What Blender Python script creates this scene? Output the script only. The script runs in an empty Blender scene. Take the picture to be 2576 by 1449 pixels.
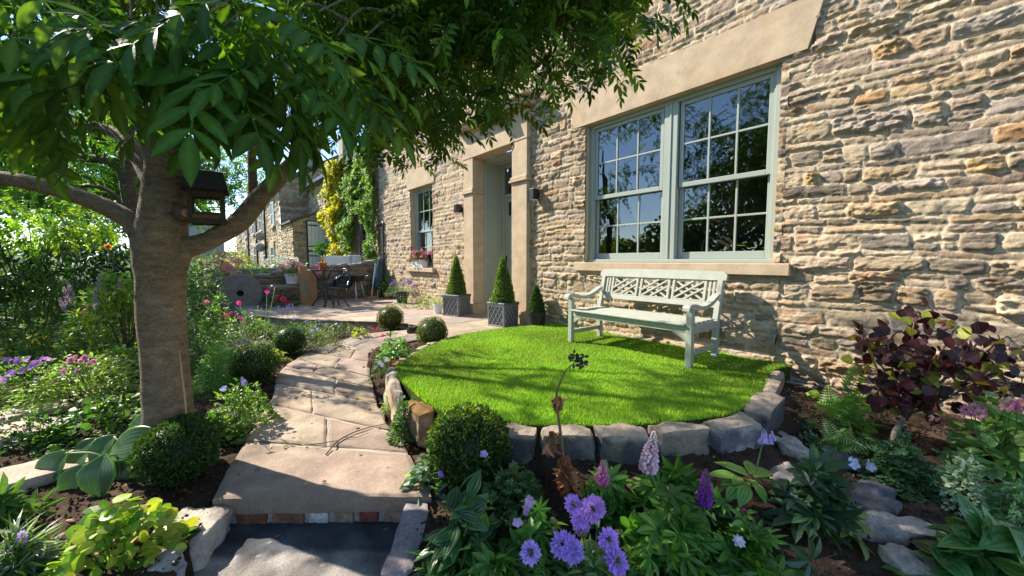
import bpy, math, random
import numpy as np
from mathutils import Vector, Matrix
PI = math.pi
RNG = np.random.default_rng(11)
random.seed(5)
scene = bpy.context.scene
COL = scene.collection
Z3 = np.array([0., 0., 1.])

# ------------------------------------------------------------------ camera frame (used to read ground positions off the survey)
CAM_H, CAM_F = 1.02, 957.0
CAM_P = math.atan(69.5 / 957); CAM_A = math.radians(40)
FW = np.array([math.sin(CAM_A) * math.cos(CAM_P), math.cos(CAM_A) * math.cos(CAM_P), -math.sin(CAM_P)])
RT = np.array([math.cos(CAM_A), -math.sin(CAM_A), 0.])
UP = np.cross(RT, FW)
def ray(px, py): return FW + (px - 1288.) / CAM_F * RT + (724.5 - py) / CAM_F * UP
def G(px, py, z):
    d = ray(px, py); t = (z - CAM_H) / d[2]; return np.array([d[0] * t, d[1] * t, z])
def Wl(px, py, X=4.45):
    d = ray(px, py); t = X / d[0]; return np.array([X, d[1] * t, CAM_H + d[2] * t])
def D(px, py, depth):
    d = ray(px, py); return np.array([0, 0, CAM_H]) + d * depth
def Yp(px, py, Y):
    d = ray(px, py); t = Y / d[1]; return np.array([d[0] * t, Y, CAM_H + d[2] * t])
def depth_of(p): return float(np.dot(np.asarray(p) - np.array([0, 0, CAM_H]), FW))

# ------------------------------------------------------------------ numpy noise
def _h(i, j, k, s):
    n = (i.astype(np.int64) * 374761393 + j.astype(np.int64) * 668265263 + k.astype(np.int64) * 2147483647 + s * 1274126177) & 0xffffffff
    n = ((n ^ (n >> 13)) * 1274126177) & 0xffffffff
    return ((n ^ (n >> 16)) & 0xffff) / 65535.0
def vn(P, s=0):
    P = np.asarray(P, float); f = np.floor(P); t = P - f; t = t * t * (3 - 2 * t)
    i, j, k = f[..., 0], f[..., 1], f[..., 2]; r = 0
    for a in (0, 1):
        for b in (0, 1):
            for c in (0, 1):
                w = (t[..., 0] if a else 1 - t[..., 0]) * (t[..., 1] if b else 1 - t[..., 1]) * (t[..., 2] if c else 1 - t[..., 2])
                r = r + w * _h(i + a, j + b, k + c, s)
    return r * 2 - 1
def fbm(P, o=3, s=0):
    r = 0; a = 1.; P = np.asarray(P, float)
    for q in range(o): r = r + a * vn(P * 2 ** q + 17.3 * q, s + q); a *= .5
    return r
def sstep(a, b, x):
    t = np.clip((x - a) / (b - a), 0, 1); return t * t * (3 - 2 * t)
def P3(x, y, z=0.): return np.stack([x, y, np.broadcast_to(z, np.shape(x))], -1)
def in_poly(x, y, poly):
    c = np.zeros(np.shape(x), bool); n = len(poly)
    for i in range(n):
        x1, y1 = poly[i][:2]; x2, y2 = poly[(i + 1) % n][:2]
        if y1 == y2: continue
        c ^= ((y1 > y) != (y2 > y)) & (x < (x2 - x1) * (y - y1) / (y2 - y1) + x1)
    return c

# ------------------------------------------------------------------ mesh builder
class MB:
    def __init__(s): s.v = []; s.f = {}; s.c = []; s.n = 0
    def add(s, V, F, col=(.5, .5, .5)):
        V = np.asarray(V, float).reshape(-1, 3); s.v.append(V)
        c = np.asarray(col, float)
        s.c.append(np.broadcast_to(c, (len(V), 3)) if c.ndim == 1 else c.reshape(-1, 3))
        if isinstance(F, np.ndarray): F = {F.shape[1]: F}
        elif isinstance(F, list):
            d = {}
            for f in F: d.setdefault(len(f), []).append(f)
            F = {k: np.array(x) for k, x in d.items()}
        for k, x in F.items(): s.f.setdefault(k, []).append(np.asarray(x) + s.n)
        s.n += len(V); return s
    def build(s, name, mat, parent=None, smooth=False):
        me = bpy.data.meshes.new(name)
        V = np.concatenate(s.v); C = np.concatenate(s.c)
        li = []; lt = []
        for k in sorted(s.f):
            a = np.concatenate(s.f[k]); li.append(a.ravel()); lt.append(np.full(len(a), k))
        li = np.concatenate(li).astype(np.int32); lt = np.concatenate(lt).astype(np.int32)
        me.vertices.add(len(V)); me.vertices.foreach_set('co', V.astype(np.float32).ravel())
        me.loops.add(len(li)); me.loops.foreach_set('vertex_index', li)
        me.polygons.add(len(lt))
        me.polygons.foreach_set('loop_start', np.concatenate([[0], np.cumsum(lt)[:-1]]).astype(np.int32))
        me.polygons.foreach_set('loop_total', lt)
        me.polygons.foreach_set('use_smooth', np.full(len(lt), smooth))
        me.update(calc_edges=True)
        at = me.color_attributes.new('col', 'FLOAT_COLOR', 'POINT')
        at.data.foreach_set('color', np.concatenate([C, np.ones((len(C), 1))], 1).astype(np.float32).ravel())
        if mat: me.materials.append(mat)
        o = bpy.data.objects.new(name, me); COL.objects.link(o)
        if parent: o.parent = parent
        return o
    # ---- shapes
    def box(s, a, b, col=(.5, .5, .5), bev=0.0, M=None, org=None):
        a = np.minimum(a, b).astype(float); b2 = np.maximum(np.asarray(a), b)
        a = np.asarray(a); c = (a + b2) / 2; h = (b2 - a) / 2
        if bev <= 0:
            V = np.array([[x, y, z] for z in (-1, 1) for y in (-1, 1) for x in (-1, 1)], float) * h
            F = np.array([[0, 2, 3, 1], [4, 5, 7, 6], [0, 1, 5, 4], [2, 6, 7, 3], [0, 4, 6, 2], [1, 3, 7, 5]])
        else:
            bev = min(bev, .45 * h.min()); V = []; F = []; ix = {}
            for sx in (-1, 1):
                for sy in (-1, 1):
                    for sz in (-1, 1):
                        sg = np.array([sx, sy, sz])
                        for ax in range(3):
                            p = sg * (h - bev); p[ax] = sg[ax] * h[ax]; ix[sx, sy, sz, ax] = len(V); V.append(p)
            for ax in range(3):
                o1, o2 = [(1, 2), (2, 0), (0, 1)][ax]
                for sg in (-1, 1):
                    q = []
                    for (u, w) in ((-1, -1), (1, -1), (1, 1), (-1, 1)):
                        k = [0, 0, 0]; k[ax] = sg; k[o1] = u; k[o2] = w; q.append(ix[k[0], k[1], k[2], ax])
                    F.append(q if sg > 0 else q[::-1])
                for u in (-1, 1):
                    for w in (-1, 1):
                        k0 = [0, 0, 0]; k1 = [0, 0, 0]; k0[ax] = -1; k1[ax] = 1
                        for k in (k0, k1): k[o1] = u; k[o2] = w
                        q = [ix[(*k0, o1)], ix[(*k1, o1)], ix[(*k1, o2)], ix[(*k0, o2)]]
                        F.append(q if u * w < 0 else q[::-1])
            for sx in (-1, 1):
                for sy in (-1, 1):
                    for sz in (-1, 1):
                        q = [ix[sx, sy, sz, 0], ix[sx, sy, sz, 1], ix[sx, sy, sz, 2]]
                        F.append(q if sx * sy * sz > 0 else q[::-1])
            V = np.array(V)
        V = V + c
        if M is not None: V = V @ np.asarray(M).T
        if org is not None: V = V + org
        return s.add(V, F, col)
    def bar(s, p, q, w, t, col=(.5, .5, .5), up=(0, 0, 1), bev=.003):
        p = np.asarray(p, float); q = np.asarray(q, float); d = q - p; L = np.linalg.norm(d); d /= L
        u = np.asarray(up, float)
        if abs(np.dot(u, d)) > .95: u = np.array([1., 0, 0])
        sd = np.cross(d, u); sd /= np.linalg.norm(sd); n = np.cross(sd, d)
        M = np.stack([sd, d, n], 1)
        return s.box((-w / 2, 0, -t / 2), (w / 2, L, t / 2), col, bev, M, p)
    def tube(s, pts, rad, sides=8, col=(.5, .5, .5), cap=True, nz=0, ns=1., smooth_pts=0):
        pts = np.asarray(pts, float); rad = np.broadcast_to(np.asarray(rad, float), (len(pts),)).copy()
        if smooth_pts:
            pts, rad = resample(pts, rad, smooth_pts)
        n = len(pts); T = np.gradient(pts, axis=0); T /= np.linalg.norm(T, axis=1)[:, None] + 1e-9
        u = np.array([0, 0, 1.]) if abs(T[0][2]) < .9 else np.array([1., 0, 0])
        R = []
        for i in range(n):
            u = u - np.dot(u, T[i]) * T[i]; u /= np.linalg.norm(u) + 1e-9; R.append((u, np.cross(T[i], u)))
        a = np.arange(sides) * 2 * PI / sides
        V = np.array([pts[i] + rad[i] * (np.cos(a)[:, None] * R[i][0] + np.sin(a)[:, None] * R[i][1]) for i in range(n)])
        if nz:
            d = V - pts[:, None, :]; V = V + d * (nz * fbm(V * ns, 3, 3))[..., None]
        i, j = np.meshgrid(np.arange(n - 1), np.arange(sides), indexing='ij'); j2 = (j + 1) % sides
        F = {4: np.stack([i * sides + j, i * sides + j2, (i + 1) * sides + j2, (i + 1) * sides + j], -1).reshape(-1, 4)}
        if cap:
            F[sides] = np.concatenate([F.get(sides, np.zeros((0, sides), int)), np.array([list(range(sides))[::-1], list(range((n - 1) * sides, n * sides))])]) if sides == 4 else np.array([list(range(sides))[::-1], list(range((n - 1) * sides, n * sides))])
        c = np.asarray(col, float)
        if c.ndim == 2 and len(c) == n: c = np.repeat(c, sides, 0)
        return s.add(V.reshape(-1, 3), F, c)
    def lathe(s, prof, n=24, org=(0, 0, 0), col=(.5, .5, .5), M=None):
        prof = np.asarray(prof, float); a = np.arange(n) * 2 * PI / n; k = len(prof)
        V = np.stack([prof[:, None, 0] * np.cos(a), prof[:, None, 0] * np.sin(a), np.broadcast_to(prof[:, None, 1], (k, n))], -1).reshape(-1, 3)
        if M is not None: V = V @ np.asarray(M).T
        i, j = np.meshgrid(np.arange(k - 1), np.arange(n), indexing='ij'); j2 = (j + 1) % n
        F = np.stack([i * n + j, i * n + j2, (i + 1) * n + j2, (i + 1) * n + j], -1).reshape(-1, 4)
        return s.add(V + np.asarray(org), F, col)
    def grid(s, V, col=(.5, .5, .5), keep=None):
        n, m = V.shape[:2]; i, j = np.meshgrid(np.arange(n - 1), np.arange(m - 1), indexing='ij')
        F = np.stack([i * m + j, (i + 1) * m + j, (i + 1) * m + j + 1, i * m + j + 1], -1)
        F = F[keep] if keep is not None else F.reshape(-1, 4)
        c = np.asarray(col, float)
        return s.add(V.reshape(-1, 3), F, c if c.ndim == 1 else c.reshape(-1, 3))
    def prism(s, poly, z0, z1, col=(.5, .5, .5), M=None, org=None):
        n = len(poly); V = np.array([[p[0], p[1], z0] for p in poly] + [[p[0], p[1], z1] for p in poly], float)
        if M is not None: V = V @ np.asarray(M).T
        if org is not None: V = V + np.asarray(org)
        F = [list(range(n))[::-1], list(range(n, 2 * n))] + [[i, (i + 1) % n, n + (i + 1) % n, n + i] for i in range(n)]
        return s.add(V, F, col)
    def scatter(s, tpl, pos, d, nrm, sc, col):
        tV, tF, tC = tpl; pos = np.asarray(pos, float); n = len(pos)
        d = d / (np.linalg.norm(d, axis=1)[:, None] + 1e-9)
        sd = np.cross(d, nrm); sd /= np.linalg.norm(sd, axis=1)[:, None] + 1e-9
        nn = np.cross(sd, d); sc = np.broadcast_to(sc, (n,))
        V = pos[:, None, :] + sc[:, None, None] * (tV[None, :, 0, None] * sd[:, None, :] + tV[None, :, 1, None] * d[:, None, :] + tV[None, :, 2, None] * nn[:, None, :])
        col = np.broadcast_to(col, (n, 3))
        C = np.clip(col[:, None, :] * tC[None, :, :], 0, 1)
        off = np.arange(n)[:, None, None] * len(tV)
        F = {k: (f[None] + off).reshape(-1, k) for k, f in tF.items()}
        return s.add(V.reshape(-1, 3), F, C.reshape(-1, 3))

def resample(pts, rad, k):
    pts = np.asarray(pts, float); n = len(pts); out = []; ro = []
    E = np.concatenate([[2 * pts[0] - pts[1]], pts, [2 * pts[-1] - pts[-2]]])
    for i in range(n - 1):
        p0, p1, p2, p3 = E[i:i + 4]
        for q in range(k):
            t = q / k
            out.append(.5 * (2 * p1 + (p2 - p0) * t + (2 * p0 - 5 * p1 + 4 * p2 - p3) * t * t + (3 * p1 - p0 - 3 * p2 + p3) * t ** 3))
            ro.append(rad[i] * (1 - t) + rad[i + 1] * t)
    out.append(pts[-1]); ro.append(rad[-1]); return np.array(out), np.array(ro)

def rotz(a): c, s_ = math.cos(a), math.sin(a); return np.array([[c, -s_, 0], [s_, c, 0], [0, 0, 1.]])
def rotx(a): c, s_ = math.cos(a), math.sin(a); return np.array([[1., 0, 0], [0, c, -s_], [0, s_, c]])
def roty(a): c, s_ = math.cos(a), math.sin(a); return np.array([[c, 0, s_], [0, 1., 0], [-s_, 0, c]])

# ------------------------------------------------------------------ tagging
def tag(o, label=None, cat=None, group=None, kind=None):
    if label: o['label'] = label
    if cat: o['category'] = cat
    if group: o['group'] = group
    if kind: o['kind'] = kind
    return o
def thing(name, label, cat, loc=(0, 0, 0), group=None, rz=0):
    o = bpy.data.objects.new(name, None); COL.objects.link(o); o.location = [float(x) for x in loc]; o.rotation_euler = (0, 0, rz)
    o.empty_display_size = .1
    return tag(o, label, cat, group)

# ------------------------------------------------------------------ materials
def newmat(name):
    m = bpy.data.materials.new(name); m.use_nodes = True; nt = m.node_tree; nt.nodes.clear()
    return m, nt, (lambda t, **k: _n(nt, t, k))
def _n(nt, t, k):
    n = nt.nodes.new(t)
    for a, b in k.items():
        if a.startswith('i_'): n.inputs[a[2:].replace('_', ' ')].default_value = b
        else: setattr(n, a, b)
    return n
def leaf_mat(name, tr=.35, rough=.42, tcol=(1.5, 1.7, .5), spec=.4):
    m, nt, N = newmat(name); L = nt.links.new
    at = N('ShaderNodeAttribute', attribute_name='col')
    g = N('ShaderNodeNewGeometry'); nz = N('ShaderNodeTexNoise'); nz.inputs['Scale'].default_value = 90; nz.inputs['Detail'].default_value = 3
    L(g.outputs['Position'], nz.inputs['Vector'])
    mr = N('ShaderNodeMapRange'); mr.inputs[3].default_value = .72; mr.inputs[4].default_value = 1.28; L(nz.outputs[0], mr.inputs[0])
    mx = N('ShaderNodeVectorMath', operation='SCALE'); L(at.outputs['Color'], mx.inputs[0]); L(mr.outputs[0], mx.inputs['Scale'])
    b = N('ShaderNodeBsdfPrincipled'); b.inputs['Roughness'].default_value = rough; b.inputs['Specular IOR Level'].default_value = spec
    L(mx.outputs[0], b.inputs['Base Color'])
    bp = N('ShaderNodeBump'); bp.inputs['Strength'].default_value = .25; bp.inputs['Distance'].default_value = .004; L(nz.outputs[0], bp.inputs['Height']); L(bp.outputs[0], b.inputs['Normal'])
    t = N('ShaderNodeBsdfTranslucent'); mu = N('ShaderNodeVectorMath', operation='MULTIPLY'); mu.inputs[1].default_value = tcol
    L(mx.outputs[0], mu.inputs[0]); L(mu.outputs[0], t.inputs['Color'])
    ms = N('ShaderNodeMixShader'); ms.inputs[0].default_value = tr; L(b.outputs[0], ms.inputs[1]); L(t.outputs[0], ms.inputs[2])
    o = N('ShaderNodeOutputMaterial'); L(ms.outputs[0], o.inputs['Surface']); return m
def col_mat(name, rough=.85, n1=6., n2=60., a1=.25, a2=.25, bump=.3, bd=.01, color=None, spec=.3, metal=0., warm=None, wamt=0., rough_var=0., spots=None, stretch=None):
    """per-vertex colour (or a flat one) varied by two noises, with bump"""
    m, nt, N = newmat(name); L = nt.links.new
    tc = N('ShaderNodeTexCoord'); co_ = tc.outputs['Object']
    if stretch: mpn = N('ShaderNodeMapping'); mpn.inputs['Scale'].default_value = stretch; L(co_, mpn.inputs['Vector']); co_ = mpn.outputs[0]
    def noise(sc, det=5):
        n = N('ShaderNodeTexNoise'); n.inputs['Scale'].default_value = sc; n.inputs['Detail'].default_value = det; n.inputs['Roughness'].default_value = .62
        L(co_, n.inputs['Vector']); return n
    x1, x2 = noise(n1), noise(n2)
    if color is None: src = N('ShaderNodeAttribute', attribute_name='col').outputs['Color']
    else:
        r = N('ShaderNodeRGB'); r.outputs[0].default_value = (*color, 1); src = r.outputs[0]
    if warm is not None:
        x3 = noise(n1 * .45, 4); cr = N('ShaderNodeMapRange'); cr.inputs[1].default_value = .52; cr.inputs[2].default_value = .68; L(x3.outputs[0], cr.inputs[0])
        mf = N('ShaderNodeMath', operation='MULTIPLY'); mf.inputs[1].default_value = wamt; L(cr.outputs[0], mf.inputs[0])
        mx = N('ShaderNodeMix', data_type='RGBA'); mx.inputs[7].default_value = (*warm, 1); L(mf.outputs[0], mx.inputs[0]); L(src, mx.inputs[6]); src = mx.outputs[2]
    if spots is not None:
        vo = N('ShaderNodeTexNoise'); vo.inputs['Scale'].default_value = spots[1]; vo.inputs['Detail'].default_value = 8; vo.inputs['Roughness'].default_value = .75; L(tc.outputs['Object'], vo.inputs['Vector'])
        cr = N('ShaderNodeMapRange'); cr.inputs[1].default_value = spots[2]; cr.inputs[2].default_value = spots[2] + .06; L(vo.outputs[0], cr.inputs[0])
        mf = N('ShaderNodeMath', operation='MULTIPLY'); mf.inputs[1].default_value = spots[3]; L(cr.outputs[0], mf.inputs[0])
        mx = N('ShaderNodeMix', data_type='RGBA'); mx.inputs[7].default_value = (*spots[0], 1); L(mf.outputs[0], mx.inputs[0]); L(src, mx.inputs[6]); src = mx.outputs[2]
    for x, a in ((x1, a1), (x2, a2)):
        mr = N('ShaderNodeMapRange'); mr.inputs[1].default_value = .25; mr.inputs[2].default_value = .75; mr.inputs[3].default_value = 1 - a; mr.inputs[4].default_value = 1 + a; L(x.outputs[0], mr.inputs[0])
        v = N('ShaderNodeVectorMath', operation='SCALE'); L(src, v.inputs[0]); L(mr.outputs[0], v.inputs['Scale']); src = v.outputs[0]
    b = N('ShaderNodeBsdfPrincipled'); b.inputs['Roughness'].default_value = rough; b.inputs['Specular IOR Level'].default_value = spec; b.inputs['Metallic'].default_value = metal
    L(src, b.inputs['Base Color'])
    if rough_var:
        mr = N('ShaderNodeMapRange'); mr.inputs[3].default_value = rough - rough_var; mr.inputs[4].default_value = rough + rough_var; L(x1.outputs[0], mr.inputs[0]); L(mr.outputs[0], b.inputs['Roughness'])
    if bump:
        ad = N('ShaderNodeMath', operation='MULTIPLY_ADD'); ad.inputs[1].default_value = .5; L(x2.outputs[0], ad.inputs[0]); L(x1.outputs[0], ad.inputs[2])
        bp = N('ShaderNodeBump'); bp.inputs['Strength'].default_value = bump; bp.inputs['Distance'].default_value = bd; L(ad.outputs[0], bp.inputs['Height']); L(bp.outputs[0], b.inputs['Normal'])
    o = N('ShaderNodeOutputMaterial'); L(b.outputs[0], o.inputs['Surface']); return m
def glass_mat(name):
    m, nt, N = newmat(name); L = nt.links.new
    fr = N('ShaderNodeFresnel'); fr.inputs['IOR'].default_value = 2.2
    tr = N('ShaderNodeBsdfTransparent'); tr.inputs['Color'].default_value = (.82, .86, .85, 1)
    gl = N('ShaderNodeBsdfGlossy'); gl.inputs['Roughness'].default_value = .01; gl.inputs['Color'].default_value = (.95, .97, 1, 1)
    nz = N('ShaderNodeTexNoise'); nz.inputs['Scale'].default_value = 2.2; tc = N('ShaderNodeTexCoord'); L(tc.outputs['Object'], nz.inputs['Vector'])
    bp = N('ShaderNodeBump'); bp.inputs['Strength'].default_value = .03; bp.inputs['Distance'].default_value = .02; L(nz.outputs[0], bp.inputs['Height']); L(bp.outputs[0], gl.inputs['Normal'])
    mx = N('ShaderNodeMixShader'); L(fr.outputs[0], mx.inputs[0]); L(tr.outputs[0], mx.inputs[1]); L(gl.outputs[0], mx.inputs[2])
    o = N('ShaderNodeOutputMaterial'); L(mx.outputs[0], o.inputs['Surface']); return m

M = dict(
    leaf=leaf_mat('leaf', .38), gloss=leaf_mat('glossy_leaf', .22, .3, spec=.5), petal=leaf_mat('petal', .4, .6, (1.2, 1.2, 1.2), .2),
    grass=leaf_mat('grass_blade', .4, .5, (1.3, 1.4, .5), .25),
    rubble=col_mat('rubble_stone', .92, 22, 120, .22, .32, .9, .010, spots=((.12, .10, .08), 7., .62, .45)),
    ashlar=col_mat('dressed_sandstone', .88, 5, 110, .2, .16, .5, .006, spots=((.20, .16, .11), 4., .60, .35), color=(.47, .36, .24), warm=(.42, .285, .17), wamt=.5),
    slab=col_mat('flagstone', .82, 5, 85, .28, .24, .8, .007, warm=(.34, .23, .18), wamt=.45, spots=((.09, .085, .075), 7., .60, .45)),
    lattice=col_mat('pale_lead_lattice', .5, 8, 70, .2, .15, .2, .004, color=(.19, .198, .205), spec=.45),  # lattice bars a paler grey than the pot faces
    rock=col_mat('garden_rock', .9, 7, 60, .25, .3, .7, .012, spots=((.08, .08, .075), 9., .60, .4)),
    soil=col_mat('soil', .97, 14, 110, .35, .4, .9, .02, spec=.1),
    bark=col_mat('bark', .9, 10, 60, .35, .5, 1., .03, spots=((.23, .21, .17), 16., .56, .55), stretch=(1, 1, 2.6)),
    sage=col_mat('sage_paint', .38, 2, 40, .04, .03, .05, .002, color=(.325, .365, .32), spec=.4),
    bench=col_mat('bench_paint', .5, 9, 90, .12, .10, .25, .002, color=(.365, .38, .315), spec=.4),
    lead=col_mat('faux_lead', .5, 8, 70, .25, .2, .2, .004, color=(.105, .11, .116), spec=.45),
    black=col_mat('black_metal', .35, 8, 60, .2, .1, .1, .003, color=(.012, .012, .014), spec=.5),
    chair=col_mat('cast_iron', .32, 8, 60, .2, .1, .15, .003, color=(.018, .022, .032), spec=.6),
    white=col_mat('white_paint', .45, 3, 40, .05, .04, .05, .002, color=(.72, .73, .75), spec=.4),
    plastic=col_mat('black_plastic', .45, 8, 60, .2, .1, .1, .002, color=(.02, .02, .022)),
    terra=col_mat('terracotta', .8, 8, 60, .15, .15, .2, .004, color=(.36, .125, .06)),
    orange=col_mat('orange_glaze', .35, 5, 40, .08, .05, .03, .002, color=(.75, .16, .03)),
    wood=col_mat('weathered_wood', .8, 6, 40, .25, .25, .3, .004, color=(.13, .075, .04)),
    felt=col_mat('roof_felt', .95, 8, 80, .2, .3, .4, .004, color=(.04, .035, .03)),
    slate=col_mat('slate', .75, 3, 30, .25, .2, .5, .02, color=(.10, .095, .095)),
    plain=col_mat('coloured', .7, 6, 50, .12, .1, .15, .004),
    tarmac=col_mat('tarmac', .9, 5, 120, .2, .45, .6, .006, color=(.055, .06, .068)),
    steel=col_mat('galvanised', .4, 6, 50, .1, .1, .1, .002, color=(.5, .52, .54), metal=.6),
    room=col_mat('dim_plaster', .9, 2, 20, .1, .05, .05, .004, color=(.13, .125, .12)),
    glass=glass_mat('window_glass'),
)

# ------------------------------------------------------------------ leaf templates  (V, {k:F}, colour multipliers)
def leaf_tpl(w=.35, seg=4, prof=None, fold=.12, curl=.15, rib=1.25, stalk=0.0, wave=0.):
    prof = prof or [0, .72, 1., .78, 0] if seg == 4 else prof
    ys = np.linspace(stalk, 1, seg + 1); pr = np.array(prof, float) * w / 2
    V = []; C = []
    for i, y in enumerate(ys):
        z = -curl * (y - stalk) ** 2
        V.append([0, y, z]); C.append(rib)
        if 0 < i < seg:
            zw = wave * (1 if i % 2 else -1)
            V.append([-pr[i], y, z + fold * pr[i] * 2 + zw]); V.append([pr[i], y, z + fold * pr[i] * 2 - zw]); C += [.95, 1.]
    V = np.array(V); q = []; t = []
    def ix(i): return 0 if i == 0 else 1 + (i - 1) * 3
    for i in range(seg):
        a = ix(i); b = ix(i + 1)
        if i == 0: t += [[a, b, b + 1], [a, b + 2, b]]
        elif i == seg - 1: t += [[a, b, a + 1], [a, a + 2, b]]
        else: q += [[a, b, b + 1, a + 1], [a, a + 2, b + 2, b]]
    F = {3: np.array(t)}
    if q: F[4] = np.array(q)
    return V, F, np.repeat(np.array(C)[:, None], 3, 1)
def merge_tpl(parts):
    V = []; C = []; F = {}; n = 0
    for (v, f, c) in parts:
        V.append(v); C.append(c)
        for k, x in f.items(): F.setdefault(k, []).append(x + n)
        n += len(v)
    return np.concatenate(V), {k: np.concatenate(x) for k, x in F.items()}, np.concatenate(C)
def xf(tpl, sc=1., M_=None, off=(0, 0, 0), cm=1.):
    v, f, c = tpl; v = v * sc
    if M_ is not None: v = v @ np.asarray(M_).T
    return v + np.asarray(off), f, c * cm
def strip_tpl(pts, w, cm=1.):
    pts = np.asarray(pts, float); n = len(pts); V = np.concatenate([pts + [w / 2, 0, 0], pts - [w / 2, 0, 0]])
    i = np.arange(n - 1); return V, {4: np.stack([i, i + 1, n + i + 1, n + i], 1)}, np.full((2 * n, 3), cm)
def pinnate(K=5, lw=.36, seg=4, seed=0, droop=.25, ll=.30):
    r = np.random.default_rng(seed); parts = []
    lf = leaf_tpl(lw, seg, [0, .75, 1, .68, 0] if seg == 4 else [0, .8, 1, 0] if seg == 3 else [0, .55, .88, 1, .86, .52, 0], .10, .22, 1.75 if seg == 6 else 1.25)
    ys = np.linspace(.22, .86, K)
    for i, y in enumerate(ys):
        for sgn in (-1, 1):
            a = sgn * (r.uniform(.85, 1.15)) * (1.0 - .25 * y); L = ll * (1 - .35 * abs(y - .5)) * r.uniform(.88, 1.08)
            Mx = rotz(-a) @ roty(sgn * r.uniform(-.3, .5)) @ rotx(-r.uniform(0, .35))
            parts.append(xf(lf, L, Mx, (0, y, -droop * y * y), r.uniform(.88, 1.12)))
    parts.append(xf(lf, ll, rotx(-.5), (0, .9, -droop * .8)))
    parts.append(strip_tpl([[0, y, -droop * y * y] for y in np.linspace(0, .92, 5)], .012, 1.5))
    return merge_tpl(parts)
T_OV = leaf_tpl(.55, 4); T_LAN = leaf_tpl(.24, 4, [0, .8, 1, .7, 0], .1, .35); T_RND = leaf_tpl(.95, 6, [0, .72, .96, 1., .93, .66, 0], .05, .12)
T_TINY = leaf_tpl(.6, 2, [0, 1, 0], .15, .1); T_GR = leaf_tpl(.09, 3, [0, 1, .7, 0], .1, .5)
T_PIN = [pinnate(5, .36, 4, q) for q in range(4)]; T_PINF = [pinnate(4, .36, 2, q + 9) if 0 else pinnate(5, .4, 3, q + 9) for q in range(3)]
T_PINN = [pinnate(5, .345, 6, q + 20, .25, .34) for q in range(3)]
def palmate(n=9, w=.26, seed=1, spread=2 * PI, fold=.2):
    r = np.random.default_rng(seed); lf = leaf_tpl(w, 4, [0, .6, 1, .8, 0], .25, .15, 1.2); parts = []
    for i in range(n):
        a = (i + .5) / n * spread - spread / 2
        parts.append(xf(lf, 1 - .25 * abs(a) / PI, rotz(a) @ rotx(r.uniform(-.1, .35)), (0, 0, 0), r.uniform(.9, 1.1)))
    return merge_tpl(parts)
T_PALM = [palmate(9, .26, q) for q in range(3)]; T_PALM5 = [palmate(6, .34, q + 5, 4.2) for q in range(3)]
def lobed(n=5, seed=0, depth=.45, teeth=3):
    r = np.random.default_rng(seed); m = n * teeth * 2; a = np.linspace(-PI * .82, PI * .82, m)
    rad = .5 * (1 - depth * (.5 - .5 * np.cos((a / (PI * .82) * n + n) * PI + PI))) * (1 + .09 * (-1) ** np.arange(m)) * (1 - .18 * np.abs(a) / PI)
    V = [[0, .35, 0]] + [[math.sin(t) * q, .35 + math.cos(t) * q, .06 * math.cos(t * n) - .15 * q * q + r.uniform(-.02, .02)] for t, q in zip(a, rad)]
    F = {3: np.array([[0, i + 2, i + 1] for i in range(m - 1)])}
    return np.array(V), F, np.concatenate([[[1.2] * 3], np.ones((m, 3))])
T_LOB = [lobed(5, q) for q in range(3)]; T_HEU = [lobed(6, q + 4, .18, 2) for q in range(3)]
def fernleaf(K=14, seed=0):
    r = np.random.default_rng(seed); lf = leaf_tpl(.3, 2, [0, 1, 0], .1, .1); parts = []
    for i, y in enumerate(np.linspace(.1, .97, K)):
        L = .26 * math.sin(min(1, (1.08 - y) * 1.25) * PI / 2) * (1 if y > .25 else y * 3 + .25)
        for s_ in (-1, 1): parts.append(xf(lf, L, rotz(-s_ * 1.25) @ rotx(r.uniform(-.2, .1)), (0, y, .35 * y - .6 * y * y)))
    parts.append(strip_tpl([[0, y, .35 * y - .6 * y * y] for y in np.linspace(0, 1, 7)], .015, 1.3))
    return merge_tpl(parts)
T_FERN = [fernleaf(14, q) for q in range(3)]
def hostaleaf(w=.62, nr=6, edge=None, seed=0, rib=.03):
    """broad ribbed leaf, rim in another colour multiplier"""
    n = 9; m = 2 * nr + 1; ys = np.linspace(0, 1, n); pr = np.array([0.03, .42, .78, .97, 1, .9, .68, .36, .0]) * w / 2
    V = np.zeros((n, m, 3)); C = np.ones((n, m, 3)); e = np.array(edge if edge is not None else (1, 1, 1), float)
    for i in range(n):
        for j in range(m):
            t = (j - nr) / nr
            V[i, j] = [t * pr[i], ys[i] - .10 * t * t * (1 - ys[i]), .10 * pr[i] * abs(t) * 2 + (rib if j % 2 else 0) * (pr[i] / (w / 2)) - .3 * ys[i] ** 2]
            C[i, j] = e if abs(j - nr) >= nr - (1 if nr > 6 else 0) or i == n - 1 else (1. + (.35 if j % 2 else -.22))
    i, j = np.meshgrid(np.arange(n - 1), np.arange(m - 1), indexing='ij')
    return V.reshape(-1, 3), {4: np.stack([i * m + j, (i + 1) * m + j, (i + 1) * m + j + 1, i * m + j + 1], -1).reshape(-1, 4)}, C.reshape(-1, 3)

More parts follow.
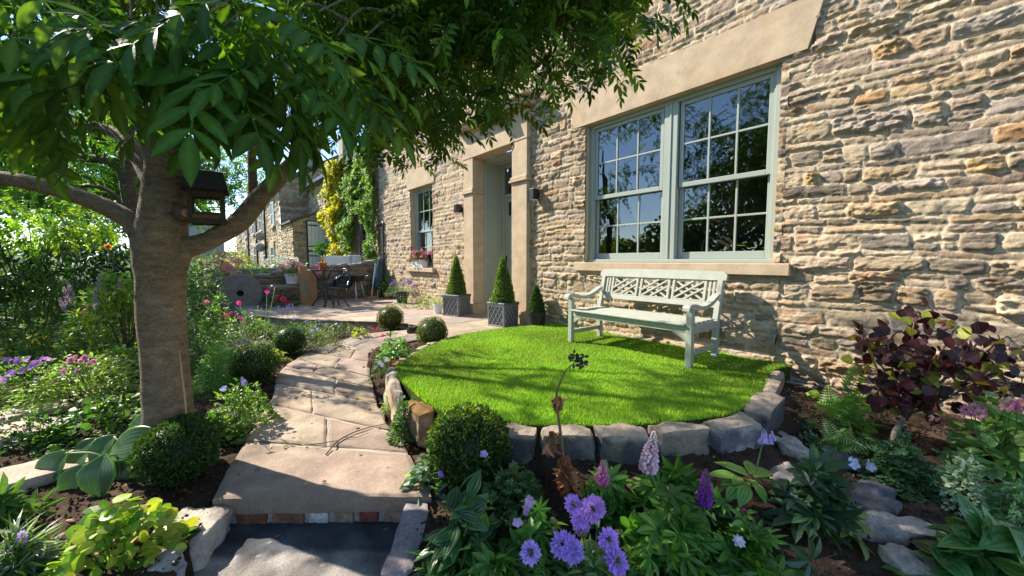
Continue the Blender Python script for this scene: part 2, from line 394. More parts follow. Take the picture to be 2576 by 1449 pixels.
# ------------------------------------------------------------------ rocks
def cubesphere(n):
    V = []; F = []
    t = np.linspace(-1, 1, n + 1)
    for ax in range(3):
        for sg in (-1, 1):
            a, b = np.meshgrid(t, t, indexing='ij'); P = np.zeros((n + 1, n + 1, 3)); P[..., ax] = sg; P[..., (ax + 1) % 3] = a; P[..., (ax + 2) % 3] = b
            o = len(V) * (n + 1) ** 2; V.append(P.reshape(-1, 3)); i, j = np.meshgrid(np.arange(n), np.arange(n), indexing='ij'); m = n + 1
            q = np.stack([i * m + j, (i + 1) * m + j, (i + 1) * m + j + 1, i * m + j + 1], -1).reshape(-1, 4) + o
            F.append(q if sg > 0 else q[:, ::-1])
    return np.concatenate(V), np.concatenate(F)
CS = {n: cubesphere(n) for n in (8, 12, 16)}
def rock(mb, org, size, rz=0., n=12, rnd=.45, amp=.08, seed=0, cols=((.4, .32, .24), (.25, .23, .22)), ns=3.5, facet=0.0, tilt=None, up_col=None):
    V, F = CS[n]; sp = V / np.linalg.norm(V, axis=1)[:, None]
    P = V * (1 - rnd) + sp * rnd * 1.15; h = np.asarray(size, float) / 2
    r = np.random.default_rng(seed)
    if facet:
        for q in range(9):
            nv = r.normal(size=3); nv /= np.linalg.norm(nv); lim = r.uniform(.78, 1.02); dd = P @ nv; ex = np.maximum(dd - lim, 0); P = P - ex[:, None] * nv * facet
    Q = P * h; sc = h.mean()
    w = fbm(Q / sc * ns * .33 + seed * 7.7, 4, seed % 50)
    Q = Q + sp * (w * amp * sc * 2)[:, None]
    k = sstep(-.35, .35, fbm(Q / sc * 1.1 + seed * 3.1 + 40, 3, seed % 31))[:, None]
    C = np.asarray(cols[0]) * (1 - k) + np.asarray(cols[1]) * k
    if up_col is not None:
        u = sstep(.75, .98, V[:, 2] + .15 * w)[:, None]; C = C * (1 - u) + np.asarray(up_col) * u
    if tilt is not None: Q = Q @ np.asarray(tilt).T
    Q = Q @ rotz(rz).T + np.asarray(org)
    return mb.add(Q, F, C)

# ------------------------------------------------------------------ rubble stone walling: one relief surface, stones laid in rough courses
STONES = np.array([[.45, .345, .22], [.40, .31, .20], [.48, .38, .255], [.36, .27, .175], [.43, .315, .225], [.35, .285, .225], [.43, .305, .18], [.29, .23, .165], [.47, .35, .235]])
RUST = np.array([[.38, .225, .11], [.34, .19, .11], [.45, .30, .15]])
MORTAR = np.array([.49, .40, .28])
def rubble(mb, org, ud, nd, U, Zr, cell, holes, seed=0, hs=(.06, .185), ws=(.13, .50), relief=.035, pal=STONES, rust=.02, mort=MORTAR, gap=.011, wob=.05, bright=1.):
    r = np.random.default_rng(seed)
    nu = int((U[1] - U[0]) / cell) + 1; nz_ = int((Zr[1] - Zr[0]) / cell) + 1
    us = np.linspace(U[0], U[1], nu); zs = np.linspace(Zr[0], Zr[1], nz_); uu, zz = np.meshgrid(us, zs, indexing='ij')
    ru = uu + .012 * vn(P3(uu * 9, zz * 9, seed)); rz_ = zz + wob * fbm(P3(uu * .8, zz * .5, seed + 3.), 2) + .006 * vn(P3(uu * 22, zz * 22, seed + 9.))
    Dp = .004 + .004 * fbm(P3(uu * 30, zz * 30, 1.), 2); C = np.broadcast_to(mort, uu.shape + (3,)) * (1 + .12 * fbm(P3(uu * 6, zz * 6, 2.), 3))[..., None]
    C = C.copy(); Dp = Dp.copy()
    z = Zr[0] - .1
    st = []
    while z < Zr[1] + .1:
        h = r.uniform(*hs) if r.random() > .25 else r.uniform(hs[0], hs[0] * 1.4)
        u = U[0] - r.uniform(0, .3)
        while u < U[1] + .1:
            w = r.uniform(*ws) * (1.25 if h < hs[0] * 1.4 else 1)
            if h > .115 and r.random() < .28:
                k = r.uniform(.4, .6); st.append((u, u + w * .6, z, z + h * k)); st.append((u, u + w * .6, z + h * k, z + h)); w *= .6
            else: st.append((u, u + w, z, z + h))
            u += w
        z += h
    for (a, b, c, d) in st:
        i0 = max(0, int((a - U[0] - .04) / cell)); i1 = min(nu, int((b - U[0] + .04) / cell) + 2)
        j0 = max(0, int((c - Zr[0] - .09) / cell)); j1 = min(nz_, int((d - Zr[0] + .09) / cell) + 2)
        if i1 - i0 < 2 or j1 - j0 < 2: r.random(12); continue
        x = ru[i0:i1, j0:j1]; y = rz_[i0:i1, j0:j1]; cx, cy = (a + b) / 2, (c + d) / 2; hx, hy = (b - a) / 2 - gap * r.uniform(.3, 1.3), (d - c) / 2 - gap * r.uniform(.3, 1.2)
        if hx < .01 or hy < .008: continue
        # skewed ends
        x = x + (y - cy) * r.uniform(-.22, .22); y2 = y + (x - cx) * r.uniform(-.05, .05)
        cr = min(hx, hy) * r.uniform(.25, .6); qx = np.abs(x - cx) - hx + cr; qy = np.abs(y2 - cy) - hy + cr
        sd = np.hypot(np.maximum(qx, 0), np.maximum(qy, 0)) + np.minimum(np.maximum(qx, qy), 0) - cr
        sd = sd + .006 * vn(P3(x * 34, y * 34, cx * 7))
        prot = relief * r.uniform(.25, 1.0) * min(1, hy * 2 / .09)
        e = sstep(.0, -r.uniform(.004, .010), sd)
        un, vn_ = (x - cx) / hx, (y2 - cy) / hy
        g = np.full(x.shape, 9.)
        for q in range(6): g = np.minimum(g, r.uniform(.5, 1.3) + r.uniform(-.75, .75) * un + r.uniform(-.7, .7) * vn_ + .12 * vn(P3(x * 14, y * 22, q + cx * 5)))
        g = np.clip(g, -.1, 1.5); rough = r.uniform(.25, 1.0); bed = r.uniform(.0, .35)
        hgt = e * (.004 + prot * (.30 + .65 * g + .6 * rough * fbm(P3(x * 17, y * 40, cx * 13 + cy * 5), 4) + .6 * bed * (1 - 2 * np.abs(vn(P3(x * 7, y * 70, cx * 9))))))
        m = sd < 0; S = Dp[i0:i1, j0:j1]; take = m & (hgt > -1)
        S[take] = hgt[take] + .25 * S[take]
        k = pal[r.integers(len(pal))] if r.random() > rust else RUST[r.integers(3)]
        k = k * r.uniform(.60, 1.08) * bright
        cc = k * (1 + .16 * fbm(P3(x * 11, y * 20, cy * 9), 3))[..., None]
        if r.random() < .22:
            w_ = sstep(0, .5, fbm(P3(x * 9, y * 9, cx * 3 + 5), 2))[..., None] * .7; cc = cc * (1 - w_) + RUST[r.integers(3)] * w_
        CC = C[i0:i1, j0:j1]; CC[take] = cc[take]
    org = np.asarray(org, float); ud = np.asarray(ud, float); nd = np.asarray(nd, float)
    V = org + uu[..., None] * ud + zz[..., None] * Z3 + Dp[..., None] * nd
    um = (us[:-1] + us[1:]) / 2; zm = (zs[:-1] + zs[1:]) / 2; a, b = np.meshgrid(um, zm, indexing='ij'); keep = np.ones(a.shape, bool)
    for (h0, h1, z0, z1) in holes: keep &= ~((a > h0) & (a < h1) & (b > z0) & (b < z1))
    fl = np.dot(np.cross(ud, Z3), nd) < 0
    n, m_ = V.shape[:2]; i, j = np.meshgrid(np.arange(n - 1), np.arange(m_ - 1), indexing='ij')
    F = np.stack([i * m_ + j, (i + 1) * m_ + j, (i + 1) * m_ + j + 1, i * m_ + j + 1], -1)[keep]
    if fl: F = F[:, ::-1]
    return mb.add(V.reshape(-1, 3), F, np.clip(C, .02, .85).reshape(-1, 3))
# ================================================================== camera, light, sky
cam = bpy.data.cameras.new('camera'); co = bpy.data.objects.new('camera', cam); COL.objects.link(co)
cam.sensor_width = 36; cam.lens = 36 * CAM_F / 2575.; cam.clip_end = 3000; cam.clip_start = .02
co.location = (0, 0, CAM_H); co.rotation_euler = (PI / 2 - CAM_P, 0, -CAM_A); scene.camera = co
SUN = np.array([-1., 2.0, 1.72]); SUN /= np.linalg.norm(SUN)
EL = math.asin(SUN[2]); AZ = math.atan2(SUN[0], SUN[1])
wd = bpy.data.worlds.new('World'); scene.world = wd; wd.use_nodes = True; nt = wd.node_tree; nt.nodes.clear()
sk = nt.nodes.new('ShaderNodeTexSky'); sk.sky_type = 'NISHITA'; sk.sun_disc = False; sk.sun_elevation = EL; sk.sun_rotation = AZ; sk.air_density = 1.0; sk.dust_density = .0; sk.ozone_density = 3.0; sk.altitude = 200
bg = nt.nodes.new('ShaderNodeBackground'); bg.inputs[1].default_value = .14
ow = nt.nodes.new('ShaderNodeOutputWorld'); nt.links.new(sk.outputs[0], bg.inputs[0]); nt.links.new(bg.outputs[0], ow.inputs[0])
sl = bpy.data.lights.new('sun', 'SUN'); sl.energy = 5.0; sl.angle = math.radians(.53); sl.color = (1., .905, .77)
so = bpy.data.objects.new('sun', sl); COL.objects.link(so); so.rotation_euler = Vector(-SUN).to_track_quat('-Z', 'Y').to_euler()
scene.view_settings.view_transform = 'Standard'; scene.view_settings.look = 'None'; scene.view_settings.exposure = 1.15; scene.view_settings.gamma = 1
scene.cycles.max_bounces = 6; scene.cycles.diffuse_bounces = 3; scene.cycles.glossy_bounces = 3; scene.cycles.transmission_bounces = 4; scene.cycles.transparent_max_bounces = 8
scene.cycles.use_denoising = True

# ================================================================== ground
ZP, ZS = -.08, -.22      # patio and path levels
STEP = [G(560, 1250, -.31)[:2], G(1060, 1240, -.31)[:2], G(985, 1500, -.31)[:2], G(960, 1900, -.31)[:2], G(200, 1900, -.31)[:2], G(430, 1500, -.31)[:2]]
def zg(x, y):
    x = np.asarray(x, float); y = np.asarray(y, float)
    z = -.275 + 0 * x
    right = sstep(.9, 1.6, x) * sstep(1.9, 1.2, y)
    z = z - .05 * right + .17 * right * sstep(3.0, 4.2, x)
    z = z - .10 * sstep(1.6, .5, y) * sstep(2.6, 1.6, x) - .05 * sstep(1.6, .8, y) * sstep(.5, -.8, x)
    z = np.where((x > 4.5), -.3, z)
    z = z + .75 * sstep(11.9, 15, y) + .02 * np.maximum(y - 15, 0) * sstep(15, 20, y)
    dr = np.hypot(x - 3.0, y - 2.75) - 1.75
    z = z + .20 * np.exp(-np.maximum(dr, 0) ** 2 / .22) * sstep(1.2, 1.6, x) * sstep(3.0, 2.0, y) * sstep(4.3, 3.6, x)
    z = np.where(in_poly(x, y, [(1.5, 4.4), (1.8, 5.05), (2.14, 5.18), (2.5, 5.02), (2.66, 4.9), (2.66, 4.35), (1.95, 3.9)]), -.16, z)
    z = np.where(in_poly(x, y, [(1.9, 6.16), (2.38, 6.0), (2.84, 5.72), (2.8, 6.2), (2.6, 6.6), (2.1, 7.2)]), -.17, z)
    z = np.where(in_poly(x, y, STEP), np.minimum(z, -.5), z)
    return z
def zgs(x, y): return float(zg(np.array(x), np.array(y)))
xs = np.concatenate([np.linspace(-400, -12, 24)[:-1], np.linspace(-12, -2.6, 50)[:-1], np.linspace(-2.6, 4.5, 237)[:-1], np.linspace(4.5, 12, 16)[:-1], np.linspace(12, 400, 24)])
ys = np.concatenate([np.linspace(-300, -4, 24)[:-1], np.linspace(-4, -.2, 40)[:-1], np.linspace(-.2, 6, 207)[:-1], np.linspace(6, 18, 90)[:-1], np.linspace(18, 500, 40)])
gx, gy = np.meshgrid(xs, ys, indexing='ij')
near = sstep(8, 5, np.hypot(gx - 1, gy - 3))
gz = zg(gx, gy) + near * (.016 * fbm(P3(gx * 9, gy * 9), 4) + .02 * np.maximum(fbm(P3(gx * 22, gy * 22, 5.), 2), 0))
gc = np.array([.066, .044, .030]) * (1 + .35 * fbm(P3(gx * 3, gy * 3), 3))[..., None]
lush = sstep(7.5, 11, np.hypot(gx - 1, gy - 3))[..., None]
gc = gc * (1 - lush) + np.array([.07, .12, .03]) * (1 + .4 * fbm(P3(gx, gy, 3.), 3))[..., None] * lush
mb = MB(); mb.grid(np.stack([gx, gy, gz], -1), np.clip(gc, .01, 1)); tag(mb.build('ground', M['soil'], smooth=True), kind='structure')

# soil crumbs lying on the beds
mb = MB()
def crumbs(n, x0, x1, y0, y1, smin, smax, seed, test=None):
    r = np.random.default_rng(seed); V, F = CS[8]; V = V[::1]
    # small octahedra roughened
    o = np.array([[1, 0, 0], [-1, 0, 0], [0, 1, 0], [0, -1, 0], [0, 0, 1], [0, 0, -1]], float); f = np.array([[0, 2, 4], [2, 1, 4], [1, 3, 4], [3, 0, 4], [2, 0, 5], [1, 2, 5], [3, 1, 5], [0, 3, 5]])
    x = r.uniform(x0, x1, n); y = r.uniform(y0, y1, n)
    if test is not None: k = test(x, y); x, y = x[k], y[k]
    n = len(x); s = r.uniform(smin, smax, n) * r.uniform(.5, 1, n); P = np.stack([x, y, zg(x, y) + .01 + s * .3], -1)
    V = P[:, None] + (o[None] * r.uniform(.6, 1.3, (n, 6, 1))) * s[:, None, None]
    c = np.array([.075, .05, .034]) * r.uniform(.5, 1.6, (n, 1))
    mb.add(V.reshape(-1, 3), (f[None] + 6 * np.arange(n)[:, None, None]).reshape(-1, 3), np.repeat(c, 6, 0))
crumbs(5000, -1.2, .6, 1.2, 4.6, .004, .016, 1); crumbs(6500, .7, 4.3, -.2, 2.2, .004, .016, 2); crumbs(2500, -.2, 2.6, 4.5, 7, .005, .018, 3)
tag(mb.build('soil_crumbs', M['soil']), kind='stuff')

# ================================================================== path, step, patio
LP = np.array([[.03, 2.47], [.24, 3.2], [.49, 3.94], [.66, 4.77], [.84, 5.22], [1.06, 5.58], [1.44, 5.97], [1.83, 6.10], [2.36, 5.96], [2.84, 5.67]])
RP = np.array([[.914, 1.755], [1.02, 2.25], [1.08, 2.75], [1.21, 3.36], [1.34, 3.80], [1.47, 4.25], [1.76, 5.08], [2.12, 5.22], [2.46, 5.06], [2.74, 5.0]])
def edge(P, t):
    k = np.linspace(0, 1, len(P)); return np.stack([np.interp(t, k, P[:, 0]), np.interp(t, k, P[:, 1])], -1)
def pathz(t): return ZS + .125 * sstep(.62, 1., t)
def path_pt(s, t):
    s = np.asarray(s, float); t = np.asarray(t, float); a = edge(LP, t); b = edge(RP, t)
    return a * (1 - s[..., None]) + b * s[..., None]
SLC = np.array([[.33, .25, .195], [.37, .29, .215], [.29, .235, .195], [.40, .32, .235], [.34, .26, .215], [.31, .255, .22], [.38, .285, .2], [.35, .285, .20]])
def slab_grid(mb, fn, zf, col, n=14, thick=.05, seed=0, gap=.0):
    a = np.linspace(0, 1, n); u, v = np.meshgrid(a, a, indexing='ij'); P = fn(u, v)
    e = np.minimum(np.minimum(u, 1 - u), np.minimum(v, 1 - v))
    z = zf(u, v) + .006 * fbm(P3(P[..., 0] * 6, P[..., 1] * 6, seed), 5) - .008 * (e < 1e-6)
    c = col * ((1 + .26 * fbm(P3(P[..., 0] * 4, P[..., 1] * 4, seed + 2.), 4)) * (1 - .30 * np.exp(-e / .05)))[..., None]
    V = np.concatenate([P, z[..., None]], -1); mb.grid(V, c)
    ring = [(i, 0) for i in range(n)] + [(n - 1, j) for j in range(1, n)] + [(i, n - 1) for i in range(n - 2, -1, -1)] + [(0, j) for j in range(n - 2, 0, -1)]
    T = np.array([V[i, j] for i, j in ring]); B = T.copy(); B[:, 2] -= thick; k = len(T); i = np.arange(k)
    mb.add(np.concatenate([T, B]), np.stack([i, k + i, k + (i + 1) % k, (i + 1) % k], 1), np.concatenate([c[[q[0] for q in ring], [q[1] for q in ring]]] * 2) * .9)
mb = MB(); r = np.random.default_rng(4)
rows = [0, .105, .20, .30, .41, .50, .60, .70, .80, .90, 1.0]; skew = [0, .012, -.012, .018, -.016, .01, .02, -.015, .01, .0, 0]
for k in range(len(rows) - 1):
    cuts = [0] + {0: [], 1: [.52], 2: [.40], 3: [.63], 4: [.36], 5: [.55], 6: [.3, .7], 7: [.48], 8: [.35, .68], 9: [.5]}[k] + [1]
    for q in range(len(cuts) - 1):
        s0, s1 = cuts[q], cuts[q + 1]; g = .010; dz = r.uniform(-.003, .004) if k else 0; d0, d1 = r.uniform(-.02, .02, 2) if 0 < q else (0, 0)
        def fn(u, v, s0=s0, s1=s1, k=k):
            s = s0 + g * (s0 > 0) + (s1 - s0 - g * (s0 > 0) - g * (s1 < 1)) * u
            ta = rows[k] + skew[k] * (s - .5) + (.0042 if k else 0); tb = rows[k + 1] + skew[k + 1] * (s - .5) - .0042
            t = ta + (tb - ta) * v
            P = path_pt(s, np.clip(t, 0, 1))
            w = .014 * ((s <= 1e-6) * 1. + (s >= 1 - 1e-6) * 1.); P = P + (w * fbm(P3(P[..., 0] * 5, P[..., 1] * 5), 3))[..., None]
            return P
        def zf(u, v, k=k, dz=dz): return pathz(rows[k] + (rows[k + 1] - rows[k]) * v) + dz
        slab_grid(mb, fn, zf, SLC[(k * 3 + q * 5) % len(SLC)] * r.uniform(.70, .98) * [1.0, .985, .97], 30 if k < 4 else 16, .085 if k == 0 else .05, k * 7 + q)
a = np.linspace(0, 1, 60); b_ = np.linspace(.01, .99, 6); tt, ss = np.meshgrid(a * .985 + .012, b_, indexing='ij'); PP = path_pt(ss, tt)
mb.grid(np.concatenate([PP, (pathz(tt) - .013)[..., None]], -1)[:, ::-1], np.array([.40, .335, .26]))
tag(mb.build('path', M['slab'], smooth=False), kind='structure')

A0, A1 = np.array([.03, 2.47]), np.array([.914, 1.755]); ex = (A1 - A0) / np.linalg.norm(A1 - A0); ey = np.array([-ex[1], ex[0]]); ey = ey if ey[1] > 0 else -ey
E3, N3 = np.array([*ex, 0]), np.array([*ey, 0]); MS = np.stack([E3, N3, Z3], 1); SO = np.array([*A0, 0])
mb = MB()   # riser under the front flag: bricks and stones set in mortar, then the tarmac tread
mb.box((-.02, .03, -.47), (1.16, .10, ZS - .088), (.34, .32, .29), .004, MS, SO)
x = .10
for w, c, pz in ((.155, (.20, .085, .045), .012), (.165, (.24, .12, .075), .012), (.10, (.5, .47, .46), .016), (.10, (.33, .23, .16), .01), (.10, (.23, .07, .05), .012), (.11, (.3, .22, .16), .011)):
    rock(mb, SO + MS @ np.array([x + w / 2, .035, -.345]), (w, .05, .063), math.atan2(ex[1], ex[0]), 12, .12, .05, int(x * 100), (c, tuple(np.array(c) * .7)))
    x += w + .032
tag(mb.build('step_riser', M['rock']), kind='structure')
mb = MB(); u, v = np.meshgrid(np.linspace(-.25, 1.4, 130), np.linspace(-1.7, .06, 150), indexing='ij')
z = -.385 + .006 * fbm(P3(u * 14, v * 14), 4) - .10 * sstep(-1.0, -1.04, v)
edge_k = sstep(-.16, -.21, v + .04 * fbm(P3(u * 5, v * 5), 3))[..., None]  # paler front: light concrete, plus a sunlit zone put into the colour
c = np.array([.062, .066, .076]) * (1 - edge_k) + np.array([.23, .21, .19]) * edge_k
c = c * (1 + .45 * fbm(P3(u * 9, v * 9, 4.), 4))[..., None] + .25 * (vn(P3(u * 60, v * 60, 2.)) > .93)[..., None]; mb.grid(np.stack([u, v, z], -1) @ MS.T + SO, np.clip(c, .01, .8)); tag(mb.build('lower_step', col_mat('step_tarmac', .9, 6, 140, .3, .5, .7, .006), smooth=True), kind='structure')

PAT = [(.75, 9.25), (1.52, 7.93), (2.08, 7.25), (2.62, 6.62), (2.84, 6.2), (2.86, 5.68), (2.76, 5.0), (2.66, 4.5), (3.1, 4.5), (3.5, 4.48), (3.95, 4.3), (4.45, 4.25), (4.45, 11.5), (.72, 11.5)]
def clip(poly, a, b):     # keep the side left of a->b
    out = []; n = len(poly)
    f = lambda p: (b[0] - a[0]) * (p[1] - a[1]) - (b[1] - a[1]) * (p[0] - a[0])
    for i in range(n):
        p, q = poly[i], poly[(i + 1) % n]; fp, fq = f(p), f(q)
        if fp >= 0: out.append(p)
        if (fp >= 0) != (fq >= 0): t = fp / (fp - fq); out.append((p[0] + t * (q[0] - p[0]), p[1] + t * (q[1] - p[1])))
    return out
mb = MB(); r = np.random.default_rng(8); y = 4.2; row = 0
while y < 11.5:
    h = r.choice([.45, .6, .75]); x = .2 - r.uniform(0, .5)
    while x < 4.5:
        w = r.choice([.45, .6, .75, .9]); g = .006
        p = PAT; c0 = [(x + g, y + g), (x + w - g, y + g), (x + w - g, y + h - g), (x + g, y + h - g)]
        for i in range(4): p = clip(p, c0[i], c0[(i + 1) % 4])
        if len(p) > 2:
            z = ZP + r.uniform(-.003, .003); n = len(p)
            V = [(q[0], q[1], z) for q in p] + [(q[0], q[1], z - .06) for q in p]
            F = [list(range(n))] + [[(i + 1) % n, i, n + i, n + (i + 1) % n] for i in range(n)]
            mb.add(V, F, SLC[r.integers(len(SLC))] * r.uniform(.98, 1.16))
        x += w
    y += h
n = len(PAT); mb.add([(p[0], p[1], ZP - .008) for p in PAT] + [(p[0], p[1], -.32) for p in PAT], [list(range(n))] + [[(i + 1) % n, i, n + i, n + (i + 1) % n] for i in range(n)], (.36, .30, .23))
tag(mb.build('patio', M['slab']), kind='structure')

# ================================================================== lawn
LAWN = [G(*p, 0)[:2] for p in [(1130, 850), (1060, 880), (1005, 915), (995, 935), (1020, 965), (1080, 1015), (1160, 1045), (1300, 1063), (1450, 1068), (1600, 1065), (1750, 1052), (1850, 1035), (1910, 990), (1945, 930)]]
LAWN = np.array(LAWN); LAWN[3] = [1.36, 3.28]
ctr = np.array([3.0, 2.75])
def smooth_poly(P, k=8):
    q, _ = resample(np.concatenate([P, np.zeros((len(P), 1))], 1), np.zeros(len(P)), k); return q[:, :2]
LE = smooth_poly(LAWN); LPOLY = np.concatenate([LE, [[4.44, 1.05], [4.44, 4.28], [3.95, 4.3], [3.45, 4.46], [2.9, 4.47]]])
mb = MB(); n = len(LPOLY)
mb.add([(*p, -.012) for p in LPOLY] + [(*p, -.3) for p in LPOLY], [list(range(n))] + [[(i + 1) % n, i, n + i, n + (i + 1) % n] for i in range(n)], (.05, .085, .018))
tag(mb.build('lawn_bed', M['soil']), kind='structure')
r = np.random.default_rng(3); nb = 165000
x = r.uniform(1.1, 4.45, nb * 2); y = r.uniform(.85, 4.6, nb * 2)
dn = np.clip(2.9 / np.hypot(x, y), .35, 1.2)
k = in_poly(x, y, LPOLY) & (r.random(nb * 2) < dn); x, y = x[k], y[k]; n = len(x)
h = r.uniform(.018, .036, n) * (1 + .25 * fbm(P3(x * 2.5, y * 2.5), 2)); a = r.uniform(0, 2 * PI, n); ln = r.normal(0, .012, (n, 2)) + .006
w = r.uniform(.0014, .0030, n) * np.clip(np.hypot(x, y) / 2.6, 1, 1.8); ca, sa = np.cos(a) * w, np.sin(a) * w; z0 = np.full(n, -.012)
V = np.stack([np.stack([x - ca, y - sa, z0], -1), np.stack([x + ca, y + sa, z0], -1), np.stack([x + ca * .8 + ln[:, 0] * .35, y + sa * .8 + ln[:, 1] * .35, z0 + h * .6], -1), np.stack([x - ca * .8 + ln[:, 0] * .35, y - sa * .8 + ln[:, 1] * .35, z0 + h * .6], -1), np.stack([x + ln[:, 0], y + ln[:, 1], z0 + h], -1)], 1)
c = np.array([.25, .43, .032]) * (1 + .30 * fbm(P3(x * 1.7, y * 1.7, 4.), 3))[:, None] * r.uniform(.7, 1.25, (n, 1)); c[:, 0] *= r.uniform(.75, 1.3, n)
dry = r.random(n) < .04 + .05 * (fbm(P3(x * 2.2, y * 2.2, 8.), 2) > .45); c[dry] = np.array([.38, .33, .13]) * r.uniform(.7, 1.1, (dry.sum(), 1))
o5 = np.arange(n)[:, None] * 5
mb = MB(); mb.add(V.reshape(-1, 3), {4: o5 + np.array([[0, 1, 2, 3]]), 3: o5 + np.array([[3, 2, 4]])}, np.clip(np.repeat(c, 5, 0), .01, .7))
tag(mb.build('grass', M['grass']), 'short bright green lawn grass filling the raised round bed', 'grass', kind='stuff')

# ---- edging stones round the lawn
seg = np.linalg.norm(np.diff(LE, axis=0), axis=1); S = np.concatenate([[0], np.cumsum(seg)])
def at_s(s): return np.array([np.interp(s, S, LE[:, 0]), np.interp(s, S, LE[:, 1])])
def s_of(px, py): p = G(px, py, 0)[:2]; return S[np.argmin(np.linalg.norm(LE - p, axis=1))]
BUFF = ((.42, .33, .24), (.33, .25, .18)); GREY = ((.21, .18, .15), (.085, .085, .09)); BLUE = ((.36, .37, .39), (.14, .15, .18)); MOSS = ((.24, .19, .14), (.11, .085, .06))
cuts = [0, .25, .47, .70, .92, 1.12, 1.34] + [s_of(*p) for p in [(1045, 990), (1125, 1035), (1262, 1060), (1365, 1066), (1492, 1069), (1628, 1064), (1757, 1051), (1862, 1032), (1915, 985), (1935, 955)]] + [S[-1]]
cuts = sorted(cuts)
ELAB = {}
names = ['buff edging stone at the far end of the lawn rim, behind the rear box ball', 'low buff edging stone beside the box ball at the lawn edge', 'buff edging stone next to the green bushy plant at the path corner', 'rounded buff edging stone above the white bedding flowers', 'small buff edging stone between the white flowers and the mossy block', 'rust brown mossy edging stone on the path side of the lawn', 'pale rounded edging stone left of the big mossy block', 'large block with rust moss on top at the lawn corner', 'edging stone half hidden behind the front box ball', 'edging stone just right of the front box ball', 'dark edging block behind the dead brown stalk', 'dark edging block directly behind the deep pink lupin', 'dark grey edging block behind the tall pale pink lupin', 'edging block with a bluish white face, right of the pink lupin', 'dark squat block where the lawn rim turns to the wall', 'warm buff edging stone in sun on the right rim', 'thin buff edging stone on the right rim near the bench leg', 'last buff edging stone of the right rim, touching the house wall', 'buff edging stone tucked at the wall']
for i in range(len(cuts) - 1):
    s0, s1 = cuts[i], cuts[i + 1]
    if s1 - s0 < .05: continue
    p, q = at_s(s0 + .006), at_s(s1 - .006); m = at_s((s0 + s1) / 2); d = q - p; L = np.linalg.norm(d); ang = math.atan2(d[1], d[0]); out = np.array([d[1], -d[0]]) / L
    if np.dot(out, m - ctr) < 0: out = -out
    wd_ = .17 if 7 <= i <= 14 else .11; cc = m + out * (wd_ / 2 - .015)
    cols = BUFF if i < 5 or i > 14 else MOSS if i in (5, 7) else BUFF if i in (6, 8) else BLUE if i == 13 else GREY
    rr_ = np.random.default_rng(i + 50); cols = tuple(np.array(c_) * rr_.uniform(.8, 1.25) * np.array([1.06, 1., .92]) ** rr_.uniform(-.5, 2) for c_ in cols); top = .005 + (rr_.uniform(-.03, .02) if i < 8 else rr_.uniform(-.012, .008)); hgt = .27 if i < 15 else .22
    if i < 8: L *= .90; ang += rr_.uniform(-.12, .12)
    mb = MB(); rock(mb, (cc[0], cc[1], top - hgt / 2), (L * (.8 if i == 7 else 1.0), wd_ * (.8 if i == 7 else 1), hgt * 1.02), ang, 16, (.07 + .09 * rr_.random()) if i > 7 else .26, .055 if i > 7 else .075, i + 3, cols, 4.5, .2 if i > 7 else .5, up_col=(.36, .29, .22) if i not in (5, 7) else (.20, .11, .035))
    o = mb.build('edging_stone', M['rock'], smooth=True); tag(o, names[min(i, len(names) - 1)], 'edging stone', 'edging stones round the lawn')
# ================================================================== the stone house
WX = 4.45
house = thing('stone_house', 'buff rubble stone house with sage sash windows and a pilastered doorway', 'house', (WX, 6, ZP))
HO = np.array([WX, 6, ZP])
def hpart(mb, name, mat, smooth=False, parent=None):
    o = mb.build(name, mat, None, smooth)
    o.parent = parent or house
    if parent is None: o.matrix_parent_inverse = Matrix.Translation(-Vector(HO))
    return o
# opening rectangles on the wall (Y0, Y1, z0, z1)
WIN = (1.24, 3.64, .975, 2.97); SW = (8.22, 9.42, .82, 2.86); UP_ = (2.85, 4.0, 4.04, 5.4); DR = (4.84, 6.70, -.4, 3.66)
mb = MB()
holes = [WIN, UP_, SW, DR, (1.0, 3.86, 2.98, 3.40), (1.12, 3.78, .88, .98)]
rubble(mb, (WX, 0, 0), (0, 1, 0), (-1, 0, 0), (-1.9, 1.18), (-.42, 4.9), .0092, holes, 21, relief=.052)
rubble(mb, (WX, 0, 0), (0, 1, 0), (-1, 0, 0), (1.18, 4.70), (-.42, 4.9), .0125, holes, 24, relief=.044, ws=(.12, .42), hs=(.06, .16))
rubble(mb, (WX, 0, 0), (0, 1, 0), (-1, 0, 0), (4.70, 11.55), (-.3, 5.6), .021, holes, 22, relief=.036, hs=(.06, .15), ws=(.12, .40), gap=.013, bright=1.08)
rubble(mb, (WX, 11.55, 0), (1, 0, 0), (0, 1, 0), (0, 5), (-.3, 5.6), .06, [], 23)
mb.box((WX + .45, -1.9, -.3), (WX + .5, WIN[0] - .2, 5.6), MORTAR); mb.box((WX + .01, -1.9, 4.89), (WX + .5, 4.7, 5.6), STONES[0])
hpart(mb, 'wall', M['rubble'], True)
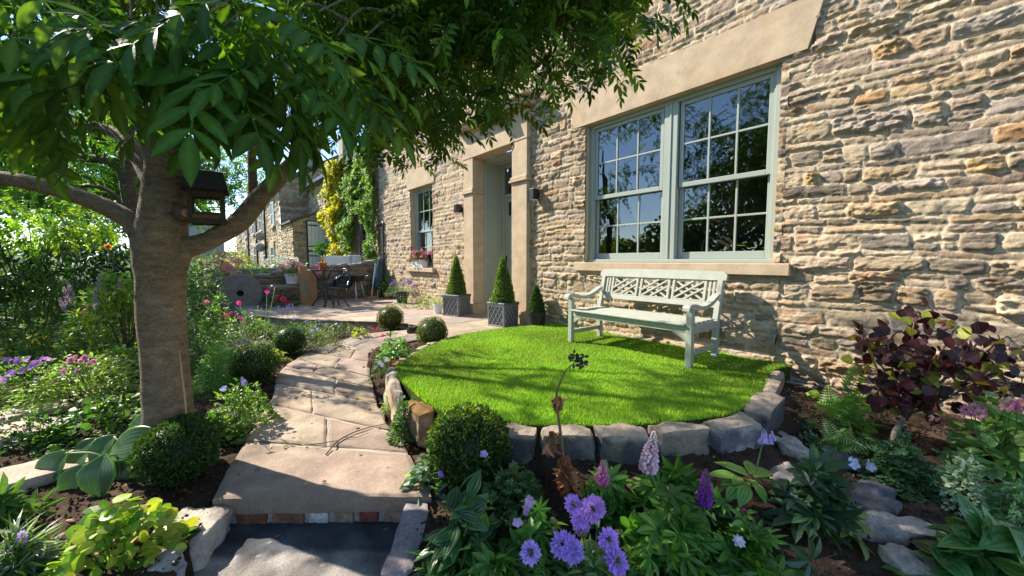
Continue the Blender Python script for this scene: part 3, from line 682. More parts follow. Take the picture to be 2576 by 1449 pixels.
# plinth of rough footing stones along the foot of the wall
mb = MB(); y = -1.2; k = 0; r = np.random.default_rng(5)
while y < 1.05:
    L = r.uniform(.35, .8); rock(mb, (WX - .02, y + L / 2, -.24), (.20, L * .99, .2), 0, 12, .15, .05, k, ((.40, .31, .23), (.33, .25, .2)), facet=.6); y += L; k += 1
for yy, L in ((1.5, .5), (2.02, .5), (2.5, .42), (2.95, .45), (3.42, .5)): rock(mb, (WX - .01, yy, -.03), (.12, L, .12), 0, 12, .2, .06, int(yy * 10), ((.40, .31, .23), (.33, .25, .2)), facet=.6)
hpart(mb, 'plinth', M['rock'], True)
def lintel(y0, y1, z0, z1, fl, prd=.012):
    mb = MB(); P = [(y0, z0), (y1, z0), (y1 + fl, z1), (y0 - fl, z1)]
    Mx = np.array([[0, 0, 1.], [1, 0, 0], [0, 1, 0]])
    mb.prism(P, WX - prd, WX + .22, (.5, .4, .27), Mx); return hpart(mb, 'lintel', M['ashlar'])
lintel(1.045, 3.84, 2.955, 3.42, .12, .042); lintel(8.12, 9.55, 2.85, 3.30, .10, .036)
def sill(y0, y1, z0, z1, p=.10):
    mb = MB(); mb.box((WX - p, y0, z0), (WX + .14, y1, z1), (.5, .4, .27), .008); return hpart(mb, 'sill', M['ashlar'])
sill(1.085, 3.78, .868, .990, .075); sill(8.12, 9.60, .735, .835, .10); sill(2.74, 4.10, 3.95, 4.055, .09)
# dressed reveals
mb = MB()
for (y0, y1, z0, z1) in (WIN, SW, UP_):
    for a_, b_ in (((WX + .004, y1 - .012, z0), (WX + .3, y1 + .12, z1 + .02)), ((WX + .004, y0 - .12, z0), (WX + .3, y0 + .012, z1 + .02)), ((WX + .06, y0 + .0125, z1 - .001), (WX + .3, y1 - .0125, z1 + .1))):
        mb = MB(); mb.box(a_, b_, (.5, .4, .27)); hpart(mb, 'reveal', M['ashlar'])

def sash(y0, y1, z0, z1, x, par, nx=3, nzp=2, st=.048, br=.052, tr=.05):
    mb = MB(); X0, X1 = x, x + .04
    mb.box((X0, y0, z0), (X1, y0 + st, z1), bev=.004); mb.box((X0, y1 - st, z0), (X1, y1, z1), bev=.004)
    mb.box((X0 + .001, y0 + st, z0), (X1 - .001, y1 - st, z0 + br), bev=.004); mb.box((X0 + .001, y0 + st, z1 - tr), (X1 - .001, y1 - st, z1), bev=.004)
    a, b, c, d = y0 + st, y1 - st, z0 + br, z1 - tr
    for i in range(1, nx): yy = a + (b - a) * i / nx; mb.box((X0 + .006, yy - .011, c), (X1 - .006, yy + .011, d), bev=.003)
    for i in range(1, nzp): zz = c + (d - c) * i / nzp; mb.box((X0 + .0075, a, zz - .011), (X1 - .0075, b, zz + .011), bev=.003)
    o = hpart(mb, 'sash', M['sage'], parent=par)
    for i in range(nx):
        for j in range(nzp):
            ya, yb = a + (b - a) * i / nx + .004, a + (b - a) * (i + 1) / nx - .004; za, zb = c + (d - c) * j / nzp + .004, c + (d - c) * (j + 1) / nzp - .004
            g.append((X0 + .02, ya, yb, za, zb))
    return o
def panes(par):
    mb = MB()
    for (X, ya, yb, za, zb) in g:
        t = RNG.normal(0, .0012, 2); dy, dz = (yb - ya) / 2, (zb - za) / 2
        mb.add([[X + t[0] * 1, ya, za], [X - t[0] + t[1], yb, za], [X - t[1], yb, zb], [X + t[1], ya, zb]], [[0, 3, 2, 1]], (.5, .5, .5))
    return hpart(mb, 'glass', M['glass'], parent=par)
def window(y0, y1, z0, z1, x, mull=(), fw=.06, zm=.5):
    global g; g = []
    mb = MB(); mb.box((x, y0, z0), (x + .13, y0 + fw, z1), bev=.005); mb.box((x, y1 - fw, z0), (x + .13, y1, z1), bev=.005)
    mb.box((x - .001, y0 + fw, z1 - fw), (x + .128, y1 - fw, z1), bev=.005); mb.box((x - .02, y0 + .002, z0), (x + .132, y1 - .002, z0 + .045), bev=.006)
    for sgy, yy in ((1, y0 + fw), (-1, y1 - fw)): mb.box((x + .012, min(yy, yy + sgy * .016), z0 + .046), (x + .06, max(yy, yy + sgy * .016), z1 - fw), bev=.003)
    bays = []; a = y0 + fw
    for m in mull: mb.box((x - .001, m - .085, z0 + .045), (x + .128, m + .085, z1 - fw), bev=.005); mb.box((x - .012, m - .012, z0 + .046), (x, m + .012, z1 - fw), bev=.003); bays.append((a, m - .085)); a = m + .085
    bays.append((a, y1 - fw)); w = hpart(mb, 'window', M['sage'])
    zm_ = z0 + (z1 - z0) * zm
    for a, b in bays:
        sash(a + .017, b - .017, zm_ - .03, z1 - fw - .004, x + .03, w, st=.045, br=.055, tr=.045); sash(a + .006, b - .006, z0 + .046, zm_ + .02, x + .078, w, st=.05, br=.085, tr=.045)
    panes(w); return w
window(WIN[0] + .013, WIN[1] - .013, .99, 2.965, WX + .075, (2.395,), zm=.475)
window(SW[0] + .013, SW[1] - .013, .836, 2.855, WX + .10, zm=.46)
window(UP_[0] + .013, UP_[1] - .013, 4.056, 5.35, WX + .10)
# rooms behind the glass
mb = MB()
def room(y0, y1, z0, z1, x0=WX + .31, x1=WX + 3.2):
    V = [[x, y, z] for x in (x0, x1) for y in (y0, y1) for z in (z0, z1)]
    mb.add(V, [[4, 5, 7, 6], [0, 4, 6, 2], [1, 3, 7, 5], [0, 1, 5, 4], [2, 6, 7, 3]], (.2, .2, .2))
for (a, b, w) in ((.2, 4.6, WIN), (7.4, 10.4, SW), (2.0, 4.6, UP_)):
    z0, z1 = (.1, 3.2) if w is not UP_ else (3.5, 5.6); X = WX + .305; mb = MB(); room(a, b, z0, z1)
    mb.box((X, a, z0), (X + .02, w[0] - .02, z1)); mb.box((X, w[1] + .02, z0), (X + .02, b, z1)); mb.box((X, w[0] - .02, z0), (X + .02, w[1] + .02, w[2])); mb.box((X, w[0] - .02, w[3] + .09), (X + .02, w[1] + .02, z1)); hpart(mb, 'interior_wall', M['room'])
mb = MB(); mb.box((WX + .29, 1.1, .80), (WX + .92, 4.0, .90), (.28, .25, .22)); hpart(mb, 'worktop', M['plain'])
# roof and chimney out of frame
mb = MB(); mb.prism([(WX - .3, 5.55), (WX + 4.2, 8.2), (WX + 4.2, 8.4), (WX - .3, 5.72)], -1.9, 11.7, (.1, .1, .1), np.array([[1., 0, 0], [0, 0, 1], [0, 1, 0]])); hpart(mb, 'roof', M['slate'])

# ---- doorway
pf = WX - .10
def pilaster(y0, y1):
    mb = MB(); mb.box((pf - .035, y0 - .03, ZP - .1), (WX + .175, y1 + .03, ZP + .22), bev=.008); mb.box((pf, y0, ZP + .2205), (WX + .17, y1, 2.36), bev=.006)
    mb.box((pf - .04, y0 - .035, 2.361), (WX + .171, y1 + .035, 2.40), bev=.006); mb.box((pf - .025, y0 - .02, 2.4005), (WX + .1705, y1 + .02, 2.455), bev=.01); mb.box((pf + .004, y0 + .004, 2.4555), (WX + .17, y1 - .004, 3.05), bev=.005)
    hpart(mb, 'pilaster', M['ashlar'])
pilaster(4.80, 5.20); pilaster(6.40, 6.74)
mb = MB(); mb.box((pf - .006, 4.79, 3.052), (WX + .172, 6.75, 3.52), bev=.006); mb.box((pf - .03, 4.77, 3.5205), (WX + .1, 6.77, 3.57), bev=.01); hpart(mb, 'entablature', M['ashlar'])
mb = MB(); mb.box((pf - .16, 4.68, 3.5715), (WX + .1, 6.86, 3.66), bev=.015); mb.box((pf - .22, 4.64, 3.6615), (WX + .1, 6.90, 3.72), bev=.012); hpart(mb, 'cornice', M['ashlar'])
mb = MB(); DX = 5.08   # panelled lining of the recess
for (yy, s) in ((6.40, 1), (5.20, -1)):
    a, b = sorted((yy + .001 * s, yy + .04 * s)); mb.box((WX + .173, a, ZP), (DX + .1, b, 3.05), bev=.002)
    for (z0, z1) in ((.12, .95), (1.05, 1.95), (2.05, 2.9)):
        x0, x1 = WX + .25, DX - .07; p0, p1 = yy - .010 * s, yy
        for q in ((x0, z0, x1, z0 + .03), (x0, z1 - .03, x1, z1), (x0, z0 + .0305, x0 + .03, z1 - .0305), (x1 - .03, z0 + .0305, x1, z1 - .0305)):
            y_a, y_b = sorted((p0, p1)); mb.box((q[0], y_a, q[1]), (q[2], y_b, q[3]), bev=.004)
        y_a, y_b = sorted((yy - .006 * s, yy)); mb.box((x0 + .07, y_a, z0 + .07), (x1 - .07, y_b, z1 - .07), bev=.003)
mb.box((WX + .173, 5.20, 3.0), (DX + .1, 6.40, 3.04), bev=.002); hpart(mb, 'door_lining', M['sage'])
zb = Wl(1268, 494, DX)[2]
door = MB(); door.box((DX, 5.2, ZP), (DX + .1, 5.27, 3.0), bev=.004); door.box((DX, 6.33, ZP), (DX + .1, 6.40, 3.0), bev=.004); door.box((DX + .001, 5.27, zb - .03), (DX + .099, 6.33, zb + .03), bev=.004); door.box((DX + .001, 5.27, 2.93), (DX + .099, 6.33, 3.0), bev=.004)
hpart(door, 'door_frame', M['sage'])
mb = MB(); mb.box((DX + .03, 5.275, ZP + .02), (DX + .075, 6.325, zb - .031), bev=.003)
for (a, b, z0, z1) in ((5.38, 5.76, .12, .85), (5.84, 6.22, .12, .85), (5.38, 5.76, .98, zb - .52), (5.84, 6.22, .98, zb - .52)):
    mb.box((DX + .016, a, z0), (DX + .031, b, z1), bev=.006)
for (a, b) in ((5.38, 5.76), (5.84, 6.22)):
    for q in ((a, zb - .45, b, zb - .42), (a, zb - .13, b, zb - .10), (a, zb - .4195, a + .03, zb - .1305), (b - .03, zb - .4195, b, zb - .1305)): mb.box((DX + .018, q[0], q[1]), (DX + .032, q[2], q[3]), bev=.003)
dr = hpart(mb, 'door', M['sage'])
mb = MB(); mb.box((DX + .022, 5.415, zb - .415), (DX + .029, 5.725, zb - .135)); mb.box((DX + .022, 5.875, zb - .415), (DX + .029, 6.185, zb - .135)); hpart(mb, 'door_pane', M['black'], parent=dr)
mb = MB(); mb.lathe([(0, 0), (.026, 0), (.026, .01), (.012, .015), (.012, .03), (.026, .038), (.028, .05), (.018, .062), (0, .064)], 16, (DX + .028, 6.27, 1.0), M=roty(-PI / 2)); mb.box((DX + .022, 6.25, .92), (DX + .03, 6.29, 1.12)); hpart(mb, 'door_handle', M['black'], parent=dr)
mb = MB(); mb.add([[DX + .04, 5.28, zb + .031], [DX + .04, 5.28, 2.925], [DX + .04, 6.32, 2.925], [DX + .04, 6.32, zb + .031]], [[0, 1, 2, 3]]); mb.box((DX + .3, 5.1, zb - .2), (DX + .32, 6.5, 3.1), (.02, .02, .02)); hpart(mb, 'transom_light', M['glass'])
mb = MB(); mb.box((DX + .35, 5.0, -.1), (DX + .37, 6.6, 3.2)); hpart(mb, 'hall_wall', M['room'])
mb = MB(); mb.box((WX + .0, 5.205, ZP - .06), (DX + .12, 6.395, ZP + .012), (.42, .34, .26), .006); hpart(mb, 'threshold', M['ashlar'])

def free(mb, name, mat, label, cat, group=None, smooth=False):
    return tag(mb.build(name, mat, smooth=smooth), label, cat, group)
def rooted(root, mb, name, mat, smooth=False, parent=None):
    o = mb.build(name, mat, parent or root, smooth); return o
# ---- wall lights
for (px, py, lab) in ((1153, 525, 'small black cube wall light on the stones left of the doorway'), (1345, 489, 'black cube wall light with a pale side, right of the doorway')):
    p = Wl(px, py, WX - .09); t = thing('wall_light', lab, 'wall light', (WX - .02, p[1], p[2]), 'cube wall lights by the door')
    mb = MB(); mb.box((-.15, -.055, -.085), (-.02, .055, .085), bev=.006); mb.box((-.02, -.04, -.04), (.02, .04, .04), bev=.003); rooted(t, mb, 'housing', M['black'])
    mb = MB(); mb.box((-.142, -.047, .0855), (-.028, .047, .09)); mb.box((-.142, -.047, -.09), (-.028, .047, -.0855)); rooted(t, mb, 'lens', M['white'])
p = Wl(1258, 297, WX - .2); t = thing('security_light', 'black security floodlight fixed under the cornice over the door', 'floodlight', p)
mb = MB(); mb.box((-.09, -.13, -.10), (.05, .13, .07), bev=.02, M=roty(.35)); rooted(t, mb, 'housing', M['black']); mb = MB(); mb.bar((.02, 0, 0), (.12, 0, .08), .05, .03); rooted(t, mb, 'bracket', M['black'])
mb = MB(); mb.box((-.096, -.11, -.085), (-.0905, .11, .055), M=roty(.35)); rooted(t, mb, 'lens', M['plastic'])
# ---- things inside the kitchen window
t = thing('kitchen_tap', 'tall curved kitchen tap seen through the right hand sash', 'tap', (WX + .42, 2.12, .90))
mb = MB(); mb.tube([(0, 0, 0), (0, 0, .28), (0, -.02, .36), (0, -.08, .40), (0, -.15, .37), (0, -.17, .28)], .013, 10, smooth_pts=5); rooted(t, mb, 'spout', M['steel'], True); mb = MB(); mb.bar((0, 0, .06), (-.05, .07, .09), .014, .014); rooted(t, mb, 'handle', M['steel'])
t = thing('sill_plant', 'leafy house plant in a white pot inside the window', 'house plant', (WX + .38, 1.46, .90))
mb = MB(); mb.lathe([(0, .07), (.055, .07), (.075, .17), (.067, .17), (.06, .155), (0, .155)], 20); mb.box((-.14, -.16, .05), (.14, .16, .065)); mb.box((-.12, -.14, 0), (-.10, .14, .05)); mb.box((.10, -.14, 0), (.12, .14, .05)); rooted(t, mb, 'pot', M['white'])
mb = MB(); r = np.random.default_rng(2); n = 46; d = r.normal(size=(n, 3)); d[:, 2] = np.abs(d[:, 2]) * 1.2 + .3; mb.scatter(T_OV, np.tile([0, 0, .16], (n, 1)) + d * .03, d, np.tile([0, 0, 1.], (n, 1)) + r.normal(0, .4, (n, 3)), r.uniform(.12, .24, n), np.array([.06, .16, .03])); rooted(t, mb, 'foliage', M['leaf'])
t = thing('candle_jar', 'small cream jar standing on the inside window ledge', 'jar', (WX + .36, 1.80, .90)); mb = MB(); mb.lathe([(0, 0), (.035, 0), (.037, .09), (.03, .1), (0, .1)], 18, col=(.6, .55, .35)); rooted(t, mb, 'jar_body', M['plain'], True); mb = MB(); mb.lathe([(0, .1005), (.034, .1005), (.034, .115), (0, .117)], 18, col=(.5, .42, .2)); rooted(t, mb, 'lid', M['plain'])
t = thing('flower_vase', 'vase of orange flowers inside the left sash window', 'vase', (WX + .38, 3.02, .90)); mb = MB(); mb.lathe([(0, 0), (.05, 0), (.06, .07), (.035, .12), (.045, .15), (.03, .14)], 18, col=(.2, .15, .12)); rooted(t, mb, 'vase_body', M['plain'], True)
mb = MB(); d = r.normal(size=(40, 3)); d[:, 2] = np.abs(d[:, 2]) + .2; mb.scatter(T_RND, np.tile([0, 0, .17], (40, 1)) + d * .05, d, np.tile([0, 0, 1.], (40, 1)) + r.normal(0, .5, (40, 3)), .06, np.array([.5, .12, .04])); rooted(t, mb, 'blooms', M['petal'])

# ================================================================== bench
BX, BY = 3.58, 1.645; L_ = 1.475; Dp_ = .575
bench = thing('garden_bench', 'pale sage painted wooden bench with lattice back panels on the lawn', 'bench', (BX, BY, -.015))
def bp(name): o = MB(); return o
for yy in (0, L_):
    mb = MB(); mb.box((-.03, yy - .03, -.01), (.03, yy + .03, .575), bev=.005); rooted(bench, mb, 'leg', M['bench'])
    mb = MB(); mb.box((Dp_ - .03, yy - .028, -.01), (Dp_ + .03, yy + .028, .42), bev=.005); mb.bar((Dp_, yy, .415), (Dp_ + .11, yy, .86), .056, .055, up=(1, 0, 0), bev=.005); rooted(bench, mb, 'leg', M['bench'])
    mb = MB(); mb.box((.031, yy - .02, .125), (Dp_ - .031, yy + .02, .175), bev=.004); rooted(bench, mb, 'stretcher', M['bench'])
    mb = MB(); pts = np.array([(-.085, 0, .560), (-.075, 0, .595), (-.03, 0, .606), (.06, 0, .598), (.16, 0, .575), (.27, 0, .575), (.40, 0, .605), (.52, 0, .655), (.58, 0, .675)]); pts[:, 1] = yy
    q, _ = resample(pts, np.zeros(9), 4); n = len(q); T = np.gradient(q, axis=0); T /= np.linalg.norm(T, axis=1)[:, None]; Nn = np.cross(T, [0, 1, 0.]); V = np.concatenate([q + Nn * .02 + [0, .034, 0], q + Nn * .02 - [0, .034, 0], q - Nn * .02 - [0, .034, 0], q - Nn * .02 + [0, .034, 0]]); i = np.arange(n - 1)
    F = np.concatenate([np.stack([a * n + i, a * n + i + 1, ((a + 1) % 4) * n + i + 1, ((a + 1) % 4) * n + i], 1) for a in range(4)] + [np.array([[0, n, 2 * n, 3 * n], [4 * n - 1, 3 * n - 1, 2 * n - 1, n - 1]])]); mb.add(V, F); rooted(bench, mb, 'armrest', M['bench'])
    mb = MB(); mb.box((.031, yy - .021, .335), (Dp_ - .031, yy + .021, .412), bev=.003); rooted(bench, mb, 'side_rail', M['bench'])
mb = MB(); mb.box((-.018, .031, .345), (.018, L_ - .031, .415), bev=.004); rooted(bench, mb, 'front_rail', M['bench'])
for s, y0 in ((1, .031), (-1, L_ - .031)):
    mb = MB(); mb.prism([(y0, .344), (y0 + s * .14, .344), (y0 + s * .06, .30), (y0 + s * .02, .27), (y0, .26)][::s], -.015, .015, M=np.array([[0, 0, 1.], [1, 0, 0], [0, 1, 0]])); rooted(bench, mb, 'corner_bracket', M['bench'])
for k in range(6):
    x = -.055 + k * .098; mb = MB(); mb.box((x, -.005 if 0 < k < 6 else .032, .416), (x + .082, L_ + .005 if k else L_ - .032, .436), bev=.005)
    rooted(bench, mb, 'seat_slat', M['bench'])
# sloping back: local frame (y along, s up the slope)
bo = np.array([Dp_ + .018, 0, .48]); bt = np.array([Dp_ + .105, 0, .855]); su = (bt - bo) / np.linalg.norm(bt - bo); SL = np.linalg.norm(bt - bo); sn = np.cross([0, 1., 0], su); MBk = np.stack([[0, 1., 0], su, sn], 1)
def bk(mb, y0, y1, s0, s1, t=.03, o=0): mb.box((y0, s0, -t / 2 + o), (y1, s1, t / 2 + o), bev=.003, M=MBk, org=bo)
mb = MB(); bk(mb, .03, L_ - .03, .055, .115, .036); rooted(bench, mb, 'back_rail', M['bench'])
mb = MB(); n = 16; tp = [(-.055, SL - .035), (-.058, SL + .02), (-.03, SL + .058)] + [(y, SL + .062 + .008 * math.sin(PI * y / L_)) for y in np.linspace(.02, L_ - .02, n)] + [(L_ + .03, SL + .058), (L_ + .058, SL + .02), (L_ + .055, SL - .035)]
mb.prism(tp, -.024, .024, M=MBk, org=bo); rooted(bench, mb, 'top_rail', M['bench'])
lo, hi = .1155, SL - .0355
eg, ig = .135, .028; PW = (L_ - 2 * eg - 2 * ig) / 3
for k in range(3):
    y0 = eg + k * (PW + ig); y1 = y0 + PW; mb = MB()
    for a in (y0, y1 - .030): bk(mb, a, a + .030, lo, hi, .026)
    bk(mb, y0 + .0305, y1 - .0305, lo, lo + .016, .024); bk(mb, y0 + .0305, y1 - .0305, hi - .016, hi, .024)
    a0, a1, b0, b1 = y0 + .029, y1 - .029, lo + .014, hi - .014; cy, cs = (a0 + a1) / 2, (b0 + b1) / 2; hw, hh = (a1 - a0) / 2, (b1 - b0) / 2
    for sg in (1, -1):
        for off in (-.72, 0, .72):
            # line through (off*hw,0) with slope sg*hh/hw, clipped to the panel
            ts = [t for t in np.linspace(-1.9, 1.9, 761) if abs(off * hw + t * hw) <= hw and abs(t * hh) <= hh]
            if len(ts) < 5: continue
            p = np.array([cy + off * hw + ts[0] * hw, cs + sg * ts[0] * hh, .0045 * sg]); q = np.array([cy + off * hw + ts[-1] * hw, cs + sg * ts[-1] * hh, .0045 * sg])
            mb.bar(bo + MBk @ p, bo + MBk @ q, .022, .014, up=sn, bev=.002)
    rooted(bench, mb, 'lattice_panel', M['bench'])
for c in (.062, .103, L_ - .103, L_ - .062):
    mb = MB(); bk(mb, c - .013, c + .013, lo, hi, .02); rooted(bench, mb, 'back_slat', M['bench'])

# ================================================================== planters and cones
def clip_cone(root, r0, h, z0, n, seed, col):
    r = np.random.default_rng(seed); mb = MB()
    prof = [(0, z0 - .02), (r0 * .8, z0 - .02), (r0 * .9, z0 + h * .08), (r0 * .6, z0 + h * .4), (r0 * .22, z0 + h * .8), (0, z0 + h * .95)]
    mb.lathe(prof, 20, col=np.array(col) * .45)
    t = 1 - np.sqrt(r.random(n)); t = np.clip(t, 0, 1); a = r.uniform(0, 2 * PI, n); rr = r0 * (1 - t) ** .92 * r.uniform(.82, 1.07, n) * np.minimum(1, .72 + t * 6) * (1 + .07 * np.sin(a * 3 + t * 9))
    P = np.stack([rr * np.cos(a), rr * np.sin(a), z0 + t * h], -1); d = np.stack([np.cos(a), np.sin(a), .5 + 0 * a], -1) + r.normal(0, .6, (n, 3))
    nm = np.stack([np.cos(a), np.sin(a), .6 + 0 * a], -1) + r.normal(0, .5, (n, 3))
    mb.scatter(T_TINY, P, d, nm, r.uniform(.02, .036, n), np.array(col) * r.uniform(.6, 1.5, (n, 1))); rooted(root, mb, 'foliage', M['leaf'])
def lead_planter(loc, w, h, rz, lab):
    t = thing('lattice_planter', lab, 'planter', loc, 'square lattice planters by the door', rz)
    mb = MB(); tp = .93
    for (z0, z1, a, b) in ((0, h - .05, w * tp / 2, w / 2 - .008),):
        V = [[sx * a, sy * a, z0] for sx, sy in ((-1, -1), (1, -1), (1, 1), (-1, 1))] + [[sx * b, sy * b, z1] for sx, sy in ((-1, -1), (1, -1), (1, 1), (-1, 1))]
        mb.add(V, [[3, 2, 1, 0], [0, 1, 5, 4], [1, 2, 6, 5], [2, 3, 7, 6], [3, 0, 4, 7]])
    lt = MB()
    for q in range(4):
        Mq = rotz(q * PI / 2)
        def fp(u, v, o=.006):   # point on the front face
            hw = (a + (b - a) * v); return Mq @ np.array([u * hw, -(hw + o), v * (h - .05)])
        nn = Mq @ np.array([0, -1., 0])
        for sg in (1, -1):
            for off in np.arange(-3, 3.01, .5):
                pts = [(off + sg * (t - .5) * 2 * .62, t) for t in np.linspace(.06, .94, 45)]; pts = [p for p in pts if abs(p[0]) < .88]
                if len(pts) > 4: lt.bar(fp(pts[0][0], pts[0][1], .003 + .002 * sg), fp(pts[-1][0], pts[-1][1], .003 + .002 * sg), .013, .014, up=nn, bev=.003)
        for u in (-.94, .94): lt.bar(fp(u, .0), fp(u, 1.), .026, .016, up=nn, bev=.003)
        for v in (.03, .97): lt.bar(fp(-.9, v), fp(.9, v), .022, .014, up=nn, bev=.003)
    rooted(t, mb, 'pot', M['lead'])
    rooted(t, lt, 'lattice', M['lattice'])
    mb = MB(); o, i_ = w / 2 + .012, w / 2 - .03
    for q in range(4): mb.box((-o, -o + .0004 * q, h - .05), (i_ if q % 2 == 0 else i_, -i_, h), bev=.008, M=rotz(q * PI / 2))
    rooted(t, mb, 'rim', M['lead']); mb = MB(); mb.box((-i_, -i_, h - .10), (i_, i_, h - .035), (.05, .035, .025)); rooted(t, mb, 'compost', M['soil'])
    return t
def place_planter(N_, w, th, h, lab, clab, ch, cr, seed):
    c = np.array([N_[0], N_[1]]) + w / 2 * np.array([math.cos(th) - math.sin(th), math.sin(th) + math.cos(th)])
    lead_planter((c[0], c[1], ZP), w, h, th, lab)
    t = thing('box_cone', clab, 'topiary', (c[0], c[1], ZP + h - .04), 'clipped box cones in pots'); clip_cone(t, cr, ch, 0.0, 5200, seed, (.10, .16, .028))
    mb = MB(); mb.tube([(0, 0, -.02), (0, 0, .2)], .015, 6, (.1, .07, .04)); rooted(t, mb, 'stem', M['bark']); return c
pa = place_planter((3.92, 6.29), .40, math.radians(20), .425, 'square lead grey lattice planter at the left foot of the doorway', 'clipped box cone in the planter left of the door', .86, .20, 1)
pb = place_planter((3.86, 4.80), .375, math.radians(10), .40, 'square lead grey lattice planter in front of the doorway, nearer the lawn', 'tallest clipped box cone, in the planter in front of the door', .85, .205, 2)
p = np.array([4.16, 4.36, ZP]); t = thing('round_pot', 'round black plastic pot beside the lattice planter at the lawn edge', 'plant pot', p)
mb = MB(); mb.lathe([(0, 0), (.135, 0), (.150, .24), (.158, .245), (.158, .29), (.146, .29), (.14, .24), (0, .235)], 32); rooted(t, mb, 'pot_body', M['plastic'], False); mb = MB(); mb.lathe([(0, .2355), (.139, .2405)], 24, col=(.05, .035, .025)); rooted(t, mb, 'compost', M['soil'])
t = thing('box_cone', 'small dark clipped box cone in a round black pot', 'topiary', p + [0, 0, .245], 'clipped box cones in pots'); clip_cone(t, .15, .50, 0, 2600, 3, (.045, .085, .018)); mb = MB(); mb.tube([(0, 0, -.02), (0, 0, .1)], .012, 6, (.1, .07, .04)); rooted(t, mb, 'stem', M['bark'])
# ================================================================== garden wall and the things round the patio
wl0, wl1 = np.array([.15, 11.85]), np.array([4.46, 11.35]); wd_ = (wl1 - wl0); WLn = np.linalg.norm(wd_); wd_ /= WLn; wn = np.array([wd_[1], -wd_[0]])
t = thing('garden_wall', 'low sloping rough stone garden wall closing the far end of the patio', 'garden wall', (*wl0, ZP)); inv = Matrix.Translation(-Vector((*wl0, ZP)))
def wtop(u): return .46 + .54 * np.clip(u / WLn, 0, 1) ** .85 + .025 * np.sin(u * 5)
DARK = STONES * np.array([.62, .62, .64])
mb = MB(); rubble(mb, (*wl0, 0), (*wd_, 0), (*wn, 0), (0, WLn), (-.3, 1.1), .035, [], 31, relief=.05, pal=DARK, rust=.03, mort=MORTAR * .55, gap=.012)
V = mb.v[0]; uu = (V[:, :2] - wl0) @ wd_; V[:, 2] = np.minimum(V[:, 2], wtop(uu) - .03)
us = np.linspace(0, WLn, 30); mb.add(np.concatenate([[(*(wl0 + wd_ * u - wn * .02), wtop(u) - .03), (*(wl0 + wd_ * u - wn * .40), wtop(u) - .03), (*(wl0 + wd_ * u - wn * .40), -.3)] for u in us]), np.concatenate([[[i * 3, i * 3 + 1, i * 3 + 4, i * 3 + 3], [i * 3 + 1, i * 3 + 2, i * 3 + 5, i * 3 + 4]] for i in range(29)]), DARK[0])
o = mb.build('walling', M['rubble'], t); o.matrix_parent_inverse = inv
mb = MB(); u = .02; k = 0; r = np.random.default_rng(3)
while u < WLn - .05:
    L = min(r.uniform(.3, .75), WLn - u); c = wl0 + wd_ * (u + L / 2) - wn * .19; rock(mb, (*c, wtop(u + L / 2) - .005), (L * .99, .46, .09), math.atan2(wd_[1], wd_[0]) , 8, .25, .07, k, ((.34, .30, .25), (.22, .20, .18)), tilt=roty(-.12)); u += L; k += 1
o = mb.build('coping', M['rock'], t, True); o.matrix_parent_inverse = inv

p = Yp(605, 738, 11.3); t = thing('millstone', 'round grey millstone with a central hole leaning on the garden wall', 'millstone', p)
mb = MB(); R = .47; Mx = rotz(-.1) @ rotx(PI / 2 - .12); mb.lathe([(.075, -.07), (R - .03, -.07), (R, -.04), (R, .04), (R - .03, .07), (.075, .07), (.075, -.07)], 40, col=(.20, .185, .17), M=Mx); rooted(t, mb, 'disc', M['rock']); mb = MB(); mb.lathe([(0, .02), (.073, .02), (.073, -.055)], 20, col=(.02, .018, .016), M=Mx); rooted(t, mb, 'hole', M['soil'])  # near-black cup stands in for the deep shade inside the hole
# upright slab and stone shelf
p0 = Yp(777, 768, 10.55); t = thing('stone_slab', 'upright rust stained stone slab standing beside the bistro table', 'stone slab', p0)
mb = MB(); rock(mb, (0, 0, .47), (.37, .12, .98), .12, 12, .02, .006, 4, ((.36, .20, .10), (.24, .19, .15)), tilt=rotx(-.05)); rooted(t, mb, 'slab_body', M['rock'], True)
p0 = Yp(728, 716, 11.05); t = thing('stone_shelf', 'low stone shelf bench carrying a pot against the garden wall', 'bench', (p0[0], p0[1], ZP))
mb = MB(); zt = p0[2] - ZP; rock(mb, (0, 0, zt - .04), (.95, .34, .08), -.1, 12, .08, .03, 6, ((.30, .26, .21), (.22, .19, .16))); rooted(t, mb, 'seat', M['rock'])
for x in (-.38, .36): mb = MB(); rock(mb, (x, 0, (zt - .08) / 2), (.14, .30, zt - .06), 0, 8, .1, .04, 9, ((.24, .21, .18), (.18, .16, .14))); rooted(t, mb, 'leg', M['rock'])

# bistro table
p = Yp(812, 678, 9.9); tb = thing('bistro_table', 'round black cast iron bistro table on the patio', 'table', (p[0], p[1], ZP)); zt = p[2] - ZP
mb = MB(); mb.lathe([(0, zt - .02), (.30, zt - .02), (.345, zt - .03), (.355, zt - .012), (.345, zt), (0, zt)], 36); rooted(tb, mb, 'tabletop', M['chair'])
for a in (0.4, .4 + 2 * PI / 3, .4 + 4 * PI / 3):
    c, s = math.cos(a), math.sin(a); mb = MB(); mb.tube([(c * x, s * x, z) for x, z in ((.24, zt - .03), (.16, zt - .16), (.09, zt - .33), (.13, .22), (.22, .1), (.27, .01))], [.014, .018, .018, .02, .016, .024], 8, smooth_pts=4); rooted(tb, mb, 'leg', M['chair'], True)
mb = MB(); mb.tube([(.1 * math.cos(a), .1 * math.sin(a), zt * .42) for a in np.linspace(0, 2 * PI, 20)], .012, 6); rooted(tb, mb, 'ring', M['chair'], True)
p[2] += .002
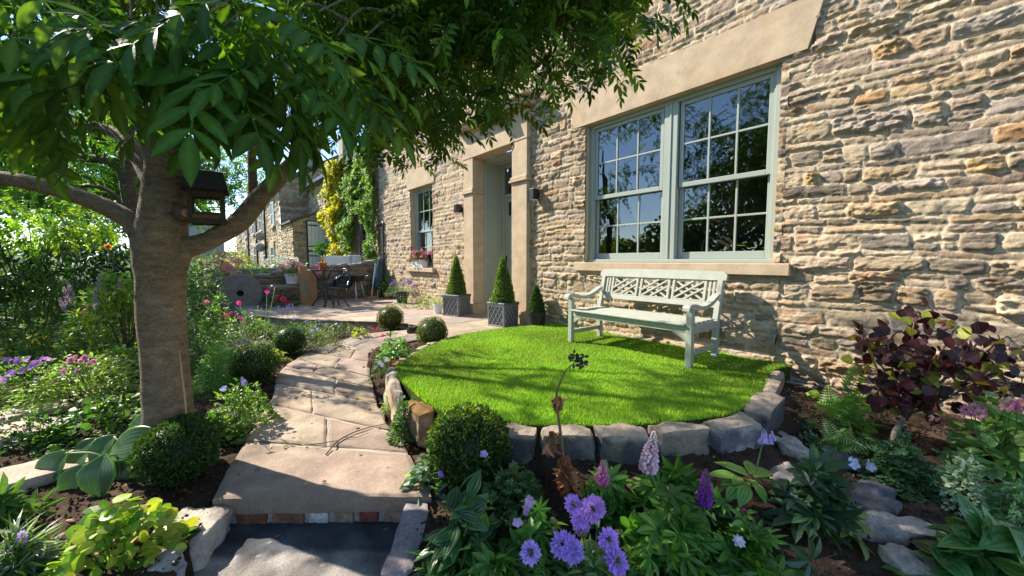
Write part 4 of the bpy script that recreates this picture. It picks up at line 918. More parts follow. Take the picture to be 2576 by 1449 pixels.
t = thing('orange_pot', 'orange glazed pot standing on the bistro table', 'flower pot', p); mb = MB(); mb.lathe([(0, 0), (.075, 0), (.092, .135), (.1, .14), (.1, .165), (.085, .165), (.08, .13), (0, .13)], 24); rooted(t, mb, 'pot_body', M['orange'], True); mb = MB(); mb.lathe([(0, .1305), (.08, .135)], 16, col=(.05, .035, .025)); rooted(t, mb, 'compost', M['soil'])
t = thing('potted_citrus', 'little bushy green plant with a yellow fruit growing in the orange pot', 'plant', p + [0, 0, .13]); r = np.random.default_rng(6); n = 240
d = r.normal(size=(n, 3)); d /= np.linalg.norm(d, axis=1)[:, None]; P = np.array([0, 0, .36]) + d * np.array([.17, .17, .15]) * r.uniform(.3, 1, (n, 1)); mb = MB(); mb.scatter(T_OV, P, d + r.normal(0, .4, (n, 3)), np.array([0, 0, 1.]) + r.normal(0, .4, (n, 3)), r.uniform(.05, .09, n), np.array([.07, .19, .03]) * r.uniform(.6, 1.4, (n, 1))); rooted(t, mb, 'foliage', M['leaf'])
mb = MB(); mb.tube([(0, 0, 0), (.01, 0, .15), (0, .01, .34)], .01, 6, (.12, .09, .05)); rooted(t, mb, 'stem', M['bark']); mb = MB(); rock(mb, (-.01, -.05, .12), (.09, .09, .1), 0, 8, .95, .02, 1, ((.75, .42, .05), (.7, .38, .05))); rooted(t, mb, 'fruit', M['plain'], True)
# chair
p = Yp(846, 767, 9.55); ch = thing('bistro_chair', 'black cast iron garden chair with a pierced round back beside the bistro table', 'chair', (p[0], p[1], ZP), rz=math.radians(20)); sh = .44
mb = MB(); mb.lathe([(0, sh - .02), (.19, sh - .02), (.215, sh - .012), (.215, sh + .008), (.2, sh + .014), (0, sh + .004)], 30); rooted(ch, mb, 'seat', M['chair'])
for (x, y) in ((-.15, -.15), (-.15, .15), (.15, -.14), (.15, .14)):
    s = 1 if x > 0 else -1; mb = MB(); mb.tube([(x, y, sh - .02), (x * 1.12, y * 1.1, sh * .72), (x * .95, y * .95, sh * .35), (x * 1.35, y * 1.25, 0.0)], [.02, .022, .014, .016], 8, smooth_pts=4); rooted(ch, mb, 'leg', M['chair'], True)
bk_ = MB(); pts = [(.17, -.17, sh), (.20, -.22, sh + .16), (.23, -.2, sh + .32), (.25, -.1, sh + .43), (.255, 0, sh + .46), (.25, .1, sh + .43), (.23, .2, sh + .32), (.20, .22, sh + .16), (.17, .17, sh)]; bk_.tube(pts, .016, 8, smooth_pts=5)
for k in range(7):
    y = -.15 + .05 * k; bk_.tube([(.175 + .02 * (k % 2), y * .7, sh), (.20, y + .035 * (-1) ** k, sh + .17), (.235, y * .8 - .02 * (-1) ** k, sh + .33), (.25, y * .5, sh + .42)], .009, 6, smooth_pts=4)
for zz, rr in ((sh + .22, .06), (sh + .33, .045)):
    bk_.tube([(.215 + (zz - sh - .2) * .15, rr * math.cos(a), zz + rr * math.sin(a)) for a in np.linspace(0, 2 * PI, 16)], .009, 6)
rooted(ch, bk_, 'backrest', M['chair'], True)
# kettle barbecue
p = Yp(894, 751, 10.5); bq = thing('kettle_barbecue', 'black kettle barbecue on thin metal legs near the garden wall', 'barbecue', (p[0], p[1], ZP)); zb_ = Yp(894, 700, 10.5)[2] - ZP; R = .265
mb = MB(); mb.lathe([(0, zb_ - .12), (.12, zb_ - .10), (.22, zb_ - .03), (R, zb_ + .08), (R + .008, zb_ + .085), (R - .02, zb_ + .086), (.1, zb_ - .04), (0, zb_ - .05)], 32); rooted(bq, mb, 'bowl', M['black'], True)
mb = MB(); mb.lathe([(R + .004, zb_ + .0), (R * .93, zb_ + .09), (R * .65, zb_ + .17), (.0, zb_ + .20)], 32, (-.12, .12, .09), M=rotx(-.9), col=(.02, .05, .14)); rooted(bq, mb, 'lid', col_mat('blue_enamel', .25, 5, 30, .05, .05, .02, .002, color=(.012, .03, .09), spec=.6), True)
for a in (.3, .3 + 2 * PI / 3, .3 + 4 * PI / 3): mb = MB(); mb.tube([(.17 * math.cos(a), .17 * math.sin(a), zb_ - .07), (.32 * math.cos(a), .32 * math.sin(a), 0)], .014, 8); rooted(bq, mb, 'leg', M['steel'], True)
mb = MB(); mb.tube([(R, -.05, zb_ + .05), (R + .07, -.05, zb_ + .06), (R + .07, .05, zb_ + .06), (R, .05, zb_ + .05)], .01, 6); rooted(bq, mb, 'handle', M['steel'])
# folded parasol leaning in the corner
p = Yp(955, 745, 11.05); t = thing('folded_parasol', 'folded dark teal parasol leaning in the corner by the house wall', 'parasol', (4.08, 10.95, ZP)); Mx = rotx(-.10) @ roty(.12)
mb = MB(); a = np.arange(16); prof = [(.02, .25), (.11, .32), (.13, .5), (.09, .9), (.03, 1.15), (0, 1.18)]; mb.lathe(prof, 16, col=(.03, .07, .08), M=Mx); rooted(t, mb, 'canopy', M['plain'])
mb = MB(); mb.tube([(0, 0, 0), Mx @ np.array([0, 0, 1.22])], .016, 8, (.6, .6, .6)); rooted(t, mb, 'pole', M['steel'])
t = thing('broom', 'pale handled broom propped against the dark parasol', 'broom', (3.86, 10.75, ZP)); mb = MB(); mb.tube([(-.02, 0, .08), (.16, .12, 1.02)], .014, 8, (.45, .55, .52)); rooted(t, mb, 'handle', M['plain']); mb = MB(); mb.box((-.15, -.03, 0), (.12, .03, .09), (.25, .2, .1), .01); rooted(t, mb, 'head', M['plain'])
# downpipe on the house end
t = thing('drainpipe', 'thin dark pipe bent over at the top on the far end of the house wall', 'pipe', (4.40, 11.2, ZP)); mb = MB(); zt = Wl(966, 562)[2] - ZP; mb.tube([(0, 0, 0), (0, 0, zt - .12), (0, .02, zt - .02), (0, .12, zt), (0, .22, zt - .08)], .022, 8, smooth_pts=4); rooted(t, mb, 'pipe', M['black'], True)
for z in (.4, 1.3): mb = MB(); mb.box((-.03, -.04, z), (.05, .04, z + .03), bev=.004); rooted(t, mb, 'bracket', M['black'])
# white garden seats beyond the wall
for (px, w, py, lab) in ((853, .95, 650, 'white covered garden seat beyond the wall, left one of the pair'), (914, .85, 648, 'white covered garden seat beyond the wall, right one near the house')):
    p = Yp(px, py, 13.0); z0 = zgs(p[0], 13.); t = thing('white_sofa', lab, 'garden seat', (p[0], 13., z0), 'white garden seats beyond the wall'); H = p[2] - z0 + .1
    mb = MB(); mb.box((-w / 2, -.05, .0), (w / 2, .05, H), bev=.05, M=rotx(-.18)); rooted(t, mb, 'backrest', M['white']); mb = MB(); mb.box((-w / 2, -.65, 0), (w / 2, -.08, H * .5), bev=.05); rooted(t, mb, 'seat', M['white'])
    for s in (-1, 1): mb = MB(); mb.box((s * w / 2 - .06, -.6, 0), (s * w / 2 + .06, -.07, H * .72), bev=.04); rooted(t, mb, 'armrest', M['white'])

# ================================================================== houses beyond
def farhouse(name, label, loc):
    t = thing(name, label, 'house', loc); return t, Matrix.Translation(-Vector(loc))
def fp(mb, t, name, mat, smooth=False, par=None):
    o = mb.build(name, mat, par or t[0], smooth)
    if par is None: o.matrix_parent_inverse = t[1]
    return o
def simple_window(t, axis, plane, a0, a1, z0, z1, nx=2, nzp=2, surround=True):
    """axis 'x': wall facing -X at X=plane, a = Y.  axis 'y': wall facing -Y, a = X"""
    Mx = np.array([[0, 1., 0], [1, 0, 0], [0, 0, 1]]) if axis == 'x' else np.eye(3)
    f = (lambda mb, a, b, c, d, o0, o1, col=(.7, .72, .74), bev=.008: mb.box(*( ((o0, a, c), (o1, b, d)) if axis == 'x' else ((a, o0, c), (b, o1, d)) ), col, bev))
    P = plane
    mb = MB(); f(mb, a0, a0 + .07, z0, z1, P - .03, P + .05); f(mb, a1 - .07, a1, z0, z1, P - .03, P + .05); f(mb, a0 + .07, a1 - .07, z1 - .07, z1, P - .029, P + .05); f(mb, a0 + .07, a1 - .07, z0, z0 + .07, P - .029, P + .05)
    for i in range(1, nx): x = a0 + (a1 - a0) * i / nx; f(mb, x - .02, x + .02, z0 + .07, z1 - .07, P - .02, P + .04)
    for i in range(1, nzp): z = z0 + (z1 - z0) * i / nzp; f(mb, a0 + .07, a1 - .07, z - .022, z + .022, P - .022, P + .041)
    w = fp(mb, t, 'window', M['white'])
    mb = MB(); f(mb, a0 + .06, a1 - .06, z0 + .06, z1 - .06, P - .006, P + .02, (.03, .035, .05), 0); fp(mb, t, 'pane', FARG, par=w)
    if surround:
        mb = MB(); f(mb, a0 - .12, a1 + .12, z1 + .001, z1 + .25, P - .045, P + .05, (.5, .4, .28)); f(mb, a0 - .1, a1 + .1, z0 - .13, z0 - .001, P - .09, P + .05, (.5, .4, .28)); fp(mb, t, 'surround', M['ashlar'])
FARG = col_mat('dark_glass', .06, 2, 10, .1, .1, .02, .01, color=(.02, .025, .035), spec=1.0)
FS = dict(hs=(.10, .20), ws=(.2, .55), relief=.05, gap=.016)
# neighbour with creepers
NX = 4.52; t = farhouse('cottage', 'lower stone cottage clad in yellow and green creepers next to the main house', (NX, 16, .3))
mb = MB(); ev = 4.45
wins = [(17.0, 17.9, 3.0, 4.2), (12.35, 13.35, .3, 2.35), (17.2, 18.0, 1.0, 2.0)]
rubble(mb, (NX, 0, 0), (0, 1, 0), (-1, 0, 0), (11.56, 20.8), (-.2, ev), .05, [], 41, **FS, bright=1.2); fp(mb, t, 'wall', M['rubble'])
for w in wins: simple_window(t, 'x', NX - .035, *w, nx=2, nzp=3 if w[3] - w[2] > 1.5 else 2)
mb = MB(); mb.prism([(NX - .25, ev - .02), (NX + 4, ev + 2.6), (NX + 4, ev + 2.75), (NX - .25, ev + .12)], 11.56, 20.8, (.1, .1, .1), np.array([[1., 0, 0], [0, 0, 1], [0, 1, 0]])); rf = fp(mb, t, 'roof', M['slate'])
mb = MB(); mb.box((NX + 1.2, 19.3, ev + .5), (NX + 1.9, 20.0, ev + 2.4), (.33, .28, .22), .02); mb.box((NX + 1.15, 19.25, ev + 2.4), (NX + 1.95, 20.05, ev + 2.52), (.3, .25, .2), .02); ck = fp(mb, t, 'chimney', M['rock'], par=rf)
mb = MB(); mb.lathe([(.13, ev + 2.52), (.11, ev + 3.0), (.08, ev + 3.0), (.08, ev + 2.6)], 16, (NX + 1.55, 19.65, 0), (.4, .2, .12)); o = fp(mb, t, 'chimney_pot', M['terra'], par=rf)
mb = MB(); mb.bar((NX - .27, 11.6, ev - .03), (NX - .27, 20.75, ev - .03), .11, .09); fp(mb, t, 'gutter', M['black'])
# far terrace block, gable end in shade, with a lean-to carrying a white stable door
FX, FY = 3.27, 20.8; t = farhouse('terrace_block', 'two storey stone terrace with a shaded gable and a dark drainpipe far down the row', (FX, 28, .6))
mb = MB(); e2 = 4.5
rubble(mb, (FX, 0, 0), (0, 1, 0), (-1, 0, 0), (FY, 44), (.2, e2), .08, [], 42, **FS, bright=1.35)  # long front in paler stone than the gable, sunlight put into its colour
rubble(mb, (0, FY, 0), (1, 0, 0), (0, -1, 0), (FX, 7.6), (.2, e2 + 2.6), .07, [], 43, **FS)
V = mb.v[-1]; V[:, 2] = np.minimum(V[:, 2], e2 + (V[:, 0] - FX) * .6); fp(mb, t, 'wall', M['rubble'])
mb = MB(); mb.prism([(FX - .25, e2 - .04), (FX + 4.3, e2 + 2.7), (FX + 4.3, e2 + 2.85), (FX - .25, e2 + .1)], FY - .15, 44.2, (.1, .1, .1), np.array([[1., 0, 0], [0, 0, 1], [0, 1, 0]])); rf = fp(mb, t, 'roof', M['slate'])
for yy in (23.0, 33.0):
    mb = MB(); mb.box((FX + 1.6, yy, e2 + .6), (FX + 2.4, yy + .9, e2 + 2.6), (.33, .28, .22), .02); mb.box((FX + 1.5, yy - .1, e2 + 2.6), (FX + 2.5, yy + 1., e2 + 2.75), (.33, .28, .22), .02); mb.lathe([(.16, e2 + 2.75), (.13, e2 + 3.3), (.1, e2 + 3.3), (.1, e2 + 2.8)], 14, (FX + 2, yy + .45, 0), (.4, .2, .12)); fp(mb, t, 'chimney', M['rock'], par=rf)
for (a, b, c, d) in ((22.2, 23.1, 2.75, 3.95), (26.6, 27.6, 2.75, 4.0), (30.2, 31.2, 2.75, 4.0), (34.5, 35.6, 2.75, 4.0), (39, 40.2, 2.75, 4.0), (22.6, 23.6, .75, 1.75), (25.4, 26.4, .7, 1.9), (29.6, 30.8, .7, 2.0), (35, 36.2, .7, 2.0)): simple_window(t, 'x', FX - .04, a, b, c, d)
for yy in (25.0, 28.6, 33.2): mb = MB(); mb.tube([(FX - .10, yy, .3), (FX - .10, yy, e2 - .1)], .055, 8); fp(mb, t, 'drainpipe', M['black'], True)
mb = MB(); mb.bar((FX - .28, FY, e2 - .06), (FX - .28, 44, e2 - .06), .12, .1); fp(mb, t, 'gutter', M['black'])
LY = 18.0; t = farhouse('lean_to', 'stone lean-to outhouse with a split white stable door', (FX, LY, .4)); mb = MB()
rubble(mb, (0, LY, 0), (1, 0, 0), (0, -1, 0), (FX, NX + .02), (.2, 3.2), .05, [], 44, **FS, pal=STONES * .9); V = mb.v[-1]; V[:, 2] = np.minimum(V[:, 2], 2.62 + (V[:, 0] - FX) * .42)
rubble(mb, (FX, 0, 0), (0, 1, 0), (-1, 0, 0), (LY, FY), (.2, 2.62), .05, [], 45, **FS, bright=1.35); fp(mb, t, 'wall', M['rubble'])  # sun-facing side wall also painted paler to stand for sunlight
mb = MB(); mb.prism([(FX - .12, 2.59), (NX - .01, 3.16), (NX - .01, 3.25), (FX - .12, 2.68)], LY - .1, FY - .01, (.1, .1, .1), np.array([[1., 0, 0], [0, 0, 1], [0, 1, 0]])); fp(mb, t, 'roof', M['slate'])
xa, xb = Yp(774, 600, LY)[0], Yp(818, 600, LY)[0]; z1 = Yp(790, 558, LY)[2]; zs_ = Yp(790, 632, LY)[2]
for (z0, zz) in ((zs_ + .04, z1), (.45, zs_ - .04)):
    mb = MB(); n = 5
    for i in range(n): mb.box((xa + (xb - xa) * i / n + .004, LY - .10, z0), (xa + (xb - xa) * (i + 1) / n - .004, LY - .055, zz), bev=.006)
    d = fp(mb, t, 'stable_door', M['white'])
    for z in (z0 + .16, zz - .16): mb = MB(); mb.box((xa + .02, LY - .115, z - .025), (xa + (xb - xa) * .55, LY - .1005, z + .025)); fp(mb, t, 'hinge', M['black'], par=d); mb = MB(); mb.box((xb - .1, LY - .12, z - .02), (xb - .02, LY - .1005, z + .02)); fp(mb, t, 'latch', M['black'], par=d)
mb = MB(); mb.box((xa - .05, LY - .09, .4), (xb + .05, LY - .03, z1 + .05), (.05, .05, .05)); fp(mb, t, 'door_frame', M['black'])
p = Yp(806, 547, LY - .25); t = thing('satellite_dish', 'grey satellite dish on the lean-to beside the white stable door', 'satellite dish', p); mb = MB(); mb.lathe([(0, .06), (.15, .04), (.26, -.01), (.25, -.02), (.14, .03), (0, .05)], 24, col=(.25, .26, .28), M=rotz(.6) @ rotx(PI / 2)); rooted(t, mb, 'dish', M['plain'], True); mb = MB(); mb.tube([(0, -.3, .05), (0, 0, 0), (0, .25, -.1)], [.012, .014, .02], 6, (.3, .3, .3)); rooted(t, mb, 'bracket', M['plain'])
for (px, py, lab) in ((655, 594, 'dark satellite dish on the far terrace, upper of two'), (655, 622, 'dark satellite dish on the far terrace, lower of two')):
    p = Wl(px, py, FX - .25); t = thing('satellite_dish', lab, 'satellite dish', p, 'dishes on the far terrace'); mb = MB(); mb.lathe([(0, .08), (.2, .05), (.25, -.01), (.24, -.02), (.14, .04), (0, .06)], 24, col=(.30, .30, .31), M=rotx(PI / 2)); rooted(t, mb, 'dish', M['plain'], True); mb = MB(); mb.tube([(0, .02, 0), (.24, .1, -.1)], .025, 6, (.1, .1, .1)); rooted(t, mb, 'bracket', M['plain'])
# house closing the view
t = farhouse('end_house', 'grey house gable in shade closing the far end of the row', (.5, 60, 1.2)); mb = MB(); mb.prism([(-3, 1), (3.2, 1), (3.2, 4.5), (.1, 7.5), (-3, 4.5)], 60, 68, (.26, .25, .25), np.array([[1., 0, 0], [0, 0, 1], [0, 1, 0]])); fp(mb, t, 'wall', M['plain'])
mb = MB(); mb.prism([(-3.3, 4.3), (.1, 7.6), (3.5, 4.3), (3.5, 4.5), (.1, 7.85), (-3.3, 4.5)], 59.7, 68.3, (.1, .1, .1), np.array([[1., 0, 0], [0, 0, 1], [0, 1, 0]])); fp(mb, t, 'roof', M['slate'])
# second, lower wall beyond the first
t = thing('field_wall', 'low blue grey stone wall behind the patio wall', 'garden wall', (1.2, 14.5, .3)); inv = Matrix.Translation(-Vector((1.2, 14.5, .3))); mb = MB()
rubble(mb, (-.6, 14.6, 0), (1, -.02, 0), (0, -1, 0), (0, 4.9), (0., .70), .04, [], 51, relief=.05, pal=STONES * [.6, .66, .75], mort=MORTAR * .5, hs=(.08, .14)); mb.box((-.6, 14.64, 0), (4.3, 14.95, .69), STONES[0] * .6); o = mb.build('walling', M['rubble'], t); o.matrix_parent_inverse = inv
mb = MB(); x = -.6
while x < 4.2: L = r.uniform(.3, .6); rock(mb, (x + L / 2, 14.78, .72), (L * .98, .42, .08), 0, 8, .2, .06, int(x * 50) + 99, ((.28, .28, .29), (.2, .2, .21))); x += L
o = mb.build('coping', M['rock'], t, True); o.matrix_parent_inverse = inv
# ================================================================== planting
def GP(px, py, z=None):
    if z is not None: return G(px, py, z)
    z = -.28
    for _ in range(4): p = G(px, py, z); z = zgs(p[0], p[1])
    return np.array([p[0], p[1], z])
def unit(n, r, up=0.):
    d = r.normal(size=(n, 3)); d[:, 2] += up; return d / np.linalg.norm(d, axis=1)[:, None]
def split_scatter(mb, tpls, P, d, nm, sc, col, r):
    k = r.integers(len(tpls), size=len(P)); sc = np.broadcast_to(sc, (len(P),))
    for q, t in enumerate(tpls):
        m = k == q
        if m.any(): mb.scatter(t, P[m], d[m], nm[m], sc[m], col[m])
def tints(cols, n, r, var=.3):
    c = np.atleast_2d(np.array(cols, float)); return np.clip(c[r.integers(len(c), size=n)] * r.uniform(1 - var, 1 + var, (n, 1)) * r.uniform(.9, 1.1, (n, 3)), .002, .9)
def mound_mesh(r, w, dp, h, n, tpls, ls, cols, up=.5, base=.0, inner=.3, tilt=.5, shell=.5):
    """leaves through a dome w x dp x h standing on the origin"""
    a = r.uniform(0, 2 * PI, n); t = np.sqrt(r.random(n)); lob = 1 + .22 * np.sin(a * 3 + r.uniform(0, 6)) + .15 * np.sin(a * 5 + r.uniform(0, 6))
    top = h * (1 - t ** 2.2) * (.8 + .4 * r.random(n)); zf = np.where(r.random(n) < shell, r.uniform(.8, 1.02, n), r.uniform(.1, .9, n))
    P = np.stack([np.cos(a) * t * w / 2 * lob, np.sin(a) * t * dp / 2 * lob, base + np.maximum(top * zf, .01)], -1)
    out = np.stack([np.cos(a) * (inner + t), np.sin(a) * (inner + t), np.full(n, up) * (1.1 - t)], -1)
    d = out + r.normal(0, .45, (n, 3)); nm = np.array([0, 0, 1.]) + .35 * out + r.normal(0, tilt, (n, 3))
    mb = MB(); P = P - d / np.linalg.norm(d, axis=1)[:, None] * ls * .5 * (P[:, 2:3] > .02)
    split_scatter(mb, tpls, P, d, nm, ls * r.uniform(.6, 1.25, n), tints(cols, n, r), r); return mb, P
def stems_mesh(r, P, n, col, base=.25, rad=.0025):
    mb = MB(); k = r.choice(len(P), min(n, len(P)), False)
    for q in P[k]:
        b = np.array([q[0] * base, q[1] * base, -.02]); mb.tube([b, b * .5 + q * .5 + [0, 0, .08 * abs(q[2])], q], [rad * 1.3, rad, rad * .7], 4, col, cap=False)
    return mb
def petal_flower(npet=5, w=.75, cup=.25, rows=1, seed=0, ctr=1.3):
    r = np.random.default_rng(seed); lf = leaf_tpl(w, 4, [.3, .7, 1, .95, 0], .05, .1, 1.05); parts = []
    for k in range(rows):
        for i in range(npet):
            a = (i + k * .5) / npet * 2 * PI; parts.append(xf(lf, .5 * (1 - .25 * k), rotz(a) @ rotx(cup + .35 * k + r.uniform(-.15, .15)), (0, 0, .02 * k), r.uniform(.85, 1.15)))
    v, f, c = leaf_tpl(1., 2, [0, 1, 0], 0, 0); parts.append((v * .16 + [0, -.08, .05], f, c * ctr))
    return merge_tpl(parts)
F_5 = [petal_flower(5, .8, .3, 1, q) for q in range(3)]; F_DBL = [petal_flower(8, .5, .25, 3, q, 1.) for q in range(2)]
def pom(n=90, seed=0, flat=.55, pl=.3, pw=.5):
    r = np.random.default_rng(seed); parts = []; lf = leaf_tpl(pw, 2, [0, 1, 0], .1, .1)
    for i in range(n):
        t = math.sqrt((i + .5) / n); a = i * 2.39996; el = (1 - t) * PI / 2 * .95
        d = np.array([math.cos(a) * math.cos(el), math.sin(a) * math.cos(el), math.sin(el) * flat]); sz = pl * (.55 + .75 * t) * r.uniform(.8, 1.2)
        y = d / np.linalg.norm(d) + r.normal(0, .18, 3); y /= np.linalg.norm(y); x = np.cross(y, [0, 0, 1.]) + 1e-6; x /= np.linalg.norm(x); z = np.cross(x, y)
        parts.append(xf(lf, sz, np.stack([x, y, z], 1), d * .28 + [0, 0, 0], r.uniform(.75, 1.25) * (.8 + .3 * t)))
    return merge_tpl(parts)
F_POM = [pom(110, q) for q in range(3)]; F_DOT = [pom(26, q, .6, .5, .6) for q in range(2)]
def flower_parts(root, P, size, cols, tpls, r, name='flower', face=(0, 0, 1), jit=.4, mat='petal', stem_from=None, stem_col=(.10, .2, .05), stem_r=.002):
    for i, q in enumerate(P):
        n = np.array(face, float) + r.normal(0, jit, 3); n /= np.linalg.norm(n); d = np.cross(n, r.normal(size=3)); mb = MB()
        mb.scatter(tpls[i % len(tpls)], [q], np.array([d]), np.array([n]), size * r.uniform(.85, 1.15), tints([cols[i % len(cols)]], 1, r, .12)); rooted(root, mb, name, M[mat])
    if stem_from is not None:
        mb = MB()
        for q in P:
            b = np.asarray(stem_from) + r.normal(0, .02, 3) * [1, 1, 0]; mb.tube([b, b * .45 + np.asarray(q) * .55 + r.normal(0, .012, 3), q], [stem_r * 1.3, stem_r, stem_r], 5, stem_col, cap=False, smooth_pts=3)
        rooted(root, mb, 'flower_stem', M['leaf'])
SEED = [100]
def plant(name, label, px, py, wpx, hpx, n, tpls, ls, cols, group=None, cat='plant', zb=None, dpf=.8, nst=14, mat='leaf', up=.5, inner=.3, tilt=.5, shell=.5, loc=None, fl=None, base=0., stc=(.12, .18, .06)):
    SEED[0] += 1; r = np.random.default_rng(SEED[0]); p = GP(px, py, zb) if loc is None else np.array(loc); dep = depth_of(p); s = dep / CAM_F; w, h = wpx * s * .92, hpx * s
    t = thing(name, label, cat, p, group); mb, P = mound_mesh(r, w, w * dpf, h, n, tpls, ls, cols, up, base, inner, tilt, shell); rooted(t, mb, 'foliage', M[mat])
    if nst: rooted(t, stems_mesh(r, P, nst, stc), 'stem', M['leaf'])
    if fl:
        for f in fl:
            pts = [D(x, y, dep + dz - .22) - p for (x, y, dz) in f['at']]; flower_parts(t, pts, f['size'], f['col'], f.get('tpl', F_5), r, face=f.get('face', (-.55, -.72, .42)), stem_from=(0, 0, h * .3) if f.get('stem', 1) else None)
    return t
def box_ball(px, py, rpx, label, zb=None, n=3600, col=(.055, .10, .02), ls=.017, flat=.95, tip=.0, rag=.045, seed=1, lift=0):
    p = GP(px, py, zb); s = (depth_of(p) + rpx * 0) / CAM_F; R = rpx * s; r = np.random.default_rng(seed); t = thing('box_ball', label, 'topiary', p, 'clipped box balls'); c = np.array([0, 0, R * flat + lift])
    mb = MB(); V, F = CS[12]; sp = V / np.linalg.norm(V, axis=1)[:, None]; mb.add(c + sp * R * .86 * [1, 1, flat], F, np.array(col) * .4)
    d = unit(n, r); lump = 1 + .10 * fbm(d * 2.2 + seed, 3) + .06 * (r.random(n) < .02); k = (1 - np.abs(r.normal(0, rag + .03, n))) * lump
    P = c + d * R * [1, 1, flat] * k[:, None]; dd = d + r.normal(0, .7, (n, 3)); dd[:, 2] += .25
    cc = tints([col], n, r, .45); new = (r.random(n) < tip * sstep(-.2, .9, d[:, 2])); cc[new] = np.array([.20, .27, .03]) * r.uniform(.7, 1.2, (new.sum(), 1))
    mb.scatter(T_TINY if ls < .02 else T_OV, P, dd, d + r.normal(0, .6, (n, 3)), ls * r.uniform(.7, 1.35, n), cc); rooted(t, mb, 'foliage', M['leaf'])
    mb = MB(); mb.tube([(0, 0, -.03), (0, 0, R * .5)], .02, 6, (.1, .07, .04)); rooted(t, mb, 'stem', M['bark']); return t
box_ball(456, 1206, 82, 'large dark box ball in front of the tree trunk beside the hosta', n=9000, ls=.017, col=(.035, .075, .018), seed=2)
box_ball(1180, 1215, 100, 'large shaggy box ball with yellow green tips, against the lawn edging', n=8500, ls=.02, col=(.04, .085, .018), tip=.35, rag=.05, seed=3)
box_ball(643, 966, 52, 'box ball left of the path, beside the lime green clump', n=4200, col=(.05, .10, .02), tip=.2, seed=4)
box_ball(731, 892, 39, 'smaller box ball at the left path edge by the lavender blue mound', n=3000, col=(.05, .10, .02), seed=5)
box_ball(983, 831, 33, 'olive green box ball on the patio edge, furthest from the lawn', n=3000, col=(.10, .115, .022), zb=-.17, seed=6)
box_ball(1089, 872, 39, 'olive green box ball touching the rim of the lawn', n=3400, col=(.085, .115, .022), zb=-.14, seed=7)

# ---- big blue hosta
r = np.random.default_rng(7); p = GP(332, 1196); dep = depth_of(p); hosta = thing('hosta', 'large blue green hosta with broad ribbed leaves beside the big box ball', 'plant', p); stm = MB()
for (bx, by, tx, ty, w, dd, roll) in ((165, 1140, 60, 1240, .62, -.02, .3), (287, 1098, 205, 1165, .60, .06, .4), (205, 1172, 150, 1258, .62, -.1, .6), (262, 1150, 222, 1262, .85, -.14, -.2), (322, 1100, 398, 1040, .42, .1, -.5), (285, 1134, 378, 1090, .42, -.02, -.7), (218, 1138, 128, 1205, .7, .05, .2), (240, 1105, 165, 1150, .5, .16, .5), (300, 1120, 250, 1180, .7, .03, 0), (310, 1150, 300, 1235, .6, .0, -.4)):
    b = D(bx, by, dep + dd) - p; tp = D(tx, ty, dep + dd - .10) - p; v = tp - b; nm = -FW * .75 + Z3 * .55 + RT * .3 * roll + r.normal(0, .08, 3)
    mb = MB(); mb.scatter(hostaleaf(w * 1.3, 9, (1.7, 1.9, .8), rib=.035), [b], np.array([v]), np.array([nm]), np.linalg.norm(v), np.array([[.085, .165, .085]]) * r.uniform(.9, 1.15)); rooted(hosta, mb, 'leaf', M['gloss'], True)
    stm.tube([(r.normal(0, .03), r.normal(0, .03), -.01), b * .5 + [0, 0, .06], b], [.008, .007, .005], 6, (.22, .30, .10), smooth_pts=4)
rooted(hosta, stm, 'stalk', M['leaf'], True)
LIME = [(.30, .38, .05), (.20, .33, .05), (.11, .22, .035), (.36, .36, .06)]; MID = [(.09, .19, .035), (.13, .25, .045), (.065, .145, .03)]; DK = [(.03, .08, .02), (.045, .11, .025), (.025, .06, .018)]; YG = [(.20, .32, .05), (.28, .38, .07), (.15, .25, .05)]; GREY = [(.22, .27, .20), (.28, .32, .27), (.15, .2, .13)]
plant('epimedium', 'lime yellow round leaved clump on bare soil below the hosta', 292, 1418, 265, 150, 300, [T_RND], .056, LIME, nst=16, up=.5, shell=.7, tilt=.8, inner=.6)
PUR = (.40, .17, .62); PNK = (.70, .30, .45); MAG = (.62, .06, .22); BLU = (.33, .33, .72); LIL = (.55, .38, .75)
plant('cranesbill', 'cranesbill with large purple blooms at the left edge of the bed', 70, 1010, 220, 105, 800, T_LOB, .05, YG + MID, fl=[dict(at=[(45, 908, 0), (70, 903, -.05), (105, 905, 0), (118, 900, .05), (25, 940, -.1), (88, 915, -.05), (60, 930, -.1), (35, 938, 0), (20, 905, 0), (112, 912, 0), (80, 925, 0), (10, 955, 0), (95, 950, 0)], size=.072, col=[PUR, (.55, .3, .7)])])
plant('phlox', 'low pale leaved phlox with a few pink heads left of the trunk', 215, 1010, 270, 115, 1900, [T_LAN, T_OV], .05, YG + [(.24, .28, .10)], fl=[dict(at=[(180, 905, 0), (205, 908, .05), (195, 935, -.05), (160, 935, -.1), (235, 910, 0), (190, 898, 0), (215, 900, 0), (172, 912, 0), (140, 960, 0), (225, 915, 0)], size=.06, col=[PNK, (.75, .4, .5)], tpl=F_DBL)])
plant('cranesbill', 'dark leafy cranesbill clump beside the left stone flags', 82, 1115, 160, 90, 260, T_LOB, .055, DK + MID)
plant('barrenwort', 'low ivy like ground cover left of the trunk base', 265, 1085, 270, 85, 700, [T_OV, T_RND], .05, MID + DK + [(.18, .3, .05)])
plant('sedge', 'lime green shrub of drooping willowy leaves left of the trunk', 255, 925, 200, 175, 900, [T_LAN], .13, [(.22, .34, .05), (.16, .28, .05), (.3, .38, .08)], up=1., nst=30, shell=.6)
plant('feathery_shrub', 'dark feathery shrub behind the willowy leaved plant', 120, 905, 170, 220, 2600, [T_GR], .12, [(.06, .13, .03), (.09, .17, .04)], up=1.4, nst=20)
